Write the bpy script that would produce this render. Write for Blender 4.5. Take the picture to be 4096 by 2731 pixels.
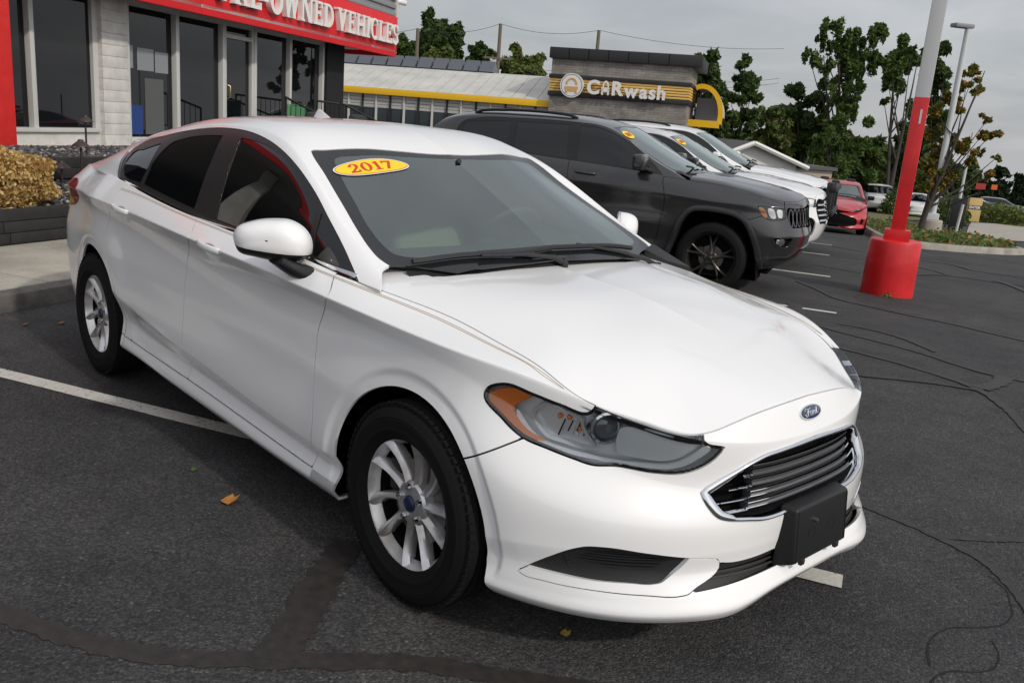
import bpy, bmesh, math, random
import numpy as np
from mathutils import Matrix, Vector
for _o in list(bpy.data.objects): bpy.data.objects.remove(_o)
SC = bpy.context.scene; COL = SC.collection
# ---------------------------------------------------------------- camera
_cam = bpy.data.cameras.new('camera'); CAM = bpy.data.objects.new('camera', _cam); COL.objects.link(CAM)
_cam.sensor_fit = 'HORIZONTAL'; _cam.sensor_width = 36; _cam.lens = 31.006; _cam.clip_end = 3000; _cam.clip_start = .05
def _look(pos, yaw, pit, rol):
    yaw, pit, rol = map(math.radians, (yaw, pit, rol))
    fw = np.array([math.cos(pit)*math.cos(yaw), math.cos(pit)*math.sin(yaw), math.sin(pit)])
    rt = np.cross(fw, [0, 0, 1.]); rt /= np.linalg.norm(rt); up = np.cross(rt, fw)
    r = math.cos(rol)*rt+math.sin(rol)*up; u = -math.sin(rol)*rt+math.cos(rol)*up
    CAM.matrix_world = Matrix([(r[i], u[i], -fw[i], pos[i]) for i in range(3)]+[(0, 0, 0, 1)])
_look((2.0568, -2.4178, 1.5334), 136.684, -14.2417, 4.5115)
SC.camera = CAM
# ---------------------------------------------------------------- light: hazy sun from ahead of the car, thin cloud
SUN_AZ, SUN_EL = math.radians(2), math.radians(36)
SUN_DIR = Vector((math.cos(SUN_EL)*math.cos(SUN_AZ), math.cos(SUN_EL)*math.sin(SUN_AZ), math.sin(SUN_EL)))
_l = bpy.data.lights.new('sun', 'SUN'); _l.energy = 1.5; _l.angle = math.radians(2.0); _l.color = (1, .93, .83)
_s = bpy.data.objects.new('sun', _l); COL.objects.link(_s); _s.rotation_euler = SUN_DIR.to_track_quat('Z', 'Y').to_euler()
W = bpy.data.worlds.new('World'); SC.world = W; W.use_nodes = True
_n = W.node_tree.nodes; _k = W.node_tree.links; _bg = _n['Background']
_sky = _n.new('ShaderNodeTexSky'); _sky.sky_type = 'NISHITA'; _sky.sun_disc = False
_sky.sun_elevation = SUN_EL; _sky.sun_rotation = math.pi/2-SUN_AZ; _sky.dust_density = 2.5; _sky.air_density = 1.0
_tc = _n.new('ShaderNodeTexCoord'); _sep = _n.new('ShaderNodeSeparateXYZ'); _k.new(_tc.outputs['Generated'], _sep.inputs[0])
# cloud deck: project the direction on a flat layer
def _m(op, a, b=None, c=None):
    q = _n.new('ShaderNodeMath'); q.operation = op
    for i, v in enumerate((a, b, c)):
        if v is None: continue
        if isinstance(v, (int, float)): q.inputs[i].default_value = v
        else: _k.new(v, q.inputs[i])
    return q.outputs[0]
_z = _m('MAXIMUM', _sep.outputs[2], .0); _zz = _m('ADD', _z, .16)
_cb = _n.new('ShaderNodeCombineXYZ'); _k.new(_m('DIVIDE', _sep.outputs[0], _zz), _cb.inputs[0]); _k.new(_m('DIVIDE', _sep.outputs[1], _zz), _cb.inputs[1])
_no = _n.new('ShaderNodeTexNoise'); _no.inputs['Scale'].default_value = 1.1; _no.inputs['Detail'].default_value = 7; _no.inputs['Roughness'].default_value = .55; _no.inputs['Distortion'].default_value = .4
_k.new(_cb.outputs[0], _no.inputs['Vector'])
_rp = _n.new('ShaderNodeValToRGB'); _k.new(_no.outputs['Fac'], _rp.inputs[0])
_rp.color_ramp.elements[0].position = .30; _rp.color_ramp.elements[0].color = (3.45, 3.62, 3.90, 1)
_rp.color_ramp.elements[1].position = .70; _rp.color_ramp.elements[1].color = (5.25, 5.22, 5.30, 1)
# thin cloud scatters more light towards the sun
_dt = _n.new('ShaderNodeVectorMath'); _dt.operation = 'DOT_PRODUCT'; _dt.inputs[1].default_value = SUN_DIR; _k.new(_tc.outputs['Generated'], _dt.inputs[0])
_hf = _m('MULTIPLY_ADD', _dt.outputs['Value'], .5, .5); _au = _m('MULTIPLY_ADD', _m('MULTIPLY', _hf, _hf), 1.05, .78)
_sc = _n.new('ShaderNodeVectorMath'); _sc.operation = 'SCALE'; _k.new(_rp.outputs[0], _sc.inputs[0]); _k.new(_au, _sc.inputs['Scale'])
_mx = _n.new('ShaderNodeMixRGB'); _mx.inputs[0].default_value = .82; _k.new(_sky.outputs[0], _mx.inputs[1]); _k.new(_sc.outputs[0], _mx.inputs[2])
_k.new(_mx.outputs[0], _bg.inputs['Color']); _bg.inputs['Strength'].default_value = .115
SC.view_settings.view_transform = 'Standard'; SC.view_settings.look = 'None'; SC.view_settings.gamma = 1; SC.view_settings.exposure = .16
SC.view_settings.use_curve_mapping = False
# ---------------------------------------------------------------- numeric kit
def spline(xs, ys, q):
    """C2 natural cubic spline through (xs, ys[...]) evaluated at q"""
    xs = np.asarray(xs, float); ys = np.asarray(ys, float); q = np.asarray(q, float)
    n = len(xs); h = np.diff(xs)
    A = np.zeros((n, n)); sh = ys.shape[1:]; R = np.zeros((n,)+sh)
    A[0, 0] = A[-1, -1] = 1
    for i in range(1, n-1):
        A[i, i-1] = h[i-1]; A[i, i] = 2*(h[i-1]+h[i]); A[i, i+1] = h[i]
        R[i] = 6*((ys[i+1]-ys[i])/h[i]-(ys[i]-ys[i-1])/h[i-1])
    M = np.linalg.solve(A, R.reshape(n, -1)).reshape(R.shape)
    k = np.clip(np.searchsorted(xs, q)-1, 0, n-2)
    t = q-xs[k]; hk = h[k]; u = xs[k+1]-q
    e = lambda a: a.reshape(a.shape+(1,)*len(sh))
    return (M[k]*e(u**3)+M[k+1]*e(t**3))/e(6*hk)+(ys[k]/e(hk)-M[k]*e(hk)/6)*e(u)+(ys[k+1]/e(hk)-M[k+1]*e(hk)/6)*e(t)

def pchip(xs, ys, q):
    """monotone cubic"""
    xs = np.asarray(xs, float); ys = np.asarray(ys, float); q = np.clip(np.asarray(q, float), xs[0], xs[-1])
    h = np.diff(xs); d = np.diff(ys)/h; m = np.zeros(len(xs))
    for i in range(1, len(xs)-1):
        if d[i-1]*d[i] > 0:
            w1 = 2*h[i]+h[i-1]; w2 = h[i]+2*h[i-1]; m[i] = (w1+w2)/(w1/d[i-1]+w2/d[i])
    m[0] = d[0]; m[-1] = d[-1]
    k = np.clip(np.searchsorted(xs, q)-1, 0, len(xs)-2); t = (q-xs[k])/h[k]
    return ((1+2*t)*(1-t)**2*ys[k]+t*(1-t)**2*h[k]*m[k]+t*t*(3-2*t)*ys[k+1]+t*t*(t-1)*h[k]*m[k+1])

def loft(R, nsub, soft):
    """R: (K, n, 3) feature rows; cubic Hermite across rows. nsub[k] steps between row k and k+1.
    soft[k]: 1 smooth, 0 crease"""
    K = len(R); seg = [R[k+1]-R[k] for k in range(K-1)]
    L = [np.linalg.norm(s, axis=-1, keepdims=True)+1e-9 for s in seg]
    out = []; par = []
    tin = [None]*K; tout = [None]*K
    for k in range(K):
        if k == 0: tin[k] = tout[k] = seg[0]/L[0]
        elif k == K-1: tin[k] = tout[k] = seg[-1]/L[-1]
        else:
            a = seg[k-1]/L[k-1]; b = seg[k]/L[k]
            c = (a*L[k]+b*L[k-1])/(L[k]+L[k-1])
            tin[k] = a*(1-soft[k])+c*soft[k]; tout[k] = b*(1-soft[k])+c*soft[k]
    for k in range(K-1):
        n = nsub[k]
        for j in range(n+(k == K-2)):
            t = j/n; h0 = (1+2*t)*(1-t)**2; h1 = t*(1-t)**2; h2 = t*t*(3-2*t); h3 = t*t*(t-1)
            out.append(h0*R[k]+h1*L[k]*tout[k]+h2*R[k+1]+h3*L[k]*tin[k+1]); par.append(k+t)
    return np.array(out), np.array(par)          # (rows, cols, 3)

class M: pass
def grid_mesh(P, **at):
    """P (rows, cols, 3) -> triangle mesh with analytic normals and per-vertex attributes"""
    r, c = P.shape[:2]
    du = np.gradient(P, axis=1); dv = np.gradient(P, axis=0)
    n = np.cross(du, dv); n /= np.linalg.norm(n, axis=-1, keepdims=True)+1e-12
    m = M(); m.v = P.reshape(-1, 3).copy(); m.n = n.reshape(-1, 3).copy()
    i = np.arange(r*c).reshape(r, c)
    a, b, d, e = i[:-1, :-1].ravel(), i[:-1, 1:].ravel(), i[1:, 1:].ravel(), i[1:, :-1].ravel()
    m.f = np.concatenate([np.stack([a, b, d], 1), np.stack([a, d, e], 1)])
    m.at = {k: np.asarray(v, float).reshape(-1) for k, v in at.items()}
    return m
def compact(m):
    u, inv = np.unique(m.f, return_inverse=True)
    o = M(); o.v = m.v[u]; o.n = m.n[u]; o.f = inv.reshape(-1, 3); o.at = {k: a[u] for k, a in m.at.items()}
    return o
def clip(m, d):
    """keep the part where d <= 0, cutting the triangles on d = 0"""
    d = np.where(np.abs(d) < 1e-7, -1e-7, d); ins = d < 0
    f = m.f; cnt = ins[f].sum(1)
    keep = f[cnt == 3]; cut = f[(cnt == 1) | (cnt == 2)]
    if len(cut) == 0:
        o = M(); o.v, o.n, o.at, o.f = m.v, m.n, m.at, keep; return compact(o) if len(keep) else o
    one = cut[ins[cut].sum(1) == 1]; two = cut[ins[cut].sum(1) == 2]
    def rot(t, flag):
        k = np.argmax(flag, 1); idx = (k[:, None]+np.arange(3)) % 3
        return np.take_along_axis(t, idx, 1)
    one = rot(one, ins[one]); two = rot(two, ~ins[two])
    E = np.concatenate([one[:, [0, 1]], one[:, [0, 2]], two[:, [0, 1]], two[:, [0, 2]]])
    Es = np.sort(E, 1); ue, inv = np.unique(Es, axis=0, return_inverse=True); inv = inv.reshape(-1)
    t = d[ue[:, 0]]/(d[ue[:, 0]]-d[ue[:, 1]]); N = len(m.v); nid = N+inv
    lp = lambda a: a[ue[:, 0]]+(a[ue[:, 1]]-a[ue[:, 0]])*(t[:, None] if a.ndim > 1 else t)
    n1, n2 = len(one), len(two)
    e01, e02 = nid[:n1], nid[n1:2*n1]; g01, g02 = nid[2*n1:2*n1+n2], nid[2*n1+n2:]
    F = [keep, np.stack([one[:, 0], e01, e02], 1), np.stack([g01, two[:, 1], two[:, 2]], 1), np.stack([g01, two[:, 2], g02], 1)]
    o = M(); o.v = np.concatenate([m.v, lp(m.v)]); o.n = np.concatenate([m.n, lp(m.n)])
    o.n /= np.linalg.norm(o.n, axis=1, keepdims=True)+1e-12
    o.at = {k: np.concatenate([a, lp(a)]) for k, a in m.at.items()}; o.f = np.concatenate(F)
    return compact(o)
def sdf(poly, P):
    """signed distance (negative inside) of points P (n,2) to a closed polygon"""
    poly = np.asarray(poly, float); P = np.asarray(P, float); out = np.full(len(P), 1e9); ins = np.zeros(len(P), bool)
    for a, b in zip(poly, np.roll(poly, -1, 0)):
        e = b-a; w = P-a; t = np.clip((w@e)/(e@e+1e-15), 0, 1)
        out = np.minimum(out, np.hypot(*(w-t[:, None]*e).T))
        c = (a[1] <= P[:, 1]) != (b[1] <= P[:, 1])
        if c.any():
            xi = a[0]+(P[:, 1]-a[1])*e[0]/(e[1] if e[1] else 1e-15); ins ^= c & (P[:, 0] < xi)
    return np.where(ins, -out, out)
def psdf(m, kx, ky, poly): return sdf(poly, np.stack([m.at[kx], m.at[ky]], 1))
def smooth_poly(pts, n=8, closed=True):
    """Catmull-Rom through the points; a point given as (x, y, 1) stays a corner"""
    Q = [np.array(p[:2], float) for p in pts]; cor = [len(p) > 2 for p in pts]; N = len(Q); out = []
    for i in range(N if closed else N-1):
        p0, p1, p2, p3 = Q[i-1], Q[i], Q[(i+1) % N], Q[(i+2) % N]
        if not closed and i == 0: p0 = p1
        if not closed and i == N-2: p3 = p2
        d = np.linalg.norm(p2-p1)+1e-9
        def tan(a, b, c):
            la = np.linalg.norm(b-a)+1e-9; lb = np.linalg.norm(c-b)+1e-9
            return ((b-a)/la*lb+(c-b)/lb*la)/(la+lb)
        m1 = (p2-p1)/d if cor[i] else tan(p0, p1, p2)
        m2 = (p2-p1)/d if cor[(i+1) % N] else tan(p1, p2, p3)
        for j in range(n):
            t = j/n
            out.append((1+2*t)*(1-t)**2*p1+t*(1-t)**2*d*m1+t*t*(3-2*t)*p2+t*t*(t-1)*d*m2)
    if not closed: out.append(Q[-1])
    return np.array(out)
def mirror(m):
    o = M(); s = np.array([1, -1, 1.]); o.v = m.v*s; o.n = m.n*s; o.f = m.f[:, ::-1].copy(); o.at = m.at; return o
def join(*ms):
    o = M(); k = 0; V = []; Nn = []; F = []
    for m in ms: V.append(m.v); Nn.append(m.n); F.append(m.f+k); k += len(m.v)
    o.v = np.concatenate(V); o.n = np.concatenate(Nn); o.f = np.concatenate(F)
    ks = set(ms[0].at)
    for m in ms: ks &= set(m.at)
    o.at = {q: np.concatenate([m.at[q] for m in ms]) for q in ks}; return o
def boundary(m):
    E = np.concatenate([m.f[:, [0, 1]], m.f[:, [1, 2]], m.f[:, [2, 0]]])
    S = np.sort(E, 1); key = S[:, 0].astype(np.int64)*(len(m.v)+1)+S[:, 1]
    u, first, c = np.unique(key, return_index=True, return_counts=True)
    return E[first[c == 1]]
def rim(m, depth, skip_centre=True, tuck=0.0):
    """turn the open edge of a panel inwards, as pressed sheet is"""
    E = boundary(m)
    if skip_centre:
        E = E[~((np.abs(m.v[E[:, 0], 1]) < 2e-3) & (np.abs(m.v[E[:, 1], 1]) < 2e-3))]
    if len(E) == 0: return m
    u, inv = np.unique(E, return_inverse=True); inv = inv.reshape(-1, 2); k = len(u)
    A = m.v[u]; B = A-m.n[u]*depth
    e = A[inv[:, 1]]-A[inv[:, 0]]
    fn = np.cross(e, -m.n[u][inv[:, 0]]); fn /= -(np.linalg.norm(fn, axis=1, keepdims=True)+1e-12)
    vn = np.zeros((k, 3)); np.add.at(vn, inv[:, 0], fn); np.add.at(vn, inv[:, 1], fn)
    vn /= np.linalg.norm(vn, axis=1, keepdims=True)+1e-12
    o = M(); o.v = np.concatenate([A, B-vn*tuck]); o.n = np.concatenate([vn, vn]); i, j = inv[:, 0], inv[:, 1]
    o.f = np.concatenate([np.stack([j, i, i+k], 1), np.stack([j, i+k, j+k], 1)]); o.at = {q: np.concatenate([a[u], a[u]]) for q, a in m.at.items()}
    return join(m, o)
def offset(m, d):
    o = M(); o.v = m.v+m.n*np.asarray(d).reshape(-1, 1) if np.ndim(d) else m.v+m.n*d; o.n = m.n; o.f = m.f; o.at = m.at; return o
# ---------------------------------------------------------------- Blender kit
MAT = {}
def mat(name, col, rough=.5, metal=0, coat=0, spec=.5, trans=0, ior=1.45, emit=None, alpha=None, fn=None):
    if name in MAT: return MAT[name]
    m = bpy.data.materials.new(name); m.use_nodes = True; b = m.node_tree.nodes['Principled BSDF']
    b.inputs['Base Color'].default_value = (*col, 1); b.inputs['Roughness'].default_value = rough
    b.inputs['Metallic'].default_value = metal; b.inputs['Coat Weight'].default_value = coat; b.inputs['Coat Roughness'].default_value = .03
    b.inputs['Specular IOR Level'].default_value = spec; b.inputs['Transmission Weight'].default_value = trans; b.inputs['IOR'].default_value = ior
    if emit: b.inputs['Emission Color'].default_value = (*emit[0], 1); b.inputs['Emission Strength'].default_value = emit[1]
    MAT[name] = m
    if fn: fn(m.node_tree, b)
    return m
def mesh_obj(name, v, f, material, parent=None, normals=None, smooth=True):
    me = bpy.data.meshes.new(name); v = np.asarray(v, np.float32)
    if isinstance(f, np.ndarray) and f.ndim == 2:
        k = f.shape[1]; n = len(f)
        me.vertices.add(len(v)); me.vertices.foreach_set('co', v.ravel())
        me.loops.add(n*k); me.loops.foreach_set('vertex_index', f.astype(np.int32).ravel())
        me.polygons.add(n); me.polygons.foreach_set('loop_start', np.arange(0, n*k, k, dtype=np.int32))
        me.update(calc_edges=True)
    else: me.from_pydata(v.tolist(), [], [list(map(int, q)) for q in f])
    me.polygons.foreach_set('use_smooth', [smooth]*len(me.polygons))
    if normals is not None: me.normals_split_custom_set_from_vertices(np.asarray(normals, float).tolist())
    for q in (material if isinstance(material, (list, tuple)) else [material]): me.materials.append(q)
    o = bpy.data.objects.new(name, me); COL.objects.link(o)
    if parent: o.parent = parent
    return o
def put(name, m, material, parent=None): return mesh_obj(name, m.v, m.f, material, parent, m.n)
def empty(name, loc=(0, 0, 0), rz=0, label=None, cat=None, group=None):
    o = bpy.data.objects.new(name, None); COL.objects.link(o); o.location = loc; o.rotation_euler = (0, 0, rz)
    o.empty_display_size = .1
    return tag(o, label, cat, group)
def tag(o, label=None, cat=None, group=None, kind=None):
    for k, v in (('label', label), ('category', cat), ('group', group), ('kind', kind)):
        if v: o[k] = v
    return o
class MB:
    """collects simple solids; build() links them as one mesh"""
    def __init__(s): s.v = []; s.f = []
    def add(s, v, f):
        k = len(s.v); s.v += [tuple(map(float, p)) for p in v]; s.f += [tuple(i+k for i in q) for q in f]; return s
    def box(s, c, d, rz=0, R=None):
        c = np.array(c, float); h = np.array(d, float)/2
        P = np.array([(x, y, z) for x in (-1, 1) for y in (-1, 1) for z in (-1, 1)])*h
        if rz: ca, sa = math.cos(rz), math.sin(rz); P = P@np.array([[ca, -sa, 0], [sa, ca, 0], [0, 0, 1]]).T
        if R is not None: P = P@np.array(R).T
        return s.add(P+c, [(0, 1, 3, 2), (4, 6, 7, 5), (0, 4, 5, 1), (2, 3, 7, 6), (0, 2, 6, 4), (1, 5, 7, 3)])
    def cyl(s, a, b, r0, r1=None, n=16, caps=True):
        a = np.array(a, float); b = np.array(b, float); r1 = r0 if r1 is None else r1
        w = (b-a)/np.linalg.norm(b-a); t = np.cross(w, [0, 0, 1] if abs(w[2]) < .9 else [1, 0, 0]); t /= np.linalg.norm(t); u = np.cross(w, t)
        A = [(math.cos(2*math.pi*i/n), math.sin(2*math.pi*i/n)) for i in range(n)]
        v = [a+r0*(c*t+q*u) for c, q in A]+[b+r1*(c*t+q*u) for c, q in A]
        f = [(i, (i+1) % n, n+(i+1) % n, n+i) for i in range(n)]
        if caps: f += [tuple(range(n))[::-1], tuple(range(n, 2*n))]
        return s.add(v, f)
    def tube(s, pts, r, n=8, caps=True):
        pts = [np.array(p, float) for p in pts]; R = r if isinstance(r, (list, tuple)) else [r]*len(pts); k0 = len(s.v); up = None; rings = []
        for i, p in enumerate(pts):
            d = pts[min(i+1, len(pts)-1)]-pts[max(i-1, 0)]; d = d/(np.linalg.norm(d)+1e-12)
            if up is None: up = np.cross(d, [0, 0, 1] if abs(d[2]) < .9 else [1, 0, 0])
            up = up-d*(up@d); up /= np.linalg.norm(up)+1e-12; w = np.cross(d, up)
            rings.append([p+R[i]*(math.cos(2*math.pi*j/n)*up+math.sin(2*math.pi*j/n)*w) for j in range(n)])
        v = [q for g in rings for q in g]; f = []
        for i in range(len(pts)-1):
            for j in range(n): f.append((i*n+j, i*n+(j+1) % n, (i+1)*n+(j+1) % n, (i+1)*n+j))
        if caps: f += [tuple(range(n))[::-1], tuple((len(pts)-1)*n+j for j in range(n))]
        return s.add(v, f)
    def sweep(s, pts, prof, up=(0, 0, 1), closed=False, caps=True):
        """profile (a, b): a along the side vector, b along up"""
        pts = [np.array(p, float) for p in pts]; N = len(pts); n = len(prof); v = []; f = []
        ups = up if isinstance(up, list) else [up]*N
        for i, p in enumerate(pts):
            d = (pts[(i+1) % N]-pts[i-1]) if closed else pts[min(i+1, N-1)]-pts[max(i-1, 0)]
            d = d/(np.linalg.norm(d)+1e-12); U = np.array(ups[i], float); S = np.cross(d, U); S /= np.linalg.norm(S)+1e-12; U = np.cross(S, d)
            v += [p+a*S+b*U for a, b in prof]
        for i in range(N if closed else N-1):
            j2 = (i+1) % N
            for j in range(n): f.append((i*n+j, i*n+(j+1) % n, j2*n+(j+1) % n, j2*n+j))
        if caps and not closed: f += [tuple(range(n))[::-1], tuple((N-1)*n+j for j in range(n))]
        return s.add(v, f)
    def lathe(s, prof, origin, axis, n=48, closed=False):
        """prof (r, h) about an axis"""
        o = np.array(origin, float); w = np.array(axis, float); w /= np.linalg.norm(w); t = np.cross(w, [0, 0, 1] if abs(w[2]) < .9 else [1, 0, 0]); t /= np.linalg.norm(t); u = np.cross(w, t)
        v = []; f = []; k = len(prof)
        for i in range(n):
            a = 2*math.pi*i/n; e = math.cos(a)*t+math.sin(a)*u
            v += [o+r*e+h*w for r, h in prof]
        for i in range(n):
            j = (i+1) % n
            for q in range(k if closed else k-1): f.append((i*k+q, j*k+q, j*k+(q+1) % k, i*k+(q+1) % k))
        return s.add(v, f)
    def prism(s, poly, fn, d0, d1):
        """poly 2-D; fn(x, y, d) -> 3-D"""
        n = len(poly); v = [fn(x, y, d0) for x, y in poly]+[fn(x, y, d1) for x, y in poly]
        return s.add(v, [tuple(range(n))[::-1], tuple(range(n, 2*n))]+[(i, (i+1) % n, n+(i+1) % n, n+i) for i in range(n)])
    def build(s, name, material, parent=None, bevel=0, smooth=None, seg=2, fix=True):
        bm = bmesh.new(); V = [bm.verts.new(p) for p in s.v]
        for q in s.f:
            try: bm.faces.new([V[i] for i in q])
            except ValueError: pass
        if fix: bmesh.ops.recalc_face_normals(bm, faces=bm.faces)
        if bevel:
            es = [e for e in bm.edges if len(e.link_faces) == 2 and e.calc_face_angle(0) > .6]
            bmesh.ops.bevel(bm, geom=es, offset=bevel, segments=seg, profile=.6, affect='EDGES', clamp_overlap=True)
        me = bpy.data.meshes.new(name); bm.to_mesh(me)
        ang = math.radians(38 if smooth is None else smooth)
        for f in me.polygons: f.use_smooth = ang > 0
        if ang > 0:
            for e in bm.edges: pass
            me.set_sharp_from_angle(angle=ang)
        bm.free()
        for q in (material if isinstance(material, (list, tuple)) else [material]): me.materials.append(q)
        o = bpy.data.objects.new(name, me); COL.objects.link(o)
        if parent: o.parent = parent
        return o
def dup(o, parent=None):
    c = o.copy(); COL.objects.link(c); c.parent = parent
    for ch in o.children: dup(ch, c)
    return c
# ---------------------------------------------------------------- slab-serif letters as polygons (height 1)
def _r(a, b, c, d): return [(a, b), (c, b), (c, d), (a, d)]
def _arc(cx, cy, ax, ay, bx, by, a0, a1, n=16):
    A = [math.radians(a0+(a1-a0)*i/n) for i in range(n+1)]
    return [(cx+ax*math.cos(t), cy+ay*math.sin(t)) for t in A]+[(cx+bx*math.cos(t), cy+by*math.sin(t)) for t in A[::-1]]
def _d(x0, y0, x1, y1, w): return [(x0, y0), (x0+w, y0), (x1+w, y1), (x1, y1)]
def _stem(x, w=.2, s=.08, top=True, bot=True):
    o = [_r(x, 0, x+w, 1)]
    if bot: o.append(_r(x-s, 0, x+w+s, .09))
    if top: o.append(_r(x-s, .91, x+w+s, 1))
    return o
GLYPH = {
 'E': (.78, _stem(.1)+[_r(.28, .89, .70, 1), _r(.61, .74, .70, .90), _r(.28, .45, .52, .56), _r(.50, .38, .57, .63), _r(.28, 0, .72, .11), _r(.63, .09, .72, .27)]),
 'P': (.80, _stem(.1)+[_arc(.38, .73, .36, .27, .17, .17, -90, 90), _r(.28, .90, .40, 1), _r(.28, .46, .40, .56)]),
 'R': (.90, _stem(.1)+[_arc(.38, .745, .34, .255, .16, .16, -90, 90), _r(.28, .90, .40, 1), _r(.28, .49, .40, .585), _d(.60, 0, .36, .50, .22), _r(.56, 0, .90, .09)]),
 '-': (.42, [_r(.06, .36, .36, .50)]),
 'O': (.92, [_arc(.46, .5, .44, .52, .23, .42, -91, 91), _arc(.46, .5, .44, .52, .23, .42, 89, 271)]),
 'W': (1.22, [_d(.24, 0, .06, 1, .19), _d(.24, 0, .52, 1, .13), _d(.68, 0, .50, 1, .19), _d(.68, 0, .96, 1, .13), _r(0, .91, .34, 1), _r(.42, .91, .78, 1), _r(.86, .91, 1.18, 1)]),
 'N': (.98, _stem(.1, .13, .07, True, True)+[_d(.60, 0, .10, 1, .24), _r(.74, 0, .87, 1), _r(.65, .91, .96, 1)]),
 'D': (.92, _stem(.1)+[_arc(.40, .5, .46, .50, .25, .39, -90, 90), _r(.28, .89, .42, 1), _r(.28, 0, .42, .11)]),
 'V': (.92, [_d(.34, 0, .06, 1, .21), _d(.36, 0, .68, 1, .14), _r(0, .91, .36, 1), _r(.58, .91, .90, 1)]),
 'H': (.98, _stem(.1, .19)+_stem(.68, .19)+[_r(.27, .45, .70, .56)]),
 'I': (.42, _stem(.11)),
 'C': (.86, [_arc(.46, .5, .44, .52, .23, .42, 48, 180), _arc(.46, .5, .44, .52, .23, .42, 180, 312), _r(.66, .68, .76, .98)]),
 'L': (.74, _stem(.1)+[_r(.28, 0, .70, .11), _r(.61, .09, .70, .30)]),
 'S': (.70, [_arc(.36, .74, .30, .28, .12, .18, 20, 270), _arc(.34, .27, .32, .29, .14, .19, -160, 90), _r(.58, .72, .66, .98), _r(.02, .02, .10, .28)]),
 'T': (.80, _stem(.30, .2, .08, False)+[_r(.02, .89, .78, 1), _r(.02, .72, .11, .92), _r(.69, .72, .78, .92)]),
 '2': (.66, [_arc(.32, .72, .28, .29, .10, .21, -30, 185), _d(.05, .10, .44, .60, .18), _r(.04, 0, .62, .15), _r(.54, .1, .62, .26)]),
 '0': (.70, [_arc(.35, .5, .32, .52, .14, .43, -91, 91), _arc(.35, .5, .32, .52, .14, .43, 89, 271)]),
 '1': (.50, [_r(.18, 0, .36, 1), _r(.06, 0, .48, .08), _d(.05, .80, .18, .98, .10)]),
 '7': (.66, [_r(.05, .84, .62, 1), _r(.05, .70, .13, .9), _d(.18, 0, .46, .86, .17)]),
}
def glyph_mesh(ch, h, fn, d0, d1, name, material, parent, stretch=1.):
    """one letter; fn maps (x, y, depth) to 3-D"""
    w, polys = GLYPH[ch]; b = MB()
    for i, p in enumerate(polys):
        b.prism([(x*h*stretch, y*h) for x, y in p], fn, d0, d1+.0006*i*(1 if d1 > d0 else -1)*min(1, abs(d1-d0)/.02))
    return b.build(name, material, parent, smooth=0)
def text_mesh(txt, size, extrude, name, material, parent, mw, bold=0.):
    cu = bpy.data.curves.new(name, 'FONT'); cu.body = txt; cu.size = size; cu.extrude = extrude; cu.offset = bold
    ob = bpy.data.objects.new(name, cu); COL.objects.link(ob)
    dg = bpy.context.evaluated_depsgraph_get(); me = bpy.data.meshes.new_from_object(ob.evaluated_get(dg)); bpy.data.objects.remove(ob)
    me.name = name; me.transform(mw); me.materials.clear(); me.materials.append(material)
    o = bpy.data.objects.new(name, me); COL.objects.link(o)
    if parent: o.parent = parent
    return o
# ---------------------------------------------------------------- the white sedan: surfaces (metres, x forward, right side y < 0)
F_XS = [-3.2, -2.85, -2.4, -1.9, -1.5, -1.0, -0.5, -0.2, 0.0]
F_TH = [12, 24, 36, 48, 60, 70, 80, 90]
F_LF = 1.45; F_LR = 1.25
F_SIDE = [  # (z row, half-width row)
 ([0.25, 0.225, 0.225, 0.215, 0.208, 0.2, 0.195, 0.195, 0.195], [0.74, 0.78, 0.8, 0.8, 0.8, 0.8, 0.8, 0.79, 0.78]),
 ([0.24, 0.22, 0.222, 0.212, 0.205, 0.196, 0.192, 0.19, 0.19], [0.787, 0.858, 0.872, 0.876, 0.876, 0.876, 0.876, 0.868, 0.86]),
 ([0.28, 0.26, 0.26, 0.25, 0.245, 0.238, 0.232, 0.23, 0.23], [0.832, 0.891, 0.905, 0.908, 0.908, 0.908, 0.905, 0.9, 0.895]),
 ([0.36, 0.335, 0.314, 0.305, 0.298, 0.282, 0.266, 0.257, 0.252], [0.852, 0.896, 0.897, 0.898, 0.898, 0.898, 0.898, 0.897, 0.895]),
 ([0.45, 0.42, 0.4, 0.365, 0.35, 0.33, 0.312, 0.304, 0.3], [0.857, 0.894, 0.883, 0.879, 0.877, 0.878, 0.881, 0.892, 0.898]),
 ([0.58, 0.555, 0.515, 0.458, 0.43, 0.392, 0.366, 0.355, 0.35], [0.867, 0.91, 0.919, 0.921, 0.921, 0.92, 0.915, 0.91, 0.908]),
 ([0.72, 0.7, 0.69, 0.66, 0.64, 0.62, 0.61, 0.6, 0.6], [0.867, 0.911, 0.907, 0.901, 0.899, 0.899, 0.903, 0.908, 0.909]),
 ([0.917, 0.919, 0.916, 0.905, 0.894, 0.881, 0.858, 0.841, 0.831], [0.845, 0.888, 0.894, 0.895, 0.896, 0.895, 0.884, 0.87, 0.86]),
 ([0.965, 0.967, 0.964, 0.953, 0.942, 0.929, 0.906, 0.889, 0.879], [0.857, 0.908, 0.919, 0.922, 0.924, 0.922, 0.906, 0.884, 0.868]),
 ([1.085, 1.082, 1.06, 1.022, 1.006, 0.994, 0.97, 0.936, 0.911], [0.737, 0.796, 0.825, 0.84, 0.846, 0.846, 0.832, 0.757, 0.716]),
 ([1.115, 1.12, 1.1, 1.06, 1.04, 1.03, 1.0, 0.97, 0.955], [0.55, 0.58, 0.62, 0.62, 0.62, 0.62, 0.57, 0.52, 0.5]),
 ([1.125, 1.13, 1.12, 1.09, 1.06, 1.05, 1.02, 0.985, 0.972], [0, 0, 0, 0, 0, 0, 0, 0, 0]),
]
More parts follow.
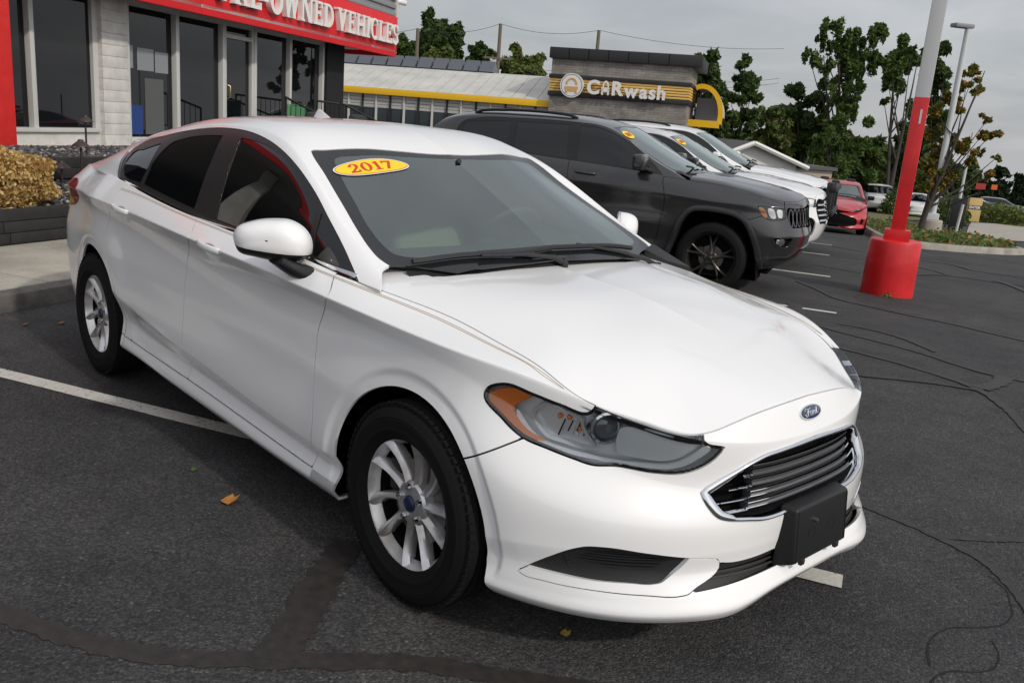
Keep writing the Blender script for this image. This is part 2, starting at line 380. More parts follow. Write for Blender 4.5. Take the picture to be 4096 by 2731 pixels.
# front: nose x, exponent, heights at F_TH
F_FRONT = [
 (.80, 2.5, [.195, .197, .20, .205, .21, .215, .235, .245]),
 (.93, 2.5, [.19, .192, .196, .20, .204, .210, .235, .245], [0, 0, 0, 0, 0, 0, -.018, -.024]),
 (.945, 2.5, [.23, .23, .232, .234, .237, .242, .262, .27], [0, 0, 0, 0, 0, 0, -.018, -.024]),
 (.925, 2.5, [.255, .262, .268, .272, .276, .28, .288, .292], [0, 0, 0, 0, 0, 0, -.01, -.012]),
 (.885, 2.5, [.31, .325, .335, .34, .34, .34, .34, .34]),
 (.888, 2.5, [.36, .385, .40, .40, .395, .395, .395, .395]),
 (.890, 2.45, [.58, .545, .51, .49, .475, .465, .46, .46]),
 (.872, 2.22, [.80, .735, .66, .61, .58, .57, .57, .57], [0]*8, [.99, .975, .972, .985, 1, 1, 1, 1]),
 (.866, 2.24, [.866, .842, .798, .756, .720, .700, .688, .685], [0, 0, 0, 0, 0, -.004, -.009, -.011], [.985, .965, .957, .975, 1, 1, 1, 1]),
 [(.19, .706, .882), (.365, .698, .850), (.512, .672, .795), (.640, .562, .752), (.745, .448, .727), (.785, .31, .757), (.806, .155, .780), (.810, 0, .787)],
 [(.15, .475, .936), (.27, .455, .912), (.375, .43, .888), (.465, .385, .868), (.535, .325, .853), (.57, .24, .852), (.585, .13, .855), (.59, 0, .856)],
 [(.07, 0, .967), (.14, 0, .959), (.20, 0, .951), (.25, 0, .942), (.30, 0, .932), (.34, 0, .923), (.365, 0, .917), (.375, 0, .915)],
]
F_REAR = [  # tail length beyond x=-3.2, exponent, heights at F_TH
 (.60, 2.6, [.27, .29, .31, .32, .33, .33, .33, .33]),
 (.66, 2.6, [.26, .28, .30, .31, .32, .32, .32, .32]),
 (.70, 2.6, [.30, .32, .34, .35, .36, .36, .36, .36]),
 (.72, 2.6, [.38, .40, .42, .43, .44, .44, .44, .44]),
 (.74, 2.6, [.47, .49, .50, .51, .52, .52, .52, .52]),
 (.745, 2.5, [.60, .61, .62, .62, .62, .62, .62, .62]),
 (.73, 2.5, [.73, .74, .74, .74, .74, .74, .74, .74]),
 (.70, 2.4, [.90, .90, .89, .88, .87, .87, .87, .87]),
 (.69, 2.4, [.965, .965, .965, .965, .965, .965, .965, .965]),
 (.68, 2.4, [1.08, 1.075, 1.07, 1.075, 1.08, 1.083, 1.085, 1.085]),
 (.42, 2.3, [1.11, 1.108, 1.105, 1.103, 1.105, 1.106, 1.108, 1.108]),
 [(-3.25, 0, 1.124), (-3.29, 0, 1.122), (-3.33, 0, 1.12), (-3.37, 0, 1.118), (-3.41, 0, 1.116), (-3.44, 0, 1.114), (-3.46, 0, 1.112), (-3.48, 0, 1.11)],
]
def net(side, xs, front, rear, th, lf, lr, ybase=None):
    """rows x stations control points (right side, y negative) and the station parameter"""
    c = [xs[0]-lr*t/90 for t in th[::-1]]+list(xs)+[xs[-1]+lf*t/90 for t in th]
    rows = []
    T = np.radians(np.array(th, float))
    for k, (z, y) in enumerate(side):
        r = rear[k]
        if isinstance(r, tuple):
            a, n, zz = r; X = xs[0]-a*np.sin(T)**(2/n); Y = y[0]*np.cos(T).clip(0)**(2/n); R = list(zip(X, Y, zz))
        else: R = r
        f = front[k]
        if isinstance(f, tuple):
            a, n, zz = f[:3]; X = xs[-1]+(a-xs[-1])*np.sin(T)**(2/n)+(np.array(f[3]) if len(f) > 3 else 0); Y = y[-1]*np.cos(T).clip(0)**(2/n)*(np.array(f[4]) if len(f) > 4 else 1); Fp = list(zip(X, Y, zz))
        else: Fp = f
        rows.append(R[::-1]+list(zip(xs, y, z))+list(Fp))
    A = np.array(rows, float); A[..., 1] *= -1
    return A, np.array(c)
def fusion_body(dc=.009, c0=None, fine=1):
    A, c = net(F_SIDE, F_XS, F_FRONT, F_REAR, F_TH, F_LF, F_LR)
    if c0 is None: q = np.concatenate([np.arange(c[0], .15, dc), np.linspace(.15, c[-1], int((c[-1]-.15)/(dc*.55)))])
    else: q = np.linspace(c0, c[-1], int((c[-1]-c0)/dc))
    R = np.stack([spline(c, A[k], q) for k in range(len(A))])
    if c0 is None: R[:, 0, 1] = 0
    R[:, -1, 1] = 0; R[-1, :, 1] = 0
    nsub = [max(2, int(n*fine)) for n in (4, 8, 9, 10, 12, 26, 28, 10, 20, 24, 40)]
    soft = [1, .3, .8, .25, .8, .3, 1, .8, .12, .1, 1, 1]
    P, v = loft(R, nsub, soft)
    return P, q, v
# greenhouse: rows belt, mid side, roof edge, rail, quarter, centre; columns from the windshield base to the rear deck
G_C = [0, .3, .62, .9, 1.15, 1.45, 1.9, 2.3, 2.65, 2.95, 3.38]
G_NET = [
 # belt / pillar root
 [(-.30, .805, .955), (-.50, .828, .970), (-.70, .838, .975), (-.95, .842, .983), (-1.2, .842, .990), (-1.5, .842, .998), (-1.95, .838, 1.015), (-2.35, .828, 1.045), (-2.70, .812, 1.068), (-3.0, .79, 1.078), (-3.4, .715, 1.08)],
 # half way up the side glass
 [(-.34, .772, .985), (-.56, .79, 1.035), (-.78, .782, 1.10), (-1.0, .765, 1.16), (-1.22, .755, 1.20), (-1.5, .752, 1.215), (-1.95, .750, 1.215), (-2.35, .748, 1.210), (-2.72, .742, 1.182), (-3.02, .733, 1.145), (-3.42, .665, 1.100)],
 # roof edge (top of the side glass)
 [(-.38, .74, 1.004), (-.62, .735, 1.10), (-.86, .70, 1.222), (-1.08, .668, 1.322), (-1.28, .645, 1.38), (-1.55, .63, 1.408), (-1.95, .625, 1.396), (-2.32, .634, 1.354), (-2.72, .65, 1.274), (-3.02, .658, 1.200), (-3.45, .60, 1.112)],
 # rail / glass edge
 [(-.40, .705, 1.012), (-.66, .673, 1.125), (-.90, .635, 1.235), (-1.10, .60, 1.335), (-1.30, .57, 1.408), (-1.55, .55, 1.435), (-1.95, .545, 1.426), (-2.30, .558, 1.388), (-2.72, .582, 1.310), (-3.02, .598, 1.232), (-3.47, .55, 1.116)],
 [(-.27, .42, .992), (-.54, .40, 1.128), (-.82, .37, 1.255), (-1.06, .345, 1.365), (-1.27, .33, 1.43), (-1.55, .32, 1.453), (-1.95, .32, 1.450), (-2.30, .32, 1.415), (-2.74, .33, 1.330), (-3.08, .34, 1.240), (-3.5, .34, 1.120)],
 [(-.21, 0, .986), (-.49, 0, 1.132), (-.78, 0, 1.263), (-1.04, 0, 1.375), (-1.26, 0, 1.438), (-1.55, 0, 1.460), (-1.95, 0, 1.457), (-2.30, 0, 1.424), (-2.75, 0, 1.340), (-3.10, 0, 1.245), (-3.52, 0, 1.120)],
]
def fusion_house(dc=.008):
    A = np.array(G_NET, float); A[..., 1] *= -1; A = A[:, ::-1]
    c = np.array(G_C, float); c = c[-1]-c[::-1]
    q = np.linspace(c[0], c[-1], int((c[-1]-c[0])/dc))
    R = np.stack([spline(c, A[k], q) for k in range(len(A))]); R[-1, :, 1] = 0
    P, v = loft(R, [22, 22, 14, 26, 30], [1, .9, .55, .55, 1, 1])
    return P, q, v
# ---------------------------------------------------------------- the white sedan: panels and parts
def glass_clear(name, tint, base=.06, rough=.0):
    def fn(nt, b):
        n, l = nt.nodes, nt.links; out = n['Material Output']; n.remove(b)
        tr = n.new('ShaderNodeBsdfTransparent'); tr.inputs[0].default_value = (*tint, 1)
        gl = n.new('ShaderNodeBsdfGlossy'); gl.inputs['Roughness'].default_value = rough; gl.inputs[0].default_value = (.90, .98, .94, 1) if base > .1 else (.95, .97, 1, 1)
        fr = n.new('ShaderNodeFresnel'); fr.inputs['IOR'].default_value = 1.52
        ma = n.new('ShaderNodeMath'); ma.operation = 'MULTIPLY_ADD'; ma.inputs[1].default_value = 1.35; ma.inputs[2].default_value = base; ma.use_clamp = True
        mx = n.new('ShaderNodeMixShader'); l.new(fr.outputs[0], ma.inputs[0]); l.new(ma.outputs[0], mx.inputs[0])
        l.new(tr.outputs[0], mx.inputs[1]); l.new(gl.outputs[0], mx.inputs[2]); l.new(mx.outputs[0], out.inputs[0])
    return mat(name, tint, fn=fn)
def paint_fn(speck=0.0, dirt=.03):
    def fn(nt, b):
        n, l = nt.nodes, nt.links
        tc = n.new('ShaderNodeTexCoord'); no = n.new('ShaderNodeTexNoise'); no.inputs['Scale'].default_value = 3.2; no.inputs['Detail'].default_value = 6
        l.new(tc.outputs['Object'], no.inputs['Vector'])
        mr = n.new('ShaderNodeMapRange'); mr.inputs['From Min'].default_value = .3; mr.inputs['From Max'].default_value = .75; mr.inputs['To Min'].default_value = .05; mr.inputs['To Max'].default_value = .16
        l.new(no.outputs['Fac'], mr.inputs['Value']); l.new(mr.outputs[0], b.inputs['Coat Roughness'])
        # thin film of road dust, with little dark grit specks
        vo = n.new('ShaderNodeTexVoronoi'); vo.inputs['Scale'].default_value = 60; l.new(tc.outputs['Object'], vo.inputs['Vector'])
        gt = n.new('ShaderNodeMath'); gt.operation = 'LESS_THAN'; gt.inputs[1].default_value = .055; l.new(vo.outputs['Distance'], gt.inputs[0])
        n2 = n.new('ShaderNodeTexNoise'); n2.inputs['Scale'].default_value = 9; l.new(tc.outputs['Object'], n2.inputs['Vector'])
        g2 = n.new('ShaderNodeMath'); g2.operation = 'GREATER_THAN'; g2.inputs[1].default_value = .62; l.new(n2.outputs['Fac'], g2.inputs[0])
        g3 = n.new('ShaderNodeMath'); g3.operation = 'MULTIPLY'; l.new(gt.outputs[0], g3.inputs[0]); l.new(g2.outputs[0], g3.inputs[1])
        g4 = n.new('ShaderNodeMath'); g4.operation = 'MULTIPLY'; g4.inputs[1].default_value = .35*(1 if speck else 0); l.new(g3.outputs[0], g4.inputs[0])
        base = tuple(b.inputs['Base Color'].default_value)
        mx = n.new('ShaderNodeMixRGB'); mx.inputs[1].default_value = base; mx.inputs[2].default_value = (.25, .2, .15, 1); l.new(g4.outputs[0], mx.inputs[0])
        mm = n.new('ShaderNodeMixRGB'); mm.inputs[2].default_value = (.45, .42, .37, 1); l.new(mx.outputs[0], mm.inputs[1])
        md = n.new('ShaderNodeMath'); md.operation = 'MULTIPLY'; md.inputs[1].default_value = dirt; l.new(no.outputs['Fac'], md.inputs[0]); l.new(md.outputs[0], mm.inputs[0])
        l.new(mm.outputs[0], b.inputs['Base Color'])
    return fn
WHITE = mat('white_car_paint', (.84, .84, .84), .38, coat=1, fn=paint_fn(1, .05))
BLACKG = mat('black_gloss_trim', (.012, .012, .013), .12)
BLACKP = mat('black_plastic', (.018, .018, .019), .5)
DARK = mat('dark_cavity', (.006, .006, .006), .9, spec=.1)
CHROME = mat('chrome', (.72, .73, .75), .07, metal=1)
TINT = mat('tinted_glass', (.004, .0045, .005), .015, spec=.75)
WSG = glass_clear('windshield_glass', (.55, .71, .62), .15)
LENS = glass_clear('clear_lens', (.98, .99, .99), .02)
RUBBER = mat('rubber', (.0075, .0075, .0075), .75, spec=.22)
def alloy_fn(nt, b):
    n, l = nt.nodes, nt.links; tc = n.new('ShaderNodeTexCoord'); no = n.new('ShaderNodeTexNoise'); no.inputs['Scale'].default_value = 11; no.inputs['Detail'].default_value = 5
    l.new(tc.outputs['Object'], no.inputs['Vector']); r = n.new('ShaderNodeValToRGB'); l.new(no.outputs['Fac'], r.inputs[0])
    r.color_ramp.elements[0].position = .3; r.color_ramp.elements[0].color = (.40, .37, .33, 1); r.color_ramp.elements[1].position = .62; r.color_ramp.elements[1].color = (.68, .68, .69, 1); l.new(r.outputs[0], b.inputs['Base Color'])
ALLOY = mat('silver_alloy', (.5, .5, .5), .34, metal=.75, fn=alloy_fn)
STEEL = mat('brake_steel', (.16, .15, .14), .5, metal=1)

def body_attrs(P, q, v, rows=(3, 9)):
    r, c = P.shape[:2]
    at = dict(c=np.tile(q, (r, 1)), r=np.tile(v[:, None], (1, c)), x=P[..., 0], Y=-P[..., 1], z=P[..., 2])
    for k in rows:
        i = int(np.argmin(abs(v-k))); d = np.linalg.norm(P-P[i][None], axis=-1)*np.sign(v-k)[:, None]; at['e%d' % k] = d
    return grid_mesh(P, **at)
def arch_d(m, cx, cz, R, zc=.30):
    x, z, Y = m.at['x'], m.at['z'], m.at['Y']
    d = np.where(z > zc, np.hypot(x-cx, z-cz)-R, np.abs(x-cx)-math.sqrt(max(R*R-(zc-cz)**2, 0))-(zc-z)*.12)
    return np.where(Y > .45, d, 1.)
def dented(P, arches, lip=.055, depth=.007, cups=()):
    """the flat band pressed round each wheel opening"""
    P = P.copy(); x, z = P[..., 0], P[..., 2]
    for cx, cz, R in arches:
        d = np.hypot(x-cx, z-cz)-R; t = np.clip((lip-d)/.02, 0, 1)*np.clip((z-.24)/.05, 0, 1)*(np.abs(P[..., 1]) > .5)
        P[..., 1] += depth*t*t*(3-2*t)
        f = np.clip(1-np.abs(d-.10)/.14, 0, 1)*np.clip((z-.3)/.1, 0, 1)*(np.abs(P[..., 1]) > .5)
        P[..., 1] -= .004*f*f*(3-2*f)
    for x0, z0 in cups:                                     # hollows behind the door pulls
        e = np.clip(1-((x-x0)/.088)**2-((z-z0)/.034)**2, 0, 1)*(np.abs(P[..., 1]) > .8)
        P[..., 1] += .016*np.sqrt(e)*np.minimum(1, e*3)
    return P
HEAD = [(0.248, 0.771), (0.26, 0.788), (0.285, 0.802), (0.315, 0.81), (0.407, 0.797), (0.494, 0.781), (0.594, 0.774), (0.614, 0.798), (0.674, 0.785), (0.734, 0.772), (0.794, 0.76), (0.854, 0.748), (0.914, 0.74), (0.974, 0.739), (0.984, 0.718), (1.06, 0.694, 1), (1.044, 0.676), (0.925, 0.621), (0.91, 0.619), (0.82, 0.619), (0.69, 0.629), (0.623, 0.626), (0.558, 0.637), (0.472, 0.655), (0.398, 0.672), (0.321, 0.711)]
GRILLE = [(0.987, 0.565, 1), (1.067, 0.604), (1.151, 0.639), (1.176, 0.647), (1.214, 0.657), (1.282, 0.664), (1.375, 0.67), (1.439, 0.673), (1.53, 0.673), (1.53, 0.477), (1.431, 0.477), (1.351, 0.472), (1.292, 0.469), (1.255, 0.47), (1.187, 0.479), (1.097, 0.492), (1.06, 0.503), (1.032, 0.521), (1.0, 0.548)]
FOGOUT = [(.417, .301, 1), (.452, .320), (.533, .368), (.598, .402), (.642, .416), (.708, .421), (.843, .410), (.999, .390), (1.085, .379), (1.104, .373), (1.111, .361), (.998, .298), (.978, .290), (.957, .287), (.833, .289), (.667, .291), (.502, .291), (.432, .294)]
FOGIN = [(.452, .320, 1), (.533, .368), (.598, .402), (.642, .416), (.708, .421), (.843, .410), (.997, .390, 1), (.962, .356), (.922, .331), (.90, .321), (.873, .317), (.788, .318), (.675, .317), (.565, .319)]
INTAKE = [(1.000, .294, 1), (1.119, .361), (1.135, .358), (1.249, .354), (1.32, .358), (1.38, .360), (1.45, .361), (1.54, .360), (1.54, .314), (1.45, .314), (1.38, .313), (1.31, .311), (1.205, .306), (1.087, .299)]
DOORF = [(-0.521, 1.02), (-0.521, 0.973), (-0.47, 0.902), (-0.49, 0.878), (-0.553, 0.765), (-0.544, 0.683), (-0.523, 0.538), (-0.513, 0.424), (-0.54, 0.3), (-0.55, 0.2)]
DOORB = [(-1.655, 1.05), (-1.627, 1.009), (-1.545, .944), (-1.60, .895), (-1.637, .842), (-1.650, .654), (-1.632, .501), (-1.628, .372), (-1.622, .25)]
DOORR = [(-2.46, 1.10), (-2.50, 1.0), (-2.540, .943), (-2.600, .842), (-2.606, .79), (-2.576, .694), (-2.50, .575), (-2.415, .474), (-2.313, .322), (-2.26, .22)]
DLO = [(-2.632, 1.064), (-2.70, 1.084), (-2.755, 1.13), (-2.79, 1.185), (-2.785, 1.215), (-2.747, 1.24), (-2.43, 1.312), (-2.146, 1.357), (-1.814, 1.388), (-1.466, 1.382), (-1.247, 1.347), (-1.064, 1.294), (-.888, 1.219), (-.706, 1.123), (-.526, 1.028), (-.405, .963, 1), (-.52, .969), (-.66, .974), (-1.0, .986), (-1.316, .996), (-1.631, 1.002), (-1.99, 1.018), (-2.297, 1.039)]
PANES = {
 'front_door_glass': [(-1.585, 1.362, 1), (-1.395, 1.352), (-1.169, 1.313), (-.992, 1.255), (-.842, 1.187), (-.812, 1.165, 1), (-.745, 1.014, 1), (-1.1, 1.018), (-1.49, 1.030, 1), (-1.515, 1.12), (-1.545, 1.224)],
 'front_quarter_glass': [(-.772, 1.145, 1), (-.657, 1.089), (-.485, .992, 1), (-.71, 1.006, 1)],
 'rear_door_glass': [(-1.765, 1.358, 1), (-1.944, 1.347), (-2.157, 1.317), (-2.275, 1.282), (-2.31, 1.25), (-2.345, 1.18), (-2.35, 1.085, 1), (-2.0, 1.059), (-1.715, 1.042, 1), (-1.728, 1.168)],
 'rear_quarter_glass': [(-2.40, 1.278, 1), (-2.594, 1.233), (-2.715, 1.20), (-2.72, 1.155), (-2.69, 1.112), (-2.62, 1.095), (-2.385, 1.085, 1), (-2.375, 1.18)],
}
WSHIELD = [(-.992, -.02, 1), (-.998, .08), (-1.03, .262), (-1.088, .453), (-1.108, .54), (-1.116, .598), (-1.10, .604), (-.949, .628), (-.768, .662), (-.591, .699), (-.50, .713), (-.44, .714), (-.40, .70), (-.345, .655), (-.315, .58), (-.29, .42), (-.278, .2), (-.275, -.02, 1)]
WCLEAR = [(-.955, -.02, 1), (-.985, .262), (-1.03, .44), (-1.045, .53), (-.95, .565), (-.771, .609), (-.604, .648), (-.52, .655), (-.455, .645), (-.42, .60), (-.395, .52), (-.365, .25), (-.355, -.02, 1)]

def wheel(parent, centre, side, R=.332, rr=.2205, w=.215, spokes=10, matr=None, style='twin', cap=True, detail=True):
    """one road wheel, outer face towards side*y"""
    matr = matr or ALLOY
    r = empty('wheel'); r.parent = parent; r.location = centre
    s = side; yo = .09
    t = MB(); hw = w/2
    prof = [(rr-.012, -hw+.02), (rr+.012, -hw+.006), ((rr+R)/2, -hw-.002), (R-.03, -hw+.004), (R-.010, -hw+.022), (R, -hw+.045)]
    grooves = [-.055, -.018, .018, .055]
    for g in grooves: prof += [(R, g-.006), (R-.007, g-.005), (R-.007, g+.005), (R, g+.006)]
    prof += [(R, hw-.045), (R-.010, hw-.022), (R-.03, hw-.004), (R-.045, hw-.001), (R-.048, hw+.0015), (R-.052, hw), ((rr+R)/2, hw+.002), (rr+.03, hw-.001), (rr+.022, hw+.001), (rr+.012, hw-.006), (rr-.012, hw-.02)]
    t.lathe(prof, (0, 0, 0), (0, s, 0), 72)
    if detail:                                  # shoulder blocks of the tread
        for i in range(72):
            a = 2*math.pi*i/72
            for q in (-1, 1):
                p = np.array([math.cos(a)*(R-.009), s*q*(hw-.030), math.sin(a)*(R-.009)])
                t.box(p, (.012, .034, .020), R=np.array([[math.cos(a), 0, -math.sin(a)], [0, 1, 0], [math.sin(a), 0, math.cos(a)]]))
    t.build('tyre', RUBBER, r, smooth=32)
    b = MB()
    b.lathe([(rr-.03, -hw+.03), (rr-.03, yo-.04), (rr-.012, yo-.012), (rr-.010, yo-.002), (rr+.004, yo+.004), (rr+.006, yo-.002), (rr-.006, yo-.016), (rr-.006, -hw+.03)], (0, 0, 0), (0, s, 0), 72)
    rim_o = b.build('rim', matr, r)
    p = MB(); rad = rr-.008
    if style == 'twin':
        for i in range(spokes):
            a0 = 2*math.pi*i/spokes+.13; bend = .20 if i % 2 else .10
            path = []
            for k in range(9):
                u = k/8; rd = .036+(rad-.030)*u; a = a0+bend*u*u*1.0
                path.append((rd, a, u))
            v = []; f = []; n = 7
            for rd, a, u in path:
                wd = .0165-.004*u+.013*max(0, (u-.60)/.40)**1.6; dep = .045-.014*u
                ht = yo-.030+.024*u-.018*math.sin(math.pi*u)*.6
                er = np.array([math.cos(a), math.sin(a)]); et = np.array([-er[1], er[0]])
                for tt, hh in ((-1, -dep), (-.92, -.010), (-.55, -.001), (.12, .007), (.30, .0035), (.95, -.012), (1, -dep)):
                    q = er*rd+et*wd*tt; v.append((q[0], s*(ht+hh), q[1]))
            for k in range(8):
                for j in range(n): f.append((k*n+j, k*n+(j+1) % n, (k+1)*n+(j+1) % n, (k+1)*n+j))
            f += [tuple(range(n)), tuple(8*n+j for j in range(n))[::-1]]
            p.add(v, f)
    else:                                        # five split spokes
        for i in range(5):
            for sgn in (-1, 1):
                a0 = 2*math.pi*i/5+.30; v = []; f = []; n = 6
                for k in range(9):
                    u = k/8; rd = .04+(rad-.034)*u; a = a0+sgn*(.02+.235*max(0, u-.22)**.9)
                    wd = .020-.007*u; dep = .035; ht = yo-.012-.02*math.sin(math.pi*u*.8)
                    er = np.array([math.cos(a), math.sin(a)]); et = np.array([-er[1], er[0]])
                    for tt, hh in ((-1, -dep), (-.85, -.006), (-.2, .003), (.2, .003), (.85, -.006), (1, -dep)):
                        q = er*rd+et*wd*tt; v.append((q[0], s*(ht+hh), q[1]))
                for k in range(8):
                    for j in range(n): f.append((k*n+j, k*n+(j+1) % n, (k+1)*n+(j+1) % n, (k+1)*n+j))
                f += [tuple(range(n)), tuple(8*n+j for j in range(n))[::-1]]
                p.add(v, f)
    h = MB(); h.lathe([(.001, yo-.022), (.066, yo-.024), (.074, yo-.032), (.076, yo-.075)], (0, 0, 0), (0, s, 0), 40)
    p.v, base = p.v, len(p.v); p.add(h.v, h.f)
    p.build('spokes', matr, r, smooth=30)
    for i in range(5):
        a = 2*math.pi*i/5+.45; c = (.055*math.cos(a), s*(yo-.022), .055*math.sin(a))
        MB().cyl(c, (c[0], s*(yo-.012), c[2]), .0105, .0085, 8).build('lug_nut', CHROME, r)
    if cap:
        k = MB(); k.lathe([(.0005, yo-.011), (.020, yo-.012), (.026, yo-.016), (.028, yo-.022)], (0, 0, 0), (0, s, 0), 32)
        ck = k.build('centre_cap', mat('cap_blue', (.012, .02, .06), .25) if cap == 'blue' else matr, r)
    MB().lathe([(.0005, yo-.085), (rr-.034, yo-.085), (rr-.031, yo-.04), (rr-.0295, yo-.04), (rr-.0295, yo-.088), (.0005, yo-.088)], (0, 0, 0), (0, s, 0), 40).build('spoke_gap_backing', DARK, r)  # black disc added so the gaps between the spokes look shaded
    d = MB(); d.lathe([(.02, yo-.062), (.135, yo-.062), (.138, yo-.067), (.138, yo-.080), (.02, yo-.080)], (0, 0, 0), (0, s, 0), 40)
    d.build('brake_disc', STEEL, r)
    c = MB(); c.box((-.12, s*(yo-.062), .05), (.06, .03, .11)); c.build('brake_caliper', BLACKP, r, bevel=.01)
    return r

def thick_band(m, outer, inner, kx, ky, lift=0., depth=.012):
    d = np.maximum(psdf(m, kx, ky, outer), -psdf(m, kx, ky, inner)); q = clip(m, d)
    if lift: q = offset(q, lift)
    return rim(q, depth, skip_centre=True)
def both(name, m, material, parent, centre=False, depth=.010):
    """a panel on the right and its mirror on the left, or one panel across the middle"""
    m = rim(m, depth)
    if centre: return [put(name, join(m, mirror(m)), material, parent)]
    return [put(name, m, material, parent), put(name, mirror(m), material, parent)]

def build_fusion():
    car = empty('sedan', (0, 0, 0), 0, 'white sedan with yellow 2017 windshield oval and empty front plate bracket', 'car')
    P, q, v = fusion_body()
    AF, AR = (-.012, .330, .376), (-2.835, .335, .378)
    P = dented(P, [AF, AR], cups=[(-1.35, .915), (-2.35, .940)])
    m = body_attrs(P, q, v)
    G, gq, gv = fusion_house(); r, c = G.shape[:2]
    g = grid_mesh(G, c=np.tile(gq, (r, 1)), r=np.tile(gv[:, None], (1, c)), x=G[..., 0], Y=-G[..., 1], z=G[..., 2])
    gap = .0026
    head = smooth_poly(HEAD, 6); grl = smooth_poly(GRILLE, 6); fogo = smooth_poly(FOGOUT, 6); fogi = smooth_poly(FOGIN, 6); itk = smooth_poly(INTAKE, 6)
    df = smooth_poly(DOORF, 6, False); db = smooth_poly(DOORB, 6, False); dr = smooth_poly(DOORR, 6, False)
    pl = lambda *parts: np.concatenate([np.asarray(p, float).reshape(-1, 2) for p in parts])
    # everything below the wheel openings is cut once
    arch = np.maximum(-arch_d(m, *AF), -arch_d(m, *AR)); m = clip(m, arch)
    CJ = .985
    J = [(.10, .52), (0.211, 0.581), (0.401, 0.673), (0.461, 0.703)]                     # bumper joint
    front_of_joint = psdf(m, 'c', 'z', pl(J, [(0.477, .745), (CJ, .745), (CJ, 1.2), (2, 1.2), (2, .0), (.10, .0)]))
    e9 = m.at['e9']; e3 = m.at['e3']
    hd = psdf(m, 'c', 'z', head); e9n = np.where(m.at['c'] > .2, e9, e9)
    # bumper
    d = np.maximum.reduce([front_of_joint+gap, e9n+gap, -hd+gap, -psdf(m, 'c', 'z', grl)+.001, -psdf(m, 'c', 'z', fogo)+.001, -psdf(m, 'c', 'z', itk)+.001])
    # the strip above the lamp belongs to the lamp cut
    d = np.where((m.at['c'] < CJ) & (m.at['z'] > np.interp(m.at['c'], [.3, .64, .80, .985], [.725, .70, .69, .68])), 1., d)
    both('front_bumper', clip(m, d), WHITE, car, True, .014)
    # fender
    fd_line = pl(df[::-1], [(3, 1.02), (3, .2)])[:]
    ahead_doorF = psdf(m, 'x', 'z', pl(df, [(3., .1), (3., 1.3), (-.512, 1.3)]))
    behind_joint = -front_of_joint
    above_lamp = (m.at['c'] >= .40) & (m.at['z'] > .70)
    d = np.maximum.reduce([ahead_doorF+gap, np.where(above_lamp, -1, behind_joint+gap), e9+gap, -hd+gap])
    d = np.where((m.at['c'] > .655), 1., d)
    both('front_fender', clip(m, d), WHITE, car)
    # doors
    fdoor = psdf(m, 'x', 'z', pl(df, db[::-1])); rdoor = psdf(m, 'x', 'z', pl(db, dr[::-1]))
    cab = e9-.012
    for nm, dd in (('front_door', fdoor), ('rear_door', rdoor)):
        both(nm, clip(m, np.maximum.reduce([dd+gap, -e3+gap, cab])), WHITE, car)
    # rocker
    d = np.maximum.reduce([e3+gap, m.at['x']-.05, -2.9-m.at['x']]); d = np.where(m.at['c'] > .1, 1., d)
    both('rocker_panel', clip(m, d), WHITE, car)
    # quarter with the tail
    tail = [(-3.62, .985), (-3.40, 1.0), (-3.30, 1.005), (-3.225, .975), (-3.20, .93), (-3.24, .885), (-3.36, .855), (-3.62, .85)]
    tl = psdf(m, 'c', 'z', smooth_poly(tail, 5))
    behind = psdf(m, 'x', 'z', pl(dr, [(-9, .1), (-9, 1.5), (-2.46, 1.5)]))
    d = np.maximum.reduce([behind+gap, np.where(m.at['x'] > -2.95, e9-.012, -1), -tl+.001, np.where(m.at['x'] > -2.9, -e3+gap, -1)])
    both('rear_quarter_panel', clip(m, d), WHITE, car)
    for o in both('tail_light', offset(clip(m, tl), .004), mat('tail_red', (.25, .008, .008), .08, coat=1), car): pass
    # hood
    hood = np.maximum.reduce([-e9+gap, np.interp(m.at['Y'], [0, .2, .4, .46, .52, .58, .61, .63, .66, .8], [-.294, -.292, -.284, -.296, -.317, -.357, -.396, -.43, -.46, -.46])-m.at['x'], np.where(m.at['c'] > -.6, -1, 1.)])
    hm = clip(m, hood)
    y = hm.at['Y']; x = hm.at['x']                                              # power-dome creases
    yc = np.interp(x, [-.3, 0, .3, .6, .8], [.56, .52, .455, .375, .32])
    w = np.where(y < yc, np.clip(1-(yc-y)/.12, 0, 1), np.clip(1-(y-yc)/.022, 0, 1)); fade = np.clip((.80-x)/.3, 0, 1)
    hm.v[:, 2] -= .0055*(w*w*(3-2*w))*fade
    put('hood', rim(join(hm, mirror(hm)), .014), WHITE, car)
    # inner shell so that the gaps look into the dark
    sh = grid_mesh(P); sh.at = m.at if False else {}
    mi = body_attrs(P, q, v); mi = clip(mi, np.maximum.reduce([-arch_d(mi, AF[0], AF[1], AF[2]+.006), -arch_d(mi, AR[0], AR[1], AR[2]+.006), mi.at['e9']-.02, -psdf(mi, 'c', 'z', grl), -psdf(mi, 'c', 'z', fogo), -psdf(mi, 'c', 'z', itk), -psdf(mi, 'c', 'z', head)]))
    mi = offset(mi, -.016); put('inner_shell', join(mi, mirror(mi)), DARK, car)
    hi = body_attrs(P, q, v); hi = clip(hi, np.maximum.reduce([-hi.at['e9']-.03, -.285-hi.at['x']])); hi = clip(hi, np.where(hi.at['c'] > -.6, -1, 1.)); hi = offset(hi, -.018)
    put('hood_gap_dark_shell', join(hi, mirror(hi)), DARK, car)  # dark sheet added under the hood so its gaps look shaded
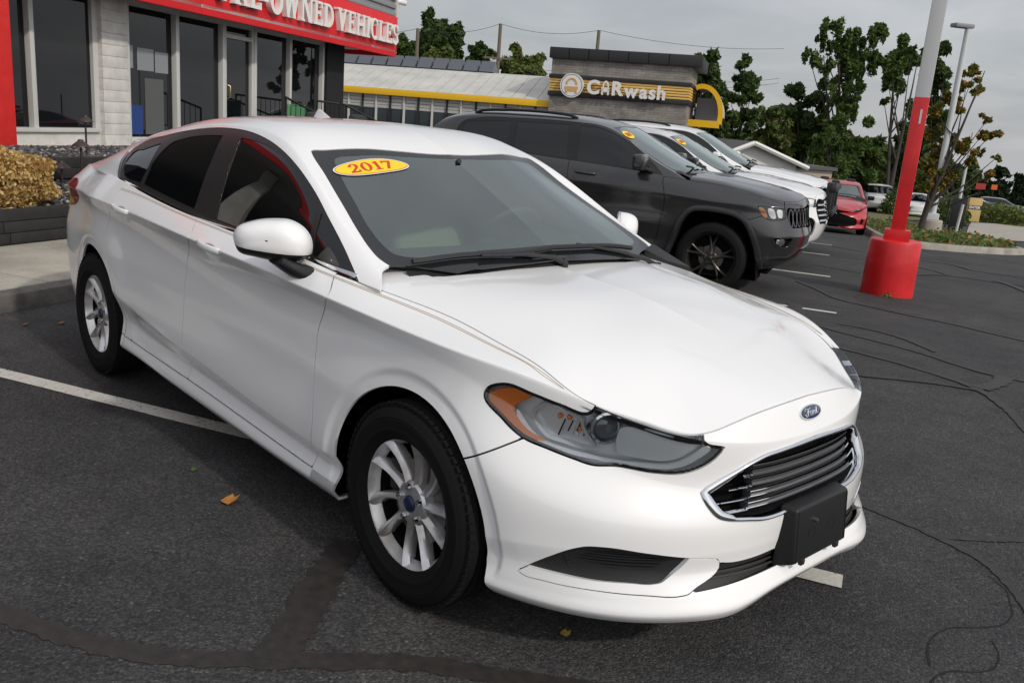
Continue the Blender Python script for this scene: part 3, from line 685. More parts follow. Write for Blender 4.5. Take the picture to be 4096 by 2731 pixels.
    # wheel arch liners
    for (cx, cz, R) in (AF, AR):
        for s in (-1, 1):
            l = MB(); n = 28; vv = []; ff = []
            for i in range(n+1):
                a = math.radians(-8+196*i/n)
                for yy in (.835, .50): vv.append((cx+(R+.012)*math.cos(a), s*yy, max(cz+(R+.012)*math.sin(a), .17)))
            for i in range(n): ff.append((2*i, 2*i+1, 2*i+3, 2*i+2))
            vv += [(cx-R, s*.50, .2), (cx+R, s*.50, .2), (cx+R, s*.50, cz+R), (cx-R, s*.50, cz+R)]; k = len(vv); ff.append((k-4, k-3, k-2, k-1))
            l.add(vv, ff).build('wheel_liner', DARK, car, fix=False)
    # underbody
    MB().box((-1.45, 0, .24), (4.3, 1.36, .06)).box((-1.42, 0, .24), (2.0, 1.62, .07)).build('underbody', DARK, car, bevel=.02)
    for cx in (0., -2.85):
        for s in (-1, 1): wheel(car, (cx, s*.797, .332), s, cap='blue')
    # ---- greenhouse
    dlo = smooth_poly(DLO, 6); ws = smooth_poly(WSHIELD, 5); wc = smooth_poly(WCLEAR, 5)
    gside = lambda mm, poly: np.where(mm.at['r'] < 2.6, psdf(mm, 'x', 'z', poly), 1.)
    gtop = lambda mm, poly: np.where(mm.at['r'] > 1.9, psdf(mm, 'x', 'Y', poly), 1.)
    rg = [(-2.16, -.02, 1), (-2.20, .40), (-2.24, .50), (-2.9, .53), (-3.02, .50), (-3.06, .3), (-3.07, -.02, 1)]
    rgl = smooth_poly(rg, 5)
    lowcut = np.where((g.at['r'] > 2.75) & (g.at['x'] > -.6), psdf(g, 'x', 'Y', [(-.62, -.1), (-.62, .695), (-.40, .695), (-.36, .72), (-.1, .72), (-.1, -.1)]), 1.)
    d = np.maximum.reduce([-gside(g, dlo)+.0005, -gtop(g, ws)+.001, -gtop(g, rgl)+.001, -lowcut])
    rf = clip(g, d); put('roof', rim(join(rf, mirror(rf)), .012), WHITE, car)
    rw = offset(clip(g, gtop(g, rgl)+.0015), -.003); put('rear_window', rim(join(rw, mirror(rw)), .004), TINT, car)
    fr = offset(clip(g, np.maximum(gtop(g, ws)+.0015, -gtop(g, wc))), -.0025)
    w1 = offset(clip(g, gtop(g, wc)+.0003), -.0025)
    wso = put('windshield', join(w1, mirror(w1)), WSG, car)
    put('black_border', rim(join(fr, mirror(fr)), .006), mat('frit', (.012, .014, .015), .05, spec=.7), wso)
    # side windows
    panes = {k: smooth_poly(p, 6) for k, p in PANES.items()}
    d = gside(g, dlo)+.0008
    for k, p in panes.items(): d = np.maximum(d, -gside(g, p)+.0004)
    both('window_trim', offset(clip(g, d), -.004), mat('satin_black_trim', (.016, .015, .015), .32), car, depth=.008)
    for k, p in panes.items(): both(k, offset(clip(g, gside(g, p)-.002), -.0075), TINT, car, depth=.002)
    # bright strip and rubber along the belt
    bl = smooth_poly([(-2.785, 1.20), (-2.765, 1.155), (-2.70, 1.098), (-2.632, 1.076), (-2.297, 1.051), (-1.99, 1.030), (-1.631, 1.014), (-1.316, 1.008), (-1.0, .997), (-.66, .986), (-.52, .980), (-.43, .976)], 6, False)
    def on_house(x, z, off=.0):
        k = np.argmin((g.at['x']-x)**2+(g.at['z']-z)**2+(g.at['r'] > 2.7)*9); return g.v[k]+(x-g.v[k, 0])*np.array([1, 0, 0])+(z-g.v[k, 2])*np.array([0, .25, 1])+g.n[k]*off, g.n[k]
    for s in (-1, 1):
        pts = []; ups = []
        for x, z in bl:
            p, n = on_house(x, z, .002); pts.append(p*np.array([1, -s, 1])); ups.append(n*np.array([1, -s, 1]))
        MB().sweep(pts, [(-.009, -.004), (-.009, .002), (-.005, .0035), (.005, .0035), (.009, .002), (.009, -.004)], ups).build('window_strip', CHROME, car)
        q2 = [p+np.array([0, 0, -.0135]) for p in pts]
        MB().sweep(q2[12:], [(-.005, -.004), (-.005, .002), (.005, .002), (.005, -.004)], ups[12:]).build('belt_seal', BLACKP, car)
    return car, m, g, P, q, v
# ---------------------------------------------------------------- lamps, grille, mirrors, trim and cabin of the white sedan
class OnBody:
    """points on the body by (station, height) and on the house by (x, half-width)"""
    def __init__(s, P, q, v, G, gq, gv):
        s.P, s.q, s.v = P, q, v; k = (v >= 1) & (v <= 9.6); s.Pk = P[k]
        s.g = grid_mesh(G); s.gr = np.tile(gv[:, None], (1, G.shape[1])).ravel()
    def __call__(s, c, z, off=0., side=-1):
        j = np.clip(np.searchsorted(s.q, c)-1, 1, len(s.q)-3); t = (c-s.q[j])/(s.q[j+1]-s.q[j]); t = min(max(t, 0), 1)
        col = s.Pk[:, j]*(1-t)+s.Pk[:, j+1]*t; du = s.Pk[:, j+1]-s.Pk[:, j]
        i = int(np.clip(np.searchsorted(np.maximum.accumulate(col[:, 2]), z)-1, 0, len(col)-2)); w = (z-col[i, 2])/(col[i+1, 2]-col[i, 2]+1e-9); w = min(max(w, 0), 1)
        p = col[i]*(1-w)+col[i+1]*w; n = np.cross(du[i], col[i+1]-col[i]); n /= np.linalg.norm(n); p = p+n*off
        f = np.array([1, -side*1., 1]) if side > 0 else np.ones(3)
        return p*f, n*f
    def house(s, x, Y, off=0.):
        d = (s.g.v[:, 0]-x)**2+(s.g.v[:, 1]+abs(Y))**2+(s.gr < 2.2)*9; k = np.argsort(d)[:4]; w = 1/(d[k]+1e-8); w /= w.sum()
        p = w@s.g.v[k]; n = w@s.g.n[k]; n /= np.linalg.norm(n); p[0], p[1] = x, -abs(Y)
        p[2] = w@(s.g.v[k, 2]-(s.g.n[k, 0]*(x-s.g.v[k, 0])+s.g.n[k, 1]*(-abs(Y)-s.g.v[k, 1]))/s.g.n[k, 2])
        p = p+n*off; f = np.array([1, 1 if Y < 0 else -1, 1.]); return p*f, n*f
def ellipse(cx, cy, a, b, n=40): return [(cx+a*math.cos(2*math.pi*i/n), cy+b*math.sin(2*math.pi*i/n)) for i in range(n)]

def fusion_details(car, P, q, v):
    G, gq, gv = fusion_house(); ob = OnBody(P, q, v, G, gq, gv); BP, BQ, BV = P, q, v
    P2, q2, v2 = fusion_body(.0035, .2, 2.2); k2 = (v2 >= .9) & (v2 <= 9.2); mb = body_attrs(P2[k2], q2, v2[k2]); mb = clip(mb, mb.at['e9']-.02)
    head = smooth_poly(HEAD, 6)
    CH2 = mat('lamp_reflector', (.88, .89, .90), .22, metal=.3); AMB = mat('amber_lens', (.86, .24, .008), .25, coat=.6)
    LGREY = mat('lamp_inner_grey', (.70, .71, .72), .25, metal=.3)
    for s in (-1, 1):
        f = (lambda m: m) if s < 0 else mirror
        lamp = empty('headlight'); lamp.parent = car
        hd = np.maximum(psdf(mb, 'c', 'z', head), mb.at['e9']+.0015)
        def cut(d, off, name, material, rimd=0):
            m = clip(mb, np.maximum(d, mb.at['e9']+.0025)); o_ = M(); o_.n, o_.f, o_.at = m.n, m.f, m.at
            o_.v = m.v+m.n*off if off > -.005 else m.v+np.array([-.84, .50, -.20])*(-off); m = o_
            if rimd: m = rim(m, rimd)
            return put(name, f(m), material, lamp)
        cut(np.maximum(hd+.002, -(hd+.0075)), -.0015, 'lamp_seal', BLACKG, .005)
        wl_ = clip(mb, hd+.0078); E_ = boundary(wl_); u_, i_ = np.unique(E_, return_inverse=True); i_ = i_.reshape(-1, 2); nu = len(u_); w2_ = M(); A_ = wl_.v[u_]-wl_.n[u_]*.002; w2_.v = np.concatenate([A_, A_+np.array([-.84, .50, -.20])*.056]); w2_.f = np.concatenate([np.stack([i_[:, 0], i_[:, 1], i_[:, 1]+nu], 1), np.stack([i_[:, 0], i_[:, 1]+nu, i_[:, 0]+nu], 1)]); w2_.at = {}; e_ = A_[i_[:, 1]]-A_[i_[:, 0]]; fn_ = np.cross(e_, np.array([-.84, .50, -.20])); w2_.n = np.zeros((2*nu, 3)); np.add.at(w2_.n, i_[:, 0], fn_); np.add.at(w2_.n, i_[:, 1], fn_); w2_.n[nu:] = w2_.n[:nu]; w2_.n /= np.linalg.norm(w2_.n, axis=1, keepdims=True)+1e-9; put('lamp_wall', f(w2_), mat('lamp_shell', (.86, .88, .89), .35, metal=.05), lamp)
        cut(hd+.002, -.0005, 'lens', LENS)
        cut(hd-.002, -.058, 'housing', mat('lamp_shell', (.86, .88, .89), .35, metal=.05))
        amber = smooth_poly([(0.266, 0.768), (0.29, 0.785), (0.345, 0.8), (0.412, 0.789), (0.366, 0.761), (0.352, 0.746), (0.367, 0.723), (0.407, 0.693), (0.471, 0.671), (0.44, 0.671), (0.396, 0.679), (0.339, 0.71)], 5)
        cut(np.maximum(psdf(mb, 'c', 'z', amber), hd+.009), -.010, 'amber_marker', AMB, .012)
        bowl = smooth_poly([(0.419, 0.745), (0.47, 0.778), (0.546, 0.756), (0.572, 0.747), (0.582, 0.722), (0.625, 0.67), (0.521, 0.675), (0.467, 0.686)], 5)
        bd = psdf(mb, 'c', 'z', bowl)
        cut(bd, -.046, 'signal_reflector', CH2)
        cut(np.maximum.reduce([bd-.004, -(bd+.006), hd+.009]), -.020, 'bezel', LGREY, .028)
        plate = smooth_poly([(0.706, 0.732), (0.793, 0.739), (0.886, 0.725), (0.989, 0.702), (0.911, 0.657), (0.778, 0.653), (0.702, 0.669)], 5)
        pd = psdf(mb, 'c', 'z', plate)
        cut(pd, -.030, 'main_reflector', mat('lamp_sky_pale', (.84, .87, .88), .25, metal=.1), .02)  # pale colour stands in for the sky reflected by the chrome plate
        strip = smooth_poly([(0.363, 0.744), (0.378, 0.731), (0.42, 0.695), (0.456, 0.676), (0.528, 0.661), (0.632, 0.649), (0.761, 0.643), (0.911, 0.652), (0.959, 0.676), (1.001, 0.7), (1.017, 0.694), (0.972, 0.66), (0.924, 0.638), (0.763, 0.631), (0.634, 0.638), (0.521, 0.65), (0.444, 0.669), (0.408, 0.688), (0.367, 0.723)], 4)
        cut(np.maximum(psdf(mb, 'c', 'z', strip), hd+.004), -.012, 'light_strip', mat('light_guide', (.92, .93, .94), .2), .010)
        # projector: ring, barrel and ball
        c0, n0 = ob(0.659, 0.72, -.012, s); ax = np.array([.86, s*.5, -.02]); ax /= np.linalg.norm(ax)
        c0 = c0-ax*.03
        MB().lathe([(.043, -.03), (.047, .0), (.047, .008), (.040, .010), (.036, .0), (.036, -.02)], c0, ax, 40).build('projector_ring', CHROME, lamp)
        MB().lathe([(.0003, .016)]+[(.036*math.sin(math.pi/2*i/10), .016*math.cos(math.pi/2*i/10)) for i in range(1, 11)], c0-ax*.004, ax, 40).build('projector_lens', mat('projector_glass', (.10, .12, .14), .03, spec=.8, coat=1), lamp)
        # little faceted bulbs of the turn signal
        for cc, zz in ((.49, .735), (.52, .735), (.56, .735), (.56, .708), (.55, .695)):
            p, n = ob(cc, zz, -.034, s); MB().lathe([(.0002, .009), (.006, .006), (.009, -.004)], p, n, 10).build('signal_facet', AMB if cc != .55 else CH2, lamp)
        for k in range(9):
            cc = .495+.013*k; p, n = ob(cc, .690+.004*(k % 3), -.036, s); p2, _ = ob(cc+.012, .728+.003*(k % 2), -.036, s)
            MB().tube([p, p2], .0022, 5).build('reflector_rib', CH2 if k % 2 else BLACKG, lamp)
    # ---- grille
    grl = smooth_poly(GRILLE, 6); gr = empty('grille'); gr.parent = car
    gd = psdf(mb, 'c', 'z', grl); cc = mb.at['c']; zz = mb.at['z']
    half = [p for p in np.asarray(grl) if p[0] <= 1.4499]; ctr = np.array([1.45, .575])
    k0 = int(np.argmin([p[0] for p in half])); half = half[::-1] if half[0][1] < half[-1][1] else half
    top_c = [(1.4499, np.interp(1.4499, [1.438, 1.53], [GRILLE[7][1], GRILLE[8][1]]))]; bot_c = [(1.4499, GRILLE[10][1])]
    order = sorted([tuple(p) for p in half], key=lambda p: math.atan2(p[1]-.572, p[0]-1.30)); order = [p for p in order]
    up_ = sorted([p for p in order if p[1] >= .5655], key=lambda p: -p[0]); lo_ = sorted([p for p in order if p[1] < .5655], key=lambda p: p[0])
    pth = top_c+up_+lo_+bot_c; pth = [pth[0]]+[b for a, b in zip(pth[:-1], pth[1:]) if math.hypot(a[0]-b[0], a[1]-b[1]) > .004]
    pts = []; ups = []; wid = []
    for c_, z_ in pth:
        inn = ctr-np.array([c_, z_]); inn[0] *= .5; inn /= np.linalg.norm(inn); w_ = float(np.interp(c_, [1.0, 1.05, 1.12, 1.45], [.0125, .0115, .0068, .0062]))+(.003 if z_ < .56 and c_ < 1.12 else 0)
        p, n = ob(min(c_+inn[0]*w_, 1.4499), z_+inn[1]*w_, .0, -1); pts.append(p); ups.append(n); wid.append(w_)
    fl = np.array([1, -1, 1]); pts = pts+[p*fl for p in pts[::-1]][1:-1]; ups = ups+[n*fl for n in ups[::-1]][1:-1]; wid = wid+wid[::-1][1:-1]
    vv = []; ff = []; Np = len(pts)
    for i in range(Np):
        t_ = pts[(i+1) % Np]-pts[i-1]; t_ /= np.linalg.norm(t_)+1e-9; sd = np.cross(t_, ups[i]); sd /= np.linalg.norm(sd)+1e-9; w_ = wid[i]
        vv += [pts[i]+sd*a_*w_+ups[i]*b_ for a_, b_ in ((-1.05, -.02), (-1.05, .001), (-.8, .0055), (-.2, .0085), (.3, .0085), (.85, .0045), (1.05, .0), (1.05, -.025))]
    for i in range(Np):
        j_ = (i+1) % Np
        for k_ in range(7): ff.append((i*8+k_, i*8+k_+1, j_*8+k_+1, j_*8+k_))
    MB().add(vv, ff).build('chrome_surround', CHROME, gr, smooth=50)
    back = offset(clip(mb, gd-.004), -.075); put('grille_back', join(back, mirror(back)), DARK, gr)
    well = clip(mb, gd+.010); well = offset(well, -.004); E = boundary(well)
    wl = rim(well, .07); wl.f = wl.f[len(well.f):]; wl = compact(wl); put('grille_well', join(wl, mirror(wl)), BLACKP, gr)
    SLAT = mat('grille_slat', (.20, .205, .215), .24, metal=.75)
    def slat_path(z0, c0, c1, off, n=40, drop=0.):
        out = []
        for i in range(n+1):
            c = c0+(c1-c0)*i/n; p, nn = ob(min(c, 1.4499), z0+drop*(1.45-c), off, -1); out.append((p, nn))
        return out
    for k, z0 in enumerate((.640, .6115, .583, .5545, .526)):
        z0 -= .004
        half = [(p, n) for p, n in slat_path(z0, 1.185, 1.4495, -.016, 30, -.012)]
        full = half+[(p*np.array([1, -1, 1]), n*np.array([1, -1, 1])) for p, n in half[::-1][1:]]
        pts = [p for p, n in full]; ups = [n for p, n in full]
        if k: MB().sweep(pts, [(-.0085, -.03), (-.0080, -.008), (.002, .0055), (.006, .006), (.0075, .003), (.0075, -.03)], ups).build('slat', SLAT, gr)
        tr = [p-np.array([0, 0, .0085])+n*.004 for p, n in full]
        MB().sweep(tr, [(-.0022, -.008), (-.0022, .002), (.0022, .002), (.0022, -.008)], ups).build('slat_trim', CHROME, gr)
        if k:
            tr2 = [p+np.array([0, 0, .0060])+n*.002 for p, n in full]
            MB().sweep(tr2, [(-.0012, -.008), (-.0012, .002), (.0012, .002), (.0012, -.008)], ups).build('slat_trim', CHROME, gr)
        c0 = {0: 1.20, 1: 1.155, 2: 1.10, 3: 1.052, 4: 1.062}[k]
        if k:
            o = slat_path(z0-.0105, c0, 1.192, -.018, 14, -.012)
            for s in (-1, 1):
                fl = np.array([1, -s, 1]); pp = [p*fl for p, n in o]; uu = [n*fl for p, n in o]
                MB().sweep(pp, [(-.0042, -.02), (-.0040, -.002), (.001, .004), (.0040, .002), (.0042, -.02)], uu).build('slat_end', CHROME, gr)
    # ---- fog insets and the lower intake
    fogo = smooth_poly(FOGOUT, 6); fogi = smooth_poly(FOGIN, 6); itk = smooth_poly(INTAKE, 6)
    fo = psdf(mb, 'c', 'z', fogo); fi = psdf(mb, 'c', 'z', fogi); it = psdf(mb, 'c', 'z', itk)
    m = offset(clip(mb, np.maximum(fo+.0018, -fi)), .002)
    both('fog_bezel', m, WHITE, car, depth=.03)
    TEX = mat('grained_plastic', (.016, .016, .017), .55)
    for s in (-1, 1):
        f = (lambda x: x) if s < 0 else mirror
        dep = -.012-.032*np.clip(-fi/.05, 0, 1)*np.clip((mb.at['c']-.44)/.3, 0, 1)
        ml = M(); ml.v = mb.v+mb.n*dep[:, None]; ml.n, ml.f, ml.at = mb.n, mb.f, mb.at; ml = clip(ml, fi-.004)
        fp = put('fog_insert', f(ml), TEX, car)
        for k in range(9):
            z0 = .400-.0085*k; c1 = .985-.0095*k*1.1; c0 = .56+.004*k
            pts = []; ups = []
            for i in range(19):
                c = c0+(c1-c0)*i/18; zc = z0-.012*(c-.70); p, n = ob(c, zc, -.030 if i else -.018, s); pts.append(p); ups.append(n)
            MB().sweep(pts, [(-.0028, -.02), (-.0020, .004), (.0020, .004), (.0028, -.02)], ups).build('rib', TEX, fp)
    bk = offset(clip(mb, it-.003), -.03); put('intake_back', join(bk, mirror(bk)), TEX, car)
    for k, (z0, w) in enumerate(((.345, .006), (.333, .003), (.322, .003))):
        half = slat_path(z0, 1.10-.02*k, 1.4495, -.012, 30, -.0); full = [(p, n) for p, n in half]+[(p*np.array([1, -1, 1]), n*np.array([1, -1, 1])) for p, n in half[::-1][1:]]
        MB().sweep([p for p, n in full], [(-w, -.03), (-w, .002), (w, .002), (w, -.03)], [n for p, n in full]).build('intake_bar', TEX, car)
    # ---- plate bracket
    br = empty('plate_bracket'); br.parent = car
    def bf(y, z, d): return (.888+d+(.40-z)*.10, y, z)
    w = .152
    b = MB(); prof = [(-w, .492), (w, .492), (w, .318), (-w, .318)]
    b.add([bf(-w-.012, .495, -.012), bf(w+.012, .495, -.012), bf(w-.004, .300, -.02), bf(-w-.03, .300, -.02), bf(-w, .490, .040), bf(w, .490, .040), bf(w, .322, .040), bf(-w, .322, .040)],
          [(0, 3, 2, 1), (4, 5, 6, 7), (0, 1, 5, 4), (1, 2, 6, 5), (2, 3, 7, 6), (3, 0, 4, 7)])
    bo = b.build('bracket_body', mat('bracket_plastic', (.012, .012, .013), .45), br, bevel=.010, seg=3)
    rl = MB().sweep([bf(-w+.008, .482, .0405), bf(w-.008, .482, .0405), bf(w-.008, .330, .0405), bf(-w+.008, .330, .0405)], [(-.002, -.002), (-.002, .0016), (.002, .0016), (.002, -.002)], (1, 0, .1), closed=True).build('bracket_rim', BLACKP, br)
    for y in (-.062, .055):
        c = bf(y, .402, .040); MB().lathe([(.019, .0005), (.017, -.004), (.012, -.015), (.0005, -.018)], c, (1, 0, .1), 24).build('bolt_recess', DARK, br)
    c = np.array(bf(-.048, .438, .040)); MB().cyl(c, c+np.array([.010, 0, .001]), .006, .006, 6).build('bolt', CHROME, br)
    for y in (-.115, .088):
        MB().box(bf(y, .324, .042), (.012, .022, .018)).build('clip', BLACKP, br, bevel=.003)
    # ---- oval badge
    p0, n0 = ob(1.4495, .742, .001, -1); n0[1] = 0; n0 /= np.linalg.norm(n0); Yx = np.array([0, 1., 0]); U = np.cross(n0, Yx); U = -U if U[2] < 0 else U
    def bd(y, z, d): return p0+Yx*y+U*z+n0*d
    em = empty('badge'); em.parent = car
    def oval(a, b, d0, d1, dome=0., n=48):
        v = []; f = []; R = [(1., d0), (1., d1), (.94, d1+dome*.5), (.6, d1+dome*.85), (.0, d1+dome)]
        for k, (t, d) in enumerate(R):
            for i in range(n): v.append(bd(a*t*math.cos(2*math.pi*i/n), b*t*math.sin(2*math.pi*i/n), d))
        for k in range(len(R)-1):
            for i in range(n): f.append((k*n+i, k*n+(i+1) % n, (k+1)*n+(i+1) % n, (k+1)*n+i))
        return MB().add(v, f)
    oval(.0585, .0235, -.004, .003).build('badge_rim', CHROME, em)
    oval(.0535, .0195, .000, .0042, .002).build('badge_face', mat('badge_blue', (.010, .022, .075), .12, coat=1), em)
    SIL = mat('badge_silver', (.75, .76, .78), .2, metal=.6)
    strokes = [[(-.040, .006), (-.037, .011), (-.026, .0115), (-.012, .010), (-.006, .013)], [(-.020, .011), (-.024, .000), (-.027, -.008), (-.033, -.012), (-.038, -.009), (-.036, -.005)], [(-.030, .001), (-.020, .002), (-.015, .004)],
               [(-.006, -.008), (-.011, -.005), (-.010, .001), (-.005, .003), (-.001, -.001), (-.002, -.006), (-.006, -.008)], [(-.001, .001), (.005, .002), (.006, .002), (.005, -.004), (.004, -.008)], [(.006, -.001), (.009, .002), (.012, .0025)],
               [(.022, .002), (.017, .001), (.014, -.004), (.017, -.008), (.021, -.005), (.024, .003), (.027, .012), (.025, .004), (.024, -.004), (.027, -.008), (.033, -.006)]]
    for k, st in enumerate(strokes):
        MB().tube([bd(x, z, .0062+.0004*k*0) for x, z in smooth_poly(st, 5, False)], .00125, 6).build('badge_letter', SIL, em)
    # ---- door mirrors
    OUT = [(1.061, 1.067), (1.058, 1.03), (1.046, 1.0), (1.0, .986), (.955, .978), (.905, .98), (.872, 1.002), (.864, 1.045), (.888, 1.104), (.924, 1.126), (.957, 1.126), (1.018, 1.112), (1.05, 1.092)]
    out = smooth_poly(OUT, 6); cen = np.array([.962, 1.055]); MN = np.array([.72, -.69, .05])
    rows = []
    for t in np.linspace(0.02, 1, 40):
        tt = 1-(1-t)**1.8; h = (1-tt**3.0)**(1/2.2)
        rows.append([np.array([.21-(cen[0]+(a-cen[0])*tt), -(cen[0]+(a-cen[0])*tt), cen[1]+(b-cen[1])*tt])+MN*(.095*h-.055) for a, b in np.vstack([out, out[:1]])])
    R = np.array(rows)[::-1]; yy = np.array([[cen[0]+(a-cen[0])*(1-(1-t)**1.8) for a, b in np.vstack([out, out[:1]])] for t in np.linspace(.02, 1, 40)])[::-1]
    mm = grid_mesh(R[:, ::-1], y=yy[:, ::-1], z=R[:, ::-1, 2])
    if (mm.n@MN).mean() < 0: mm.n *= -1; mm.f = mm.f[:, ::-1].copy()
    split = mm.at['z']-np.interp(mm.at['y'], [.86, .875, .984, 1.062], [1.007, 1.009, 1.018, 1.028])
    for s in (-1, 1):
        f = (lambda x: x) if s < 0 else mirror
        mi = empty('door_mirror'); mi.parent = car
        put('mirror_shell', f(rim(clip(mm, -split+.0008), .006)), WHITE, mi)
        put('mirror_base_shell', f(clip(mm, split+.0008)), mat('mirror_plastic', (.016, .016, .017), .35), mi)
        MB().add([(.21-a-.053*.72, s*(a-.053*.69), b) for a, b in out], [tuple(range(len(out)))]).build('mirror_glass', mat('mirror_silver', (.7, .7, .7), .02, metal=1), mi, fix=False)
        foot = [(-.735, .948, .992), (-.715, .920, .972), (-.69, .892, .955), (-.66, .862, .945), (-.645, .835, .945)]
        v = []; fc = []; n = 14
        for k, (x, y, z) in enumerate(foot):
            u = k/4; ra = .050+.012*u*u; rb = .018+.014*u
            for i in range(n):
                a = 2*math.pi*i/n; e = np.sign(math.cos(a))*abs(math.cos(a))**.8, np.sign(math.sin(a))*abs(math.sin(a))**.8
                v.append((x+ra*e[0], s*(y-rb*e[1]*.45), z+rb*e[1]))
        for k in range(4):
            for i in range(n): fc.append((k*n+i, k*n+(i+1) % n, (k+1)*n+(i+1) % n, (k+1)*n+i))
        fc += [tuple(range(n)), tuple(4*n+i for i in range(n))]
        MB().add(v, fc).build('mirror_foot', MAT['mirror_plastic'], mi, smooth=60)
    # ---- door handles
    for x0, z0 in ((-1.35, .938), (-2.35, .962)):
        for s in (-1, 1):
            h = empty('door_handle'); h.parent = car; v = []; fc = []; n = 14; K = 22
            for k in range(K+1):
                u = k/K; x = x0-.108+.216*u; e = math.sin(math.pi*min(max(u, .0), 1))**.32
                p, nn = ob(x, z0-.012*(u-.5), 0, s); yo = .910+.030*e**1.5
                rb = .0145*(.35+.65*e)+.003*(u-.5); ra = .0085*(.3+.7*e)
                for i in range(n):
                    a = 2*math.pi*i/n; v.append((x, s*(yo+ra*math.cos(a)), z0-.012*(u-.5)+rb*math.sin(a)))
            for k in range(K):
                for i in range(n): fc.append((k*n+i, k*n+(i+1) % n, (k+1)*n+(i+1) % n, (k+1)*n+i))
            fc += [tuple(range(n)), tuple(K*n+i for i in range(n))]
            MB().add(v, fc).build('pull', WHITE, h, smooth=60)
    # ---- pinstripe
    TAN = mat('tan_pinstripe', (.42, .30, .17), .4)
    def rc(c, r_, off, s):
        j = int(np.clip(np.searchsorted(BQ, c)-1, 1, len(BQ)-3)); t = (c-BQ[j])/(BQ[j+1]-BQ[j]); i = int(np.clip(np.searchsorted(BV, r_)-1, 0, len(BV)-2)); w_ = (r_-BV[i])/(BV[i+1]-BV[i])
        g_ = lambda ii: BP[ii, j]*(1-t)+BP[ii, j+1]*t
        p = g_(i)*(1-w_)+g_(i+1)*w_; n = np.cross(BP[i, j+1]-BP[i, j], BP[i+1, j]-BP[i, j]); n /= np.linalg.norm(n); f = np.array([1, -1., 1]) if s > 0 else np.ones(3); return (p+n*off)*f, n*f
    for s in (-1, 1):
        for dr_ in (0, -.055):
            pp = smooth_poly([(-2.52, 8.74), (-2.25, 8.83), (-1.62, 8.93), (-1.3, 8.92), (-.9, 8.90), (-.591, 8.88), (-.344, 8.85), (-.135, 8.82), (.07, 8.80), (.2, 8.80), (.33, 8.80), (.42, 8.62 if dr_ else 8.78), (.50, 8.52)], 6, False)
            o = []; u = []
            for c, r_ in pp: p, n = rc(c, r_+dr_*(1 if c < .36 else max(0, (.5-c)/.14)), .0006, s); o.append(p); u.append(n)
            MB().sweep(o, [(-.0011, -.0004), (-.0011, .0003), (.0011, .0003), (.0011, -.0004)], u).build('pinstripe', TAN, car)
    # ---- cowl, wipers
    w = []; 
    N = 40; vv = []; ff = []
    for i in range(N+1):
        y = -.64+1.28*i/N; a = abs(y); xe = np.interp(a, [0, .2, .42, .58, .655, .70, .78], [-.30, -.303, -.315, -.34, -.37, -.42, -.46]); ze = ob.house(xe, max(a, .001)*(-1))[0][2]-.012 if a < .70 else .985
        vv += [(-.22, y, .945), (-.268, y, .955-.02*(a/.78)**2), (xe+.01, y, ze-.02), (xe-.03, y, ze+.004)]
    for i in range(N):
        for k in range(3): ff.append((4*i+k, 4*i+k+1, 4*i+5+k, 4*i+4+k))
    MB().add(vv, ff).build('cowl', BLACKP, car, smooth=60)
    def wiper(yb0, yb1, x0, x1, arm):
        wi = empty('wiper'); wi.parent = car; pts = []; ups = []
        for i in range(21):
            t = i/20; y = yb0+(yb1-yb0)*t; x = x0+(x1-x0)*t; p, n = ob.house(x, y if y < 0 else abs(y), .010); p = np.array([p[0], y, p[2]]); pts.append(p); ups.append(n*np.array([1, 1, 1]))
        MB().sweep(pts, [(-.011, .0), (-.006, .010), (.004, .012), (.010, .004), (.004, -.006), (-.004, -.006)], ups).build('blade', BLACKP, wi)
        (ax, ay), (bx, by) = arm; pa, _ = ob.house(ax, ay, .0); pb, _ = ob.house(bx, by, .022); pa = np.array([ax, ay, pa[2]-.01]); pb = np.array([bx, by, pb[2]])
        mid = (pa+pb)/2+np.array([-.005, 0, .016])
        MB().tube([pa, pa*.7+mid*.3+np.array([0, 0, .012]), mid, pb], [.012, .010, .008, .005], 8).build('arm', BLACKP, wi, smooth=60)
        MB().cyl(pa-np.array([0, 0, .02]), pa+np.array([0, 0, .018]), .016, .012, 14).build('pivot', BLACKP, wi, bevel=.003)
    wiper(-.20, .50, -.318, -.352, ((-.285, .62), (-.335, .15)))
    wiper(-.62, -.12, -.385, -.302, ((-.270, .02), (-.32, -.36)))
    MB().add([(-.40, .66, 1.012), (-.30, .70, .975), (-.22, .76, .958), (-.28, .79, .965), (-.42, .74, 1.03), (-.40, .66, .96), (-.22, .76, .93), (-.42, .74, .97)], [(0, 1, 4), (1, 2, 3), (1, 3, 4), (0, 5, 6, 2, 1), (2, 6, 7, 4, 3), (0, 4, 7, 5)]).build('cowl_end', BLACKP, car)
    # ---- windshield sticker
    c0, n0 = ob.house(-.945, -.425, .003); tx = np.array([.046, .316, .032]); tx -= n0*(tx@n0); tx /= np.linalg.norm(tx); ty = np.cross(n0, tx)
    st = empty('price_sticker'); st.parent = car
    def sp(a, b, d):
        p = c0+tx*a+ty*b; h, n = ob.house(p[0], p[1], .0012+d); return h
    def disc(a, b, d, name, material):
        v = [sp(0, 0, d)]; f = []; n = 56
        for t in (.34, .67, 1):
            v += [sp(a*t*math.cos(2*math.pi*i/n), b*t*math.sin(2*math.pi*i/n), d) for i in range(n)]
        for i in range(n): f.append((0, 1+i, 1+(i+1) % n))
        for k in range(2):
            for i in range(n): f.append((1+k*n+i, 1+(k+1)*n+i, 1+(k+1)*n+(i+1) % n, 1+k*n+(i+1) % n))
        MB().add(v, f).build(name, material, st)
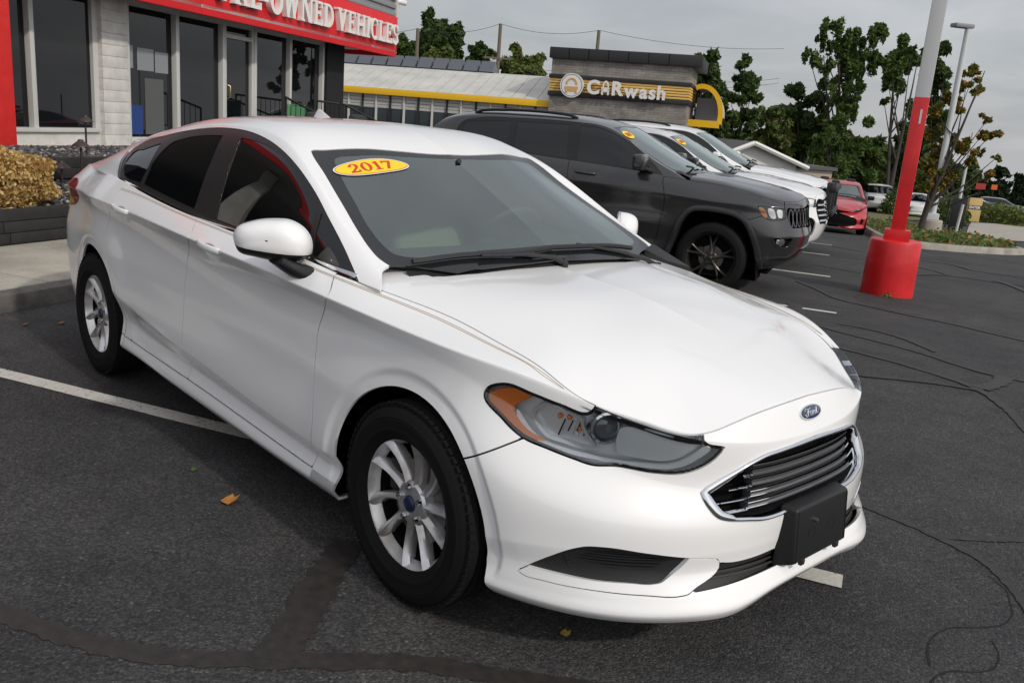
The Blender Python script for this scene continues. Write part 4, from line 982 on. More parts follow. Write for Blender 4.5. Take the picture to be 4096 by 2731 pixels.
    disc(.162, .056, .0, 'sticker_edge', mat('sticker_white', (.8, .8, .78), .45)); disc(.156, .0515, .0006, 'sticker_red', mat('sticker_red', (.62, .035, .02), .45)); disc(.153, .0488, .0012, 'sticker_face', mat('sticker_yellow', (.86, .62, .015), .45))
    x = -.098
    for ch in '2017':
        x0 = x; glyph_mesh(ch, .060, lambda a, b, d: sp(x0+a, b-.030, .0018+d), 0, .0004, 'sticker_digit', MAT['sticker_red'], st, 1.18); x += GLYPH[ch][0]*.060*1.18+.003
    # ---- cabin
    CLOTH = mat('beige_cloth', (.42, .40, .35), .9); DASH = mat('dash_plastic', (.035, .036, .038), .6); CREAM = mat('beige_plastic', (.50, .47, .40), .7)
    MB().add([(-.36, -.72, .955), (-.36, .72, .955), (-.55, .74, 1.0), (-.55, -.74, 1.0), (-.86, .74, .985), (-.86, -.74, .985), (-.92, .74, .90), (-.92, -.74, .90), (-.85, .74, .55), (-.85, -.74, .55), (-.3, .72, .6), (-.3, -.72, .6)],
             [(0, 1, 2, 3), (3, 2, 4, 5), (5, 4, 6, 7), (7, 6, 8, 9), (9, 8, 10, 11), (11, 10, 1, 0), (1, 10, 8, 6, 4, 2), (0, 3, 5, 7, 9, 11)]).build('dashboard', DASH, car, bevel=.03, seg=3)
    MB().add([(-.60, .22, 1.0), (-.60, .54, 1.0), (-.86, .54, .99), (-.86, .22, .99), (-.66, .26, 1.045), (-.66, .50, 1.045), (-.84, .50, 1.04), (-.84, .26, 1.04)], [(0, 1, 5, 4), (1, 2, 6, 5), (2, 3, 7, 6), (3, 0, 4, 7), (4, 5, 6, 7)]).build('instrument_hood', DASH, car, bevel=.02, seg=3)
    sw = MB(); cw = np.array([-1.0, .37, .965]); ax = np.array([-.86, 0, .50]); ux = np.array([0, 1, 0.]); uy = np.cross(ax, ux)
    sw.tube([cw+.185*(math.cos(2*math.pi*i/36)*ux+math.sin(2*math.pi*i/36)*uy) for i in range(37)], .016, 10, False)
    for a in (0, math.pi, -math.pi/2): sw.tube([cw, cw+.18*(math.cos(a)*ux+math.sin(a)*uy)], .018, 8)
    sw.lathe([(.001, .03), (.06, .02), (.07, -.02), (.001, -.03)], cw, ax, 20)
    sw.build('steering_wheel', mat('wheel_leather', (.05, .05, .05), .45), car, smooth=60)
    for y in (-.37, .37):
        for x0, nm in ((-1.50, 'front_seat'), (-2.32, 'rear_seat')):
            se = empty(nm); se.parent = car; wy = .48 if x0 > -2 else .60
            MB().box((x0+.20, y, .62), (.50, wy, .16)).build('cushion', CLOTH, se, bevel=.06, seg=4)
            R = np.array([[math.cos(.35), 0, -math.sin(.35)], [0, 1, 0], [math.sin(.35), 0, math.cos(.35)]]); h = .60 if x0 > -2 else .50
            MB().box((x0-.12, y, .90), (.13, wy-.02, h), R=R).build('backrest', CLOTH, se, bevel=.055, seg=4)
            MB().box((x0-.25, y, 1.235 if x0 > -2 else 1.17), (.10, .26, .17), R=R).build('headrest', CLOTH, se, bevel=.04, seg=4)
    MB().box((-.955, -.02, 1.29), (.035, .23, .065)).build('rear_view_mirror', BLACKG, car, bevel=.012)
    MB().cyl((-.955, 0, 1.31), (-.92, 0, 1.335), .012).build('mirror_stalk', BLACKP, car)
    for s in (-1, 1): MB().box((-1.6, s*.70, .80), (2.2, .06, .38)).build('door_card', CREAM, car, bevel=.02)
    MB().box((-1.6, 0, .47), (2.9, 1.45, .04)).build('cabin_floor', DASH, car)
    MB().box((-1.75, 0, 1.375), (1.1, .95, .012)).build('headliner', CREAM, car)
    MB().box((-2.78, 0, 1.06), (.50, 1.25, .03)).build('parcel_shelf', DASH, car)
    # roof aerial
    p, n = ob.house(-2.05, -.001, 0.); MB().add([p+np.array([.10, 0, 0]), p+np.array([-.06, .022, -.004]), p+np.array([-.06, -.022, -.004]), p+np.array([-.05, 0, .045]), p+np.array([-.02, 0, .05])], [(0, 1, 3, 4), (0, 4, 3, 2), (1, 2, 3), (0, 2, 1)]).build('aerial', WHITE, car, bevel=.006)
    return ob
# ---------------------------------------------------------------- the tall five-door shape (dark and white SUVs)
J_XS = [-3.3, -2.915, -2.4, -1.9, -1.4, -0.9, -0.55, -0.2, 0.0]
J_TH = [12, 24, 36, 48, 60, 70, 80, 90]
J_SIDE = [
 ([.33, .31, .30, .30, .30, .30, .30, .30, .30], [.76, .78, .80, .80, .80, .80, .80, .79, .78]),
 ([.32, .30, .29, .29, .29, .29, .29, .29, .29], [.85, .87, .88, .88, .88, .88, .88, .87, .86]),
 ([.37, .35, .34, .34, .34, .34, .34, .34, .34], [.90, .92, .925, .925, .925, .925, .925, .92, .91]),
 ([.48, .47, .46, .455, .45, .445, .44, .44, .44], [.915, .93, .925, .923, .923, .923, .925, .925, .92]),
 ([.58, .56, .545, .54, .535, .53, .53, .53, .53], [.925, .94, .928, .922, .920, .920, .925, .932, .93]),
 ([.74, .73, .73, .725, .72, .715, .70, .69, .69], [.93, .952, .95, .948, .948, .948, .946, .945, .943]),
 ([.86, .86, .855, .85, .845, .84, .835, .83, .83], [.93, .955, .945, .940, .938, .938, .940, .946, .946]),
 ([1.0, 1.0, .995, .99, .985, .975, .965, .955, .95], [.922, .945, .948, .948, .948, .948, .946, .944, .94]),
 ([1.10, 1.10, 1.095, 1.085, 1.075, 1.055, 1.03, 1.01, 1.0], [.92, .945, .955, .957, .957, .957, .954, .95, .944]),
 ([1.40, 1.36, 1.315, 1.285, 1.262, 1.23, 1.205, 1.185, 1.17], [.865, .885, .892, .895, .895, .893, .885, .85, .82]),
 ([1.42, 1.38, 1.34, 1.31, 1.29, 1.26, 1.25, 1.238, 1.225], [.6, .6, .6, .6, .6, .6, .58, .55, .53]),
 ([1.43, 1.39, 1.35, 1.32, 1.30, 1.28, 1.265, 1.252, 1.24], [0]*9),
]
J_FRONT = [
 (.72, 3.0, [.30, .31, .32, .34, .36, .37, .38, .38]),
 (.80, 3.0, [.29, .30, .32, .34, .36, .37, .38, .38]),
 (.87, 3.0, [.35, .36, .38, .40, .42, .43, .44, .44]),
 (.905, 3.0, [.45, .46, .48, .50, .51, .52, .52, .52]),
 (.925, 3.0, [.54, .56, .58, .60, .61, .61, .61, .61]),
 (.935, 3.0, [.68, .68, .68, .69, .69, .69, .69, .69]),
 (.915, 2.9, [.81, .79, .77, .765, .76, .76, .76, .76]),
 (.885, 2.8, [.93, .90, .88, .87, .86, .86, .86, .86]),
 (.865, 2.7, [1.0, 1.0, 1.0, 1.005, 1.01, 1.015, 1.02, 1.02]),
 [(.17, .81, 1.15), (.36, .79, 1.118), (.53, .745, 1.075), (.68, .63, 1.052), (.775, .47, 1.055), (.81, .31, 1.066), (.828, .155, 1.075), (.833, 0, 1.078)],
 [(.12, .52, 1.208), (.25, .50, 1.19), (.37, .46, 1.172), (.47, .40, 1.16), (.55, .31, 1.154), (.59, .22, 1.153), (.605, .12, 1.153), (.61, 0, 1.153)],
 [(.06, 0, 1.236), (.13, 0, 1.228), (.20, 0, 1.22), (.26, 0, 1.212), (.31, 0, 1.205), (.35, 0, 1.2), (.375, 0, 1.196), (.385, 0, 1.194)],
]
J_REAR = [
 (.45, 3.4, [.34]*8), (.50, 3.4, [.33]*8), (.54, 3.4, [.38]*8), (.57, 3.4, [.49]*8), (.59, 3.4, [.59]*8), (.59, 3.4, [.74]*8), (.575, 3.4, [.86]*8), (.56, 3.4, [1.0]*8),
 (.55, 3.4, [1.10]*8), (.50, 3.4, [1.41]*8), (.40, 3.2, [1.43]*8), [(-3.33, 0, 1.43), (-3.36, 0, 1.43), (-3.4, 0, 1.43), (-3.44, 0, 1.43), (-3.48, 0, 1.43), (-3.52, 0, 1.43), (-3.56, 0, 1.43), (-3.6, 0, 1.43)],
]
J_HC = [0, .33, .66, 1.0, 1.35, 1.8, 2.3, 2.8, 3.15, 3.5]
J_HOUSE = [
 [(-.36, .86, 1.195), (-.60, .88, 1.208), (-.90, .887, 1.228), (-1.25, .888, 1.248), (-1.6, .888, 1.27), (-2.0, .887, 1.29), (-2.45, .885, 1.315), (-2.95, .875, 1.37), (-3.35, .855, 1.41), (-3.68, .80, 1.42)],
 [(-.41, .83, 1.215), (-.68, .845, 1.27), (-.97, .84, 1.36), (-1.28, .835, 1.44), (-1.6, .833, 1.48), (-2.0, .832, 1.49), (-2.45, .83, 1.50), (-2.95, .82, 1.50), (-3.32, .80, 1.50), (-3.6, .75, 1.49)],
 [(-.45, .80, 1.23), (-.76, .792, 1.365), (-1.04, .775, 1.53), (-1.32, .758, 1.655), (-1.6, .748, 1.70), (-2.0, .742, 1.715), (-2.45, .738, 1.715), (-2.95, .725, 1.70), (-3.25, .70, 1.67), (-3.45, .65, 1.63)],
 [(-.47, .765, 1.238), (-.80, .735, 1.385), (-1.08, .70, 1.55), (-1.34, .67, 1.68), (-1.62, .655, 1.735), (-2.0, .65, 1.755), (-2.45, .645, 1.755), (-2.95, .63, 1.738), (-3.24, .60, 1.705), (-3.42, .56, 1.66)],
 [(-.37, .42, 1.25), (-.72, .40, 1.405), (-1.03, .38, 1.565), (-1.32, .36, 1.705), (-1.62, .35, 1.765), (-2.0, .35, 1.785), (-2.45, .35, 1.782), (-2.95, .34, 1.765), (-3.24, .33, 1.73), (-3.42, .31, 1.68)],
 [(-.33, 0, 1.252), (-.69, 0, 1.41), (-1.01, 0, 1.57), (-1.31, 0, 1.712), (-1.62, 0, 1.772), (-2.0, 0, 1.792), (-2.45, 0, 1.79), (-2.95, 0, 1.772), (-3.24, 0, 1.738), (-3.42, 0, 1.69)],
]
def gen_body(side, xs, front, rear, th, lf, lr, dc, nsub, soft):
    A, c = net(side, xs, front, rear, th, lf, lr); q = np.linspace(c[0], c[-1], int((c[-1]-c[0])/dc))
    R = np.stack([spline(c, A[k], q) for k in range(len(A))]); R[:, 0, 1] = 0; R[:, -1, 1] = 0; R[-1, :, 1] = 0
    P, v = loft(R, nsub, soft); return P, q, v
def gen_house(hnet, hc, dc, nsub=(12, 12, 8, 12, 12), soft=(1, .9, .5, .5, 1, 1)):
    A = np.array(hnet, float); A[..., 1] *= -1; A = A[:, ::-1]; c = np.array(hc, float); c = c[-1]-c[::-1]
    q = np.linspace(c[0], c[-1], int((c[-1]-c[0])/dc)); R = np.stack([spline(c, A[k], q) for k in range(len(A))]); R[-1, :, 1] = 0
    P, v = loft(R, list(nsub), list(soft)); return P, q, v
def jeep_body(dc=.014): return gen_body(J_SIDE, J_XS, J_FRONT, J_REAR, J_TH, 1.5, 1.1, dc, [3, 4, 7, 6, 10, 8, 9, 8, 12, 14, 20], [1, .3, .7, .5, .8, .4, 1, .9, .5, .9, .9, 1])
def jeep_house(dc=.014): return gen_house(J_HOUSE, J_HC, dc)
# ---------------------------------------------------------------- the other vehicles
def arch_poly(pts, x0): return [(x+x0, z) for x, z in pts]
J_ARCH = [(-.50, .10), (-.466, .314), (-.407, .52), (-.32, .79), (-.29, .83), (-.236, .872), (-.15, .888), (-.03, .89), (.10, .882), (.225, .855), (.30, .81), (.345, .755), (.425, .60), (.485, .40), (.50, .10)]
J_SPEC = dict(
 body=jeep_body, house=jeep_house, arch=[arch_poly(J_ARCH, 0), arch_poly([(-a*.97, b) for a, b in J_ARCH[::-1]], -2.915)], wheels=(0., -2.915), track=.815, R=.386, rr=.272, ww=.265, axle=.386,
 doorF=[(-.60, 1.30), (-.616, 1.186), (-.575, 1.03), (-.565, .93), (-.581, .802), (-.60, .62), (-.637, .436), (-.66, .30)],
 doorB=[(-1.72, 1.4), (-1.716, 1.252), (-1.708, 1.1), (-1.70, .8), (-1.70, .5), (-1.70, .3)],
 doorR=[(-2.62, 1.5), (-2.64, 1.30), (-2.66, 1.1), (-2.63, .98), (-2.5, .85), (-2.40, .70), (-2.35, .5), (-2.33, .3)],
 joint=[(.10, .80), (.30, .865), (.42, .895), (.50, .93)],
 head=[(.368, .997, 1), (.5, 1.0), (.791, .976, 1), (.798, .89), (.71, .868), (.633, .862), (.50, .866), (.44, .89)],
 grille=[(.822, .978), (1.0, .985), (1.25, .99), (1.6, .99), (1.6, .785), (1.25, .785), (1.0, .782), (.90, .79), (.845, .86)],
 dlo=[(-3.20, 1.47), (-3.13, 1.425), (-2.75, 1.355), (-2.46, 1.322), (-2.0, 1.296), (-1.65, 1.276), (-1.0, 1.235), (-.62, 1.212, 1), (-.72, 1.30), (-.90, 1.43), (-1.16, 1.60), (-1.32, 1.665), (-1.42, 1.69), (-1.75, 1.706), (-2.45, 1.70), (-2.98, 1.665), (-3.14, 1.62), (-3.20, 1.55)],
 panes={'front_door_glass': [(-1.66, 1.672, 1), (-1.45, 1.668), (-1.34, 1.64), (-1.17, 1.575), (-.93, 1.41), (-.82, 1.31), (-.80, 1.255, 1), (-1.2, 1.272), (-1.63, 1.297, 1)], 'rear_door_glass': [(-2.44, 1.668, 1), (-1.80, 1.676, 1), (-1.76, 1.31, 1), (-2.43, 1.342, 1)], 'rear_quarter_glass': [(-3.12, 1.60), (-2.98, 1.632), (-2.52, 1.66, 1), (-2.50, 1.352, 1), (-3.08, 1.452), (-3.13, 1.50)]},
 ws=[(-1.28, -.02, 1), (-1.29, .3), (-1.305, .55), (-1.31, .64), (-1.25, .66), (-.80, .715), (-.52, .745), (-.46, .72), (-.37, .42), (-.33, -.02, 1)], wsc=[(-1.25, -.02, 1), (-1.26, .55), (-1.23, .61), (-.80, .66), (-.56, .68), (-.48, .62), (-.43, .42), (-.40, -.02, 1)],
 hoodx=-.33, rear_glass=[(-3.26, -.02, 1), (-3.27, .45), (-3.30, .55), (-3.44, .55), (-3.5, -.02, 1)], tail=[(-4.0, 1.20), (-3.52, 1.20), (-3.44, 1.10), (-3.46, .98), (-3.6, .94), (-4.0, .94)], hcab=-3.0,
)
def make_car(name, label, spec, paint, loc, rz, scale=(1, 1, 1), group=None, wheel_mat=None, style='split', flares=None, trims=True, low=None, rails=None, mirror_mat=None, detail=True, head_mat=None, sticker=None, guard=False, fender_vent=False):
    car = empty(name, loc, rz, label, 'car', group); car.scale = scale
    P, q, v = spec['body']()
    m = body_attrs(P, q, v); G, gq, gv = spec['house'](); r, c = G.shape[:2]
    g = grid_mesh(G, c=np.tile(gq, (r, 1)), r=np.tile(gv[:, None], (1, c)), x=G[..., 0], Y=-G[..., 1], z=G[..., 2])
    gap = .0028; pl = lambda *ps: np.concatenate([np.asarray(p, float).reshape(-1, 2) for p in ps])
    arches = [smooth_poly(a, 4) if len(a) > 6 else np.array(a) for a in spec['arch']]
    def archd(mm, grow=0.):
        d = np.full(len(mm.v), -1.)
        for a in arches: d = np.maximum(d, np.where(mm.at['Y'] > .45, -psdf(mm, 'x', 'z', a)+grow, -1.))
        return d
    full = m; m = clip(m, archd(m)); e9 = m.at['e9']
    df, db, dr = (smooth_poly(spec[k], 5, False) for k in ('doorF', 'doorB', 'doorR')); J = spec['joint']
    head = smooth_poly(spec['head'], 5); hd = psdf(m, 'c', 'z', head); holes = [smooth_poly(h, 5) for h in spec.get('intakes', [])]
    grl = smooth_poly(spec['grille'], 5) if spec.get('grille') else None
    cj = spec.get('cj', max(p[0] for p in spec['head'])-.02)
    fj = psdf(m, 'c', 'z', pl(J, [(J[-1][0], J[-1][1]+.02), (cj, J[-1][1]+.02), (cj, 2.), (3, 2.), (3, 0), (J[0][0], 0)]))
    d = np.maximum.reduce([fj+gap, e9+gap, -hd+gap]+([-psdf(m, 'c', 'z', grl)] if grl is not None else [])+[-psdf(m, 'c', 'z', h) for h in holes])
    both('front_bumper', clip(m, d), paint, car, True, .02)
    ahead = psdf(m, 'x', 'z', pl(df, [(4., .1), (4., 2.), (df[0][0], 2.)]))
    d = np.maximum.reduce([ahead+gap, -fj+gap, e9+gap, -hd+gap]); d = np.where(m.at['c'] > cj, 1., d)
    both('front_fender', clip(m, d), paint, car, depth=.02)
    for nm, a, b in (('front_door', df, db), ('rear_door', db, dr)): both(nm, clip(m, np.maximum.reduce([psdf(m, 'x', 'z', pl(a, b[::-1]))+gap, e9-.012, -m.at['e3']+gap])), paint, car)
    both('rocker_panel', clip(m, np.maximum.reduce([m.at['e3']+gap, m.at['x']-.02, dr[-1][0]-.2-m.at['x']])), paint if low is None else low, car)
    tl = psdf(m, 'c', 'z', smooth_poly(spec['tail'], 5)); behind = psdf(m, 'x', 'z', pl(dr, [(-9, .1), (-9, 2.), (dr[0][0], 2.)]))
    both('rear_quarter_panel', clip(m, np.maximum.reduce([behind+gap, np.where(m.at['x'] > spec['hcab'], e9-.012, -1), -tl, np.where(m.at['x'] > spec['wheels'][1], -m.at['e3']+gap, -1)])), paint, car)
    both('tail_light', clip(m, tl), mat('tail_red', (.25, .008, .008), .08, coat=1), car)
    hm = clip(m, np.maximum.reduce([-e9+gap, spec['hoodx']-m.at['x'], np.where(m.at['c'] > -1., -1, 1.)]))
    if spec.get('dome'): yy = hm.at['Y']; hm.v[:, 2] += spec['dome']*np.clip((.42-yy)/.06, 0, 1)
    put('hood', rim(join(hm, mirror(hm)), .02), paint, car)
    mi = clip(full, np.maximum.reduce([archd(full, .008), full.at['e9']+.005, np.where(full.at['c'] > -9, -1, 1.)]))
    put('inner_shell', (lambda o: join(o, mirror(o)))(offset(mi, -.03)), DARK, car)  # dark shell added so the panel gaps look shaded
    for a in arches:
        for s in (-1, 1):
            vv = []; ff = []
            for x, z in a: vv += [(x, s*.90, max(z, .2)), (x, s*.5, max(z, .2))]
            n = len(a)
            for i in range(n-1): ff.append((2*i, 2*i+1, 2*i+3, 2*i+2))
            ff.append(tuple(2*i+1 for i in range(n)))
            MB().add(vv, ff).build('wheel_liner', DARK, car, fix=False)
    L = spec['wheels'][1]; MB().box((L/2, 0, spec['axle']*.8), (abs(L)+1.2, 1.3, .1)).build('underbody', DARK, car)
    for cx in spec['wheels']:
        for s in (-1, 1): wheel(car, (cx, s*spec['track'], spec['axle']), s, spec['R'], spec['rr'], spec['ww'], matr=wheel_mat, style=style, detail=False)
    # lamps
    mb = clip(full, np.maximum(full.at['e9']-.05, -full.at['c']+.1)); hb = psdf(mb, 'c', 'z', head)
    CH2 = mat('lamp_reflector', (.62, .64, .66), .13, metal=1)
    for s in (-1, 1):
        f = (lambda x: x) if s < 0 else mirror; lamp = empty('headlight'); lamp.parent = car
        put('lens', f(offset(clip(mb, hb+.003), -.001)), LENS, lamp)
        put('housing', f(rim(offset(clip(mb, hb), -.05), -.05)), BLACKG if head_mat is None else head_mat, lamp)
        for nm, poly, off, mm in spec.get('lamp', []):
            put(nm, f(rim(offset(clip(mb, psdf(mb, 'c', 'z', smooth_poly(poly, 5))), off), .015)), {'amber': mat('amber_lens', (.62, .17, .012), .18, coat=1), 'chrome': CH2, 'white': mat('light_guide', (.62, .64, .66), .18, metal=.4)}[mm], lamp)
    for k, h in enumerate(holes):
        o = offset(clip(mb, psdf(mb, 'c', 'z', h)-.004), -.05); put('intake', join(o, mirror(o)), BLACKP, car)
    if grl is not None:
        gd = psdf(mb, 'c', 'z', grl); o = offset(clip(mb, gd-.004), -.04); gr = put('grille', join(o, mirror(o)), BLACKP, car)
        ob = OnBody(P, q, v, G, gq, gv)
        if spec.get('slots'):
            cs, z0, z1, w, smat = spec['slots']
            for cc in cs:
                for s in ((-1, 1) if cc < 1.49 else (-1,)):
                    pts = []; ups = []
                    for a, b in smooth_poly([(cc-w, z0+.02), (cc-w, z1-.02), (cc-w*.5, z1), (cc+w*.5, z1), (cc+w, z1-.02), (cc+w, z0+.02), (cc+w*.5, z0), (cc-w*.5, z0)], 3):
                        p, n = ob(min(a, 1.4995), b, -.004, s); pts.append(p); ups.append(n)
                    MB().sweep(pts, [(-.008, -.03), (-.008, .006), (.008, .006), (.008, -.03)], ups, closed=True).build('grille_slot', smat, gr)
        for z0, c0, hgt, smat in spec.get('bars', []):
            half = [ob(min(c0+(1.4995-c0)*i/16, 1.4995), z0, .0, -1) for i in range(17)]; fl = np.array([1, -1, 1])
            full_ = half+[(p*fl, n*fl) for p, n in half[::-1][1:]]
            MB().sweep([p for p, n in full_], [(-hgt, -.03), (-hgt, .006), (hgt, .006), (hgt, -.03)], [n for p, n in full_]).build('grille_bar', smat, gr)
    # greenhouse
    dlo = smooth_poly(spec['dlo'], 5); ws = smooth_poly(spec['ws'], 5); wc = smooth_poly(spec['wsc'], 5); rg = smooth_poly(spec['rear_glass'], 5)
    gs = lambda p: np.where(g.at['r'] < 2.7, psdf(g, 'x', 'z', p), 1.); gt = lambda p: np.where(g.at['r'] > 1.9, psdf(g, 'x', 'Y', p), 1.)
    d = np.maximum.reduce([-gs(dlo), -gt(ws), -gt(rg)]); o = clip(g, d); put('roof', rim(join(o, mirror(o)), .012), paint, car)
    o = clip(g, gt(rg)); put('rear_window', join(o, mirror(o)), TINT, car)
    o = offset(clip(g, gt(wc)), -.003); wso = put('windshield', join(o, mirror(o)), WSG, car); o = offset(clip(g, np.maximum(gt(ws)+.001, -gt(wc))), -.003); put('black_border', join(o, mirror(o)), mat('frit', (.012, .014, .015), .05, spec=.7), wso)
    panes = {k: smooth_poly(p, 5) for k, p in spec['panes'].items()}; d = gs(dlo)+.001
    for p in panes.values(): d = np.maximum(d, -gs(p))
    both('window_trim', offset(clip(g, d), -.004), BLACKG, car)
    for k, p in panes.items(): both(k, offset(clip(g, gs(p)-.002), -.008), TINT, car, depth=.002)
    # cowl, dash and seats seen through the glass
    zx = lambda x: float(g.v[np.argmin((g.v[:, 0]-x)**2+g.v[:, 1]**2), 2])
    hx = spec['hoodx']; zc = zx(hx-.1)
    MB().add([(hx+.06, -.82, zc-.14), (hx+.06, .82, zc-.14), (hx-.02, .82, zc-.07), (hx-.02, -.82, zc-.07), (hx-.14, .74, zc-.04), (hx-.14, -.74, zc-.04)], [(0, 1, 2, 3), (3, 2, 4, 5)]).build('cowl', BLACKP, car)
    MB().box((hx-.42, 0, zc-.16), (.6, 1.5, .28)).build('dashboard', mat('dash_plastic', (.035, .036, .038), .6), car, bevel=.05)
    for y in (-.38, .38): MB().box((hx-1.25, y, zc), (.14, .48, .62)).box((hx-1.33, y, zc+.36), (.1, .26, .17)).build('seat', mat('dark_cloth', (.03, .03, .032), .9), car, bevel=.05)
    for y0, y1 in ((-.05, .62), (-.62, -.12)):
        p = [np.array([hx-.10, y0, zc+.035]), np.array([hx-.09, (y0+y1)/2, zc+.02]), np.array([hx-.12, y1, zc+.0])]; MB().tube(p, .012, 6).build('wiper', BLACKP, car)
    # mirrors and handles
    mx, my, mz = spec.get('mirror', (-.86, 1.02, 1.345)); mw, mh, md = spec.get('mirror_size', (.23, .16, .13))
    for s in (-1, 1):
        mr_ = empty('door_mirror'); mr_.parent = car
        b = MB().box((mx, s*my, mz), (md, mw, mh)); b.build('mirror_shell', mirror_mat or paint, mr_, bevel=.045, seg=4)
        MB().box((mx, s*my, mz-mh*.42), (md*.9, mw*.92, mh*.3)).build('mirror_base_shell', BLACKP, mr_, bevel=.02, seg=3)
        MB().add([(mx+.05, s*(my-.05), mz-mh*.3), (mx-.05, s*(my-.05), mz-mh*.3), (mx-.05, s*(my-.05), mz-mh*.5), (mx+.05, s*(my-.05), mz-mh*.5), (mx+.16, s*(my-.20), mz-mh*.55), (mx-.02, s*(my-.20), mz-mh*.55), (mx-.02, s*(my-.20), mz-mh*.85), (mx+.16, s*(my-.20), mz-mh*.85)], [(0, 1, 5, 4), (1, 2, 6, 5), (2, 3, 7, 6), (3, 0, 4, 7), (0, 1, 2, 3), (4, 5, 6, 7)]).build('mirror_foot', BLACKP, mr_, bevel=.01)
        for hx0, hz in spec.get('handles', ()):
            k = int(np.argmin((full.at['x']-hx0)**2+(full.at['z']-hz)**2+(full.at['r'] > 8.9)*9)); yy = full.at['Y'][k]
            pts = [(hx0-.12, s*(yy-.005), hz), (hx0-.10, s*(yy+.03), hz), (hx0, s*(yy+.04), hz-.002), (hx0+.10, s*(yy+.03), hz-.004), (hx0+.12, s*(yy-.005), hz-.004)]
            MB().tube(pts, .013, 8).build('door_handle', paint if mirror_mat is None else mirror_mat, car, smooth=60)
    if flares:
        for a in arches:
            for s in (-1, 1):
                pts = []
                for x, z in a:
                    if z < .26: continue
                    k = int(np.argmin((full.at['x']-x)**2+(full.at['z']-z)**2+(full.at['r'] > 8.9)*9)); pts.append((x, s*(full.at['Y'][k]+.012), z))
                if len(pts) > 3:
                    cx = sum(p[0] for p in pts)/len(pts)
                    out = []
                    MB().sweep(pts, [(-.062, -.03), (-.055, .006), (-.02, .018), (.0, .012), (.006, -.05)] if s < 0 else [(.062, -.03), (.055, .006), (.02, .018), (.0, .012), (-.006, -.05)], (0, s, 0)).build('arch_flare', flares, car, smooth=50)
    if rails:
        for s in (-1, 1):
            pts = []
            for i in range(15):
                x = -1.75-1.3*i/14; k = int(np.argmin((g.at['x']-x)**2+(g.at['Y']-.63)**2)); pts.append((x, s*.63, g.at['z'][k]+.035*math.sin(math.pi*min(1, max(0, i/14)))**.25))
            MB().tube(pts, .018, 8).build('roof_rail', rails, car, smooth=60)
    if sticker:
        xs_, ys_, ch = sticker; ob = OnBody(P, q, v, G, gq, gv); c0, n0 = ob.house(xs_, ys_, .004); tx = np.array([0, 1., 0]); tx -= n0*(tx@n0); tx /= np.linalg.norm(tx); ty = np.cross(n0, tx)
        st = empty('price_sticker'); st.parent = car
        def spt(a, b, d): return ob.house(*(c0+tx*a+ty*b)[:2], .004+d)[0]
        n = 32
        MB().add([spt(.115*math.cos(2*math.pi*i/n), .075*math.sin(2*math.pi*i/n), 0) for i in range(n)], [tuple(range(n))]).build('sticker_face', MAT['sticker_yellow'], st)
        x = -.075
        for k_ in ch:
            x0 = x; glyph_mesh(k_, .062, lambda a, b, d: spt(x0+a, b-.031, .003+d), 0, .001, 'sticker_digit', MAT['sticker_red'], st, .95); x += GLYPH[k_][0]*.062*.95+.002
    return car, full, P, q, v
# ---------------------------------------------------------------- the lot: frames of reference
A0 = math.radians(25); DV = np.array([math.cos(A0), math.sin(A0), 0.]); NV = np.array([-DV[1], DV[0], 0.])     # stall direction and the row across
A1 = math.radians(33); FV = np.array([math.cos(A1), math.sin(A1), 0.]); TV = np.array([-FV[1], FV[0], 0.])     # front of the dealership
GN = [-60, 3, 5, 7.5, 10.2, 12.9, 20, 30, 45, 80, 300]; GZ = [0, 0, -.06, -.177, -.265, -.345, -.72, -1.30, -2.05, -3.6, -13.]
def gz(n): return float(np.interp(n, GN, GZ))
def wp(d, n, z=None): return DV*d+NV*n+np.array([0, 0, gz(n) if z is None else z])
def wf(f, t, z): return FV*f+TV*t+np.array([0, 0, z])
_R = np.array(CAM.matrix_world)[:3, :3]; _C = np.array(CAM.matrix_world)[:3, 3]
def at(u, v, depth):
    """site survey helper: bearing read off a 2352-wide print of the photograph, at a chosen distance"""
    return _C+depth*(-_R[:, 2]+_R[:, 0]*((u-1176)/2025.7)-_R[:, 1]*((v-784)/2025.7))
def on_ground(u, v):
    for t in np.arange(2, 160, .02):
        p = at(u, v, t)
        if p[2] < gz(p@NV): return p
    return p
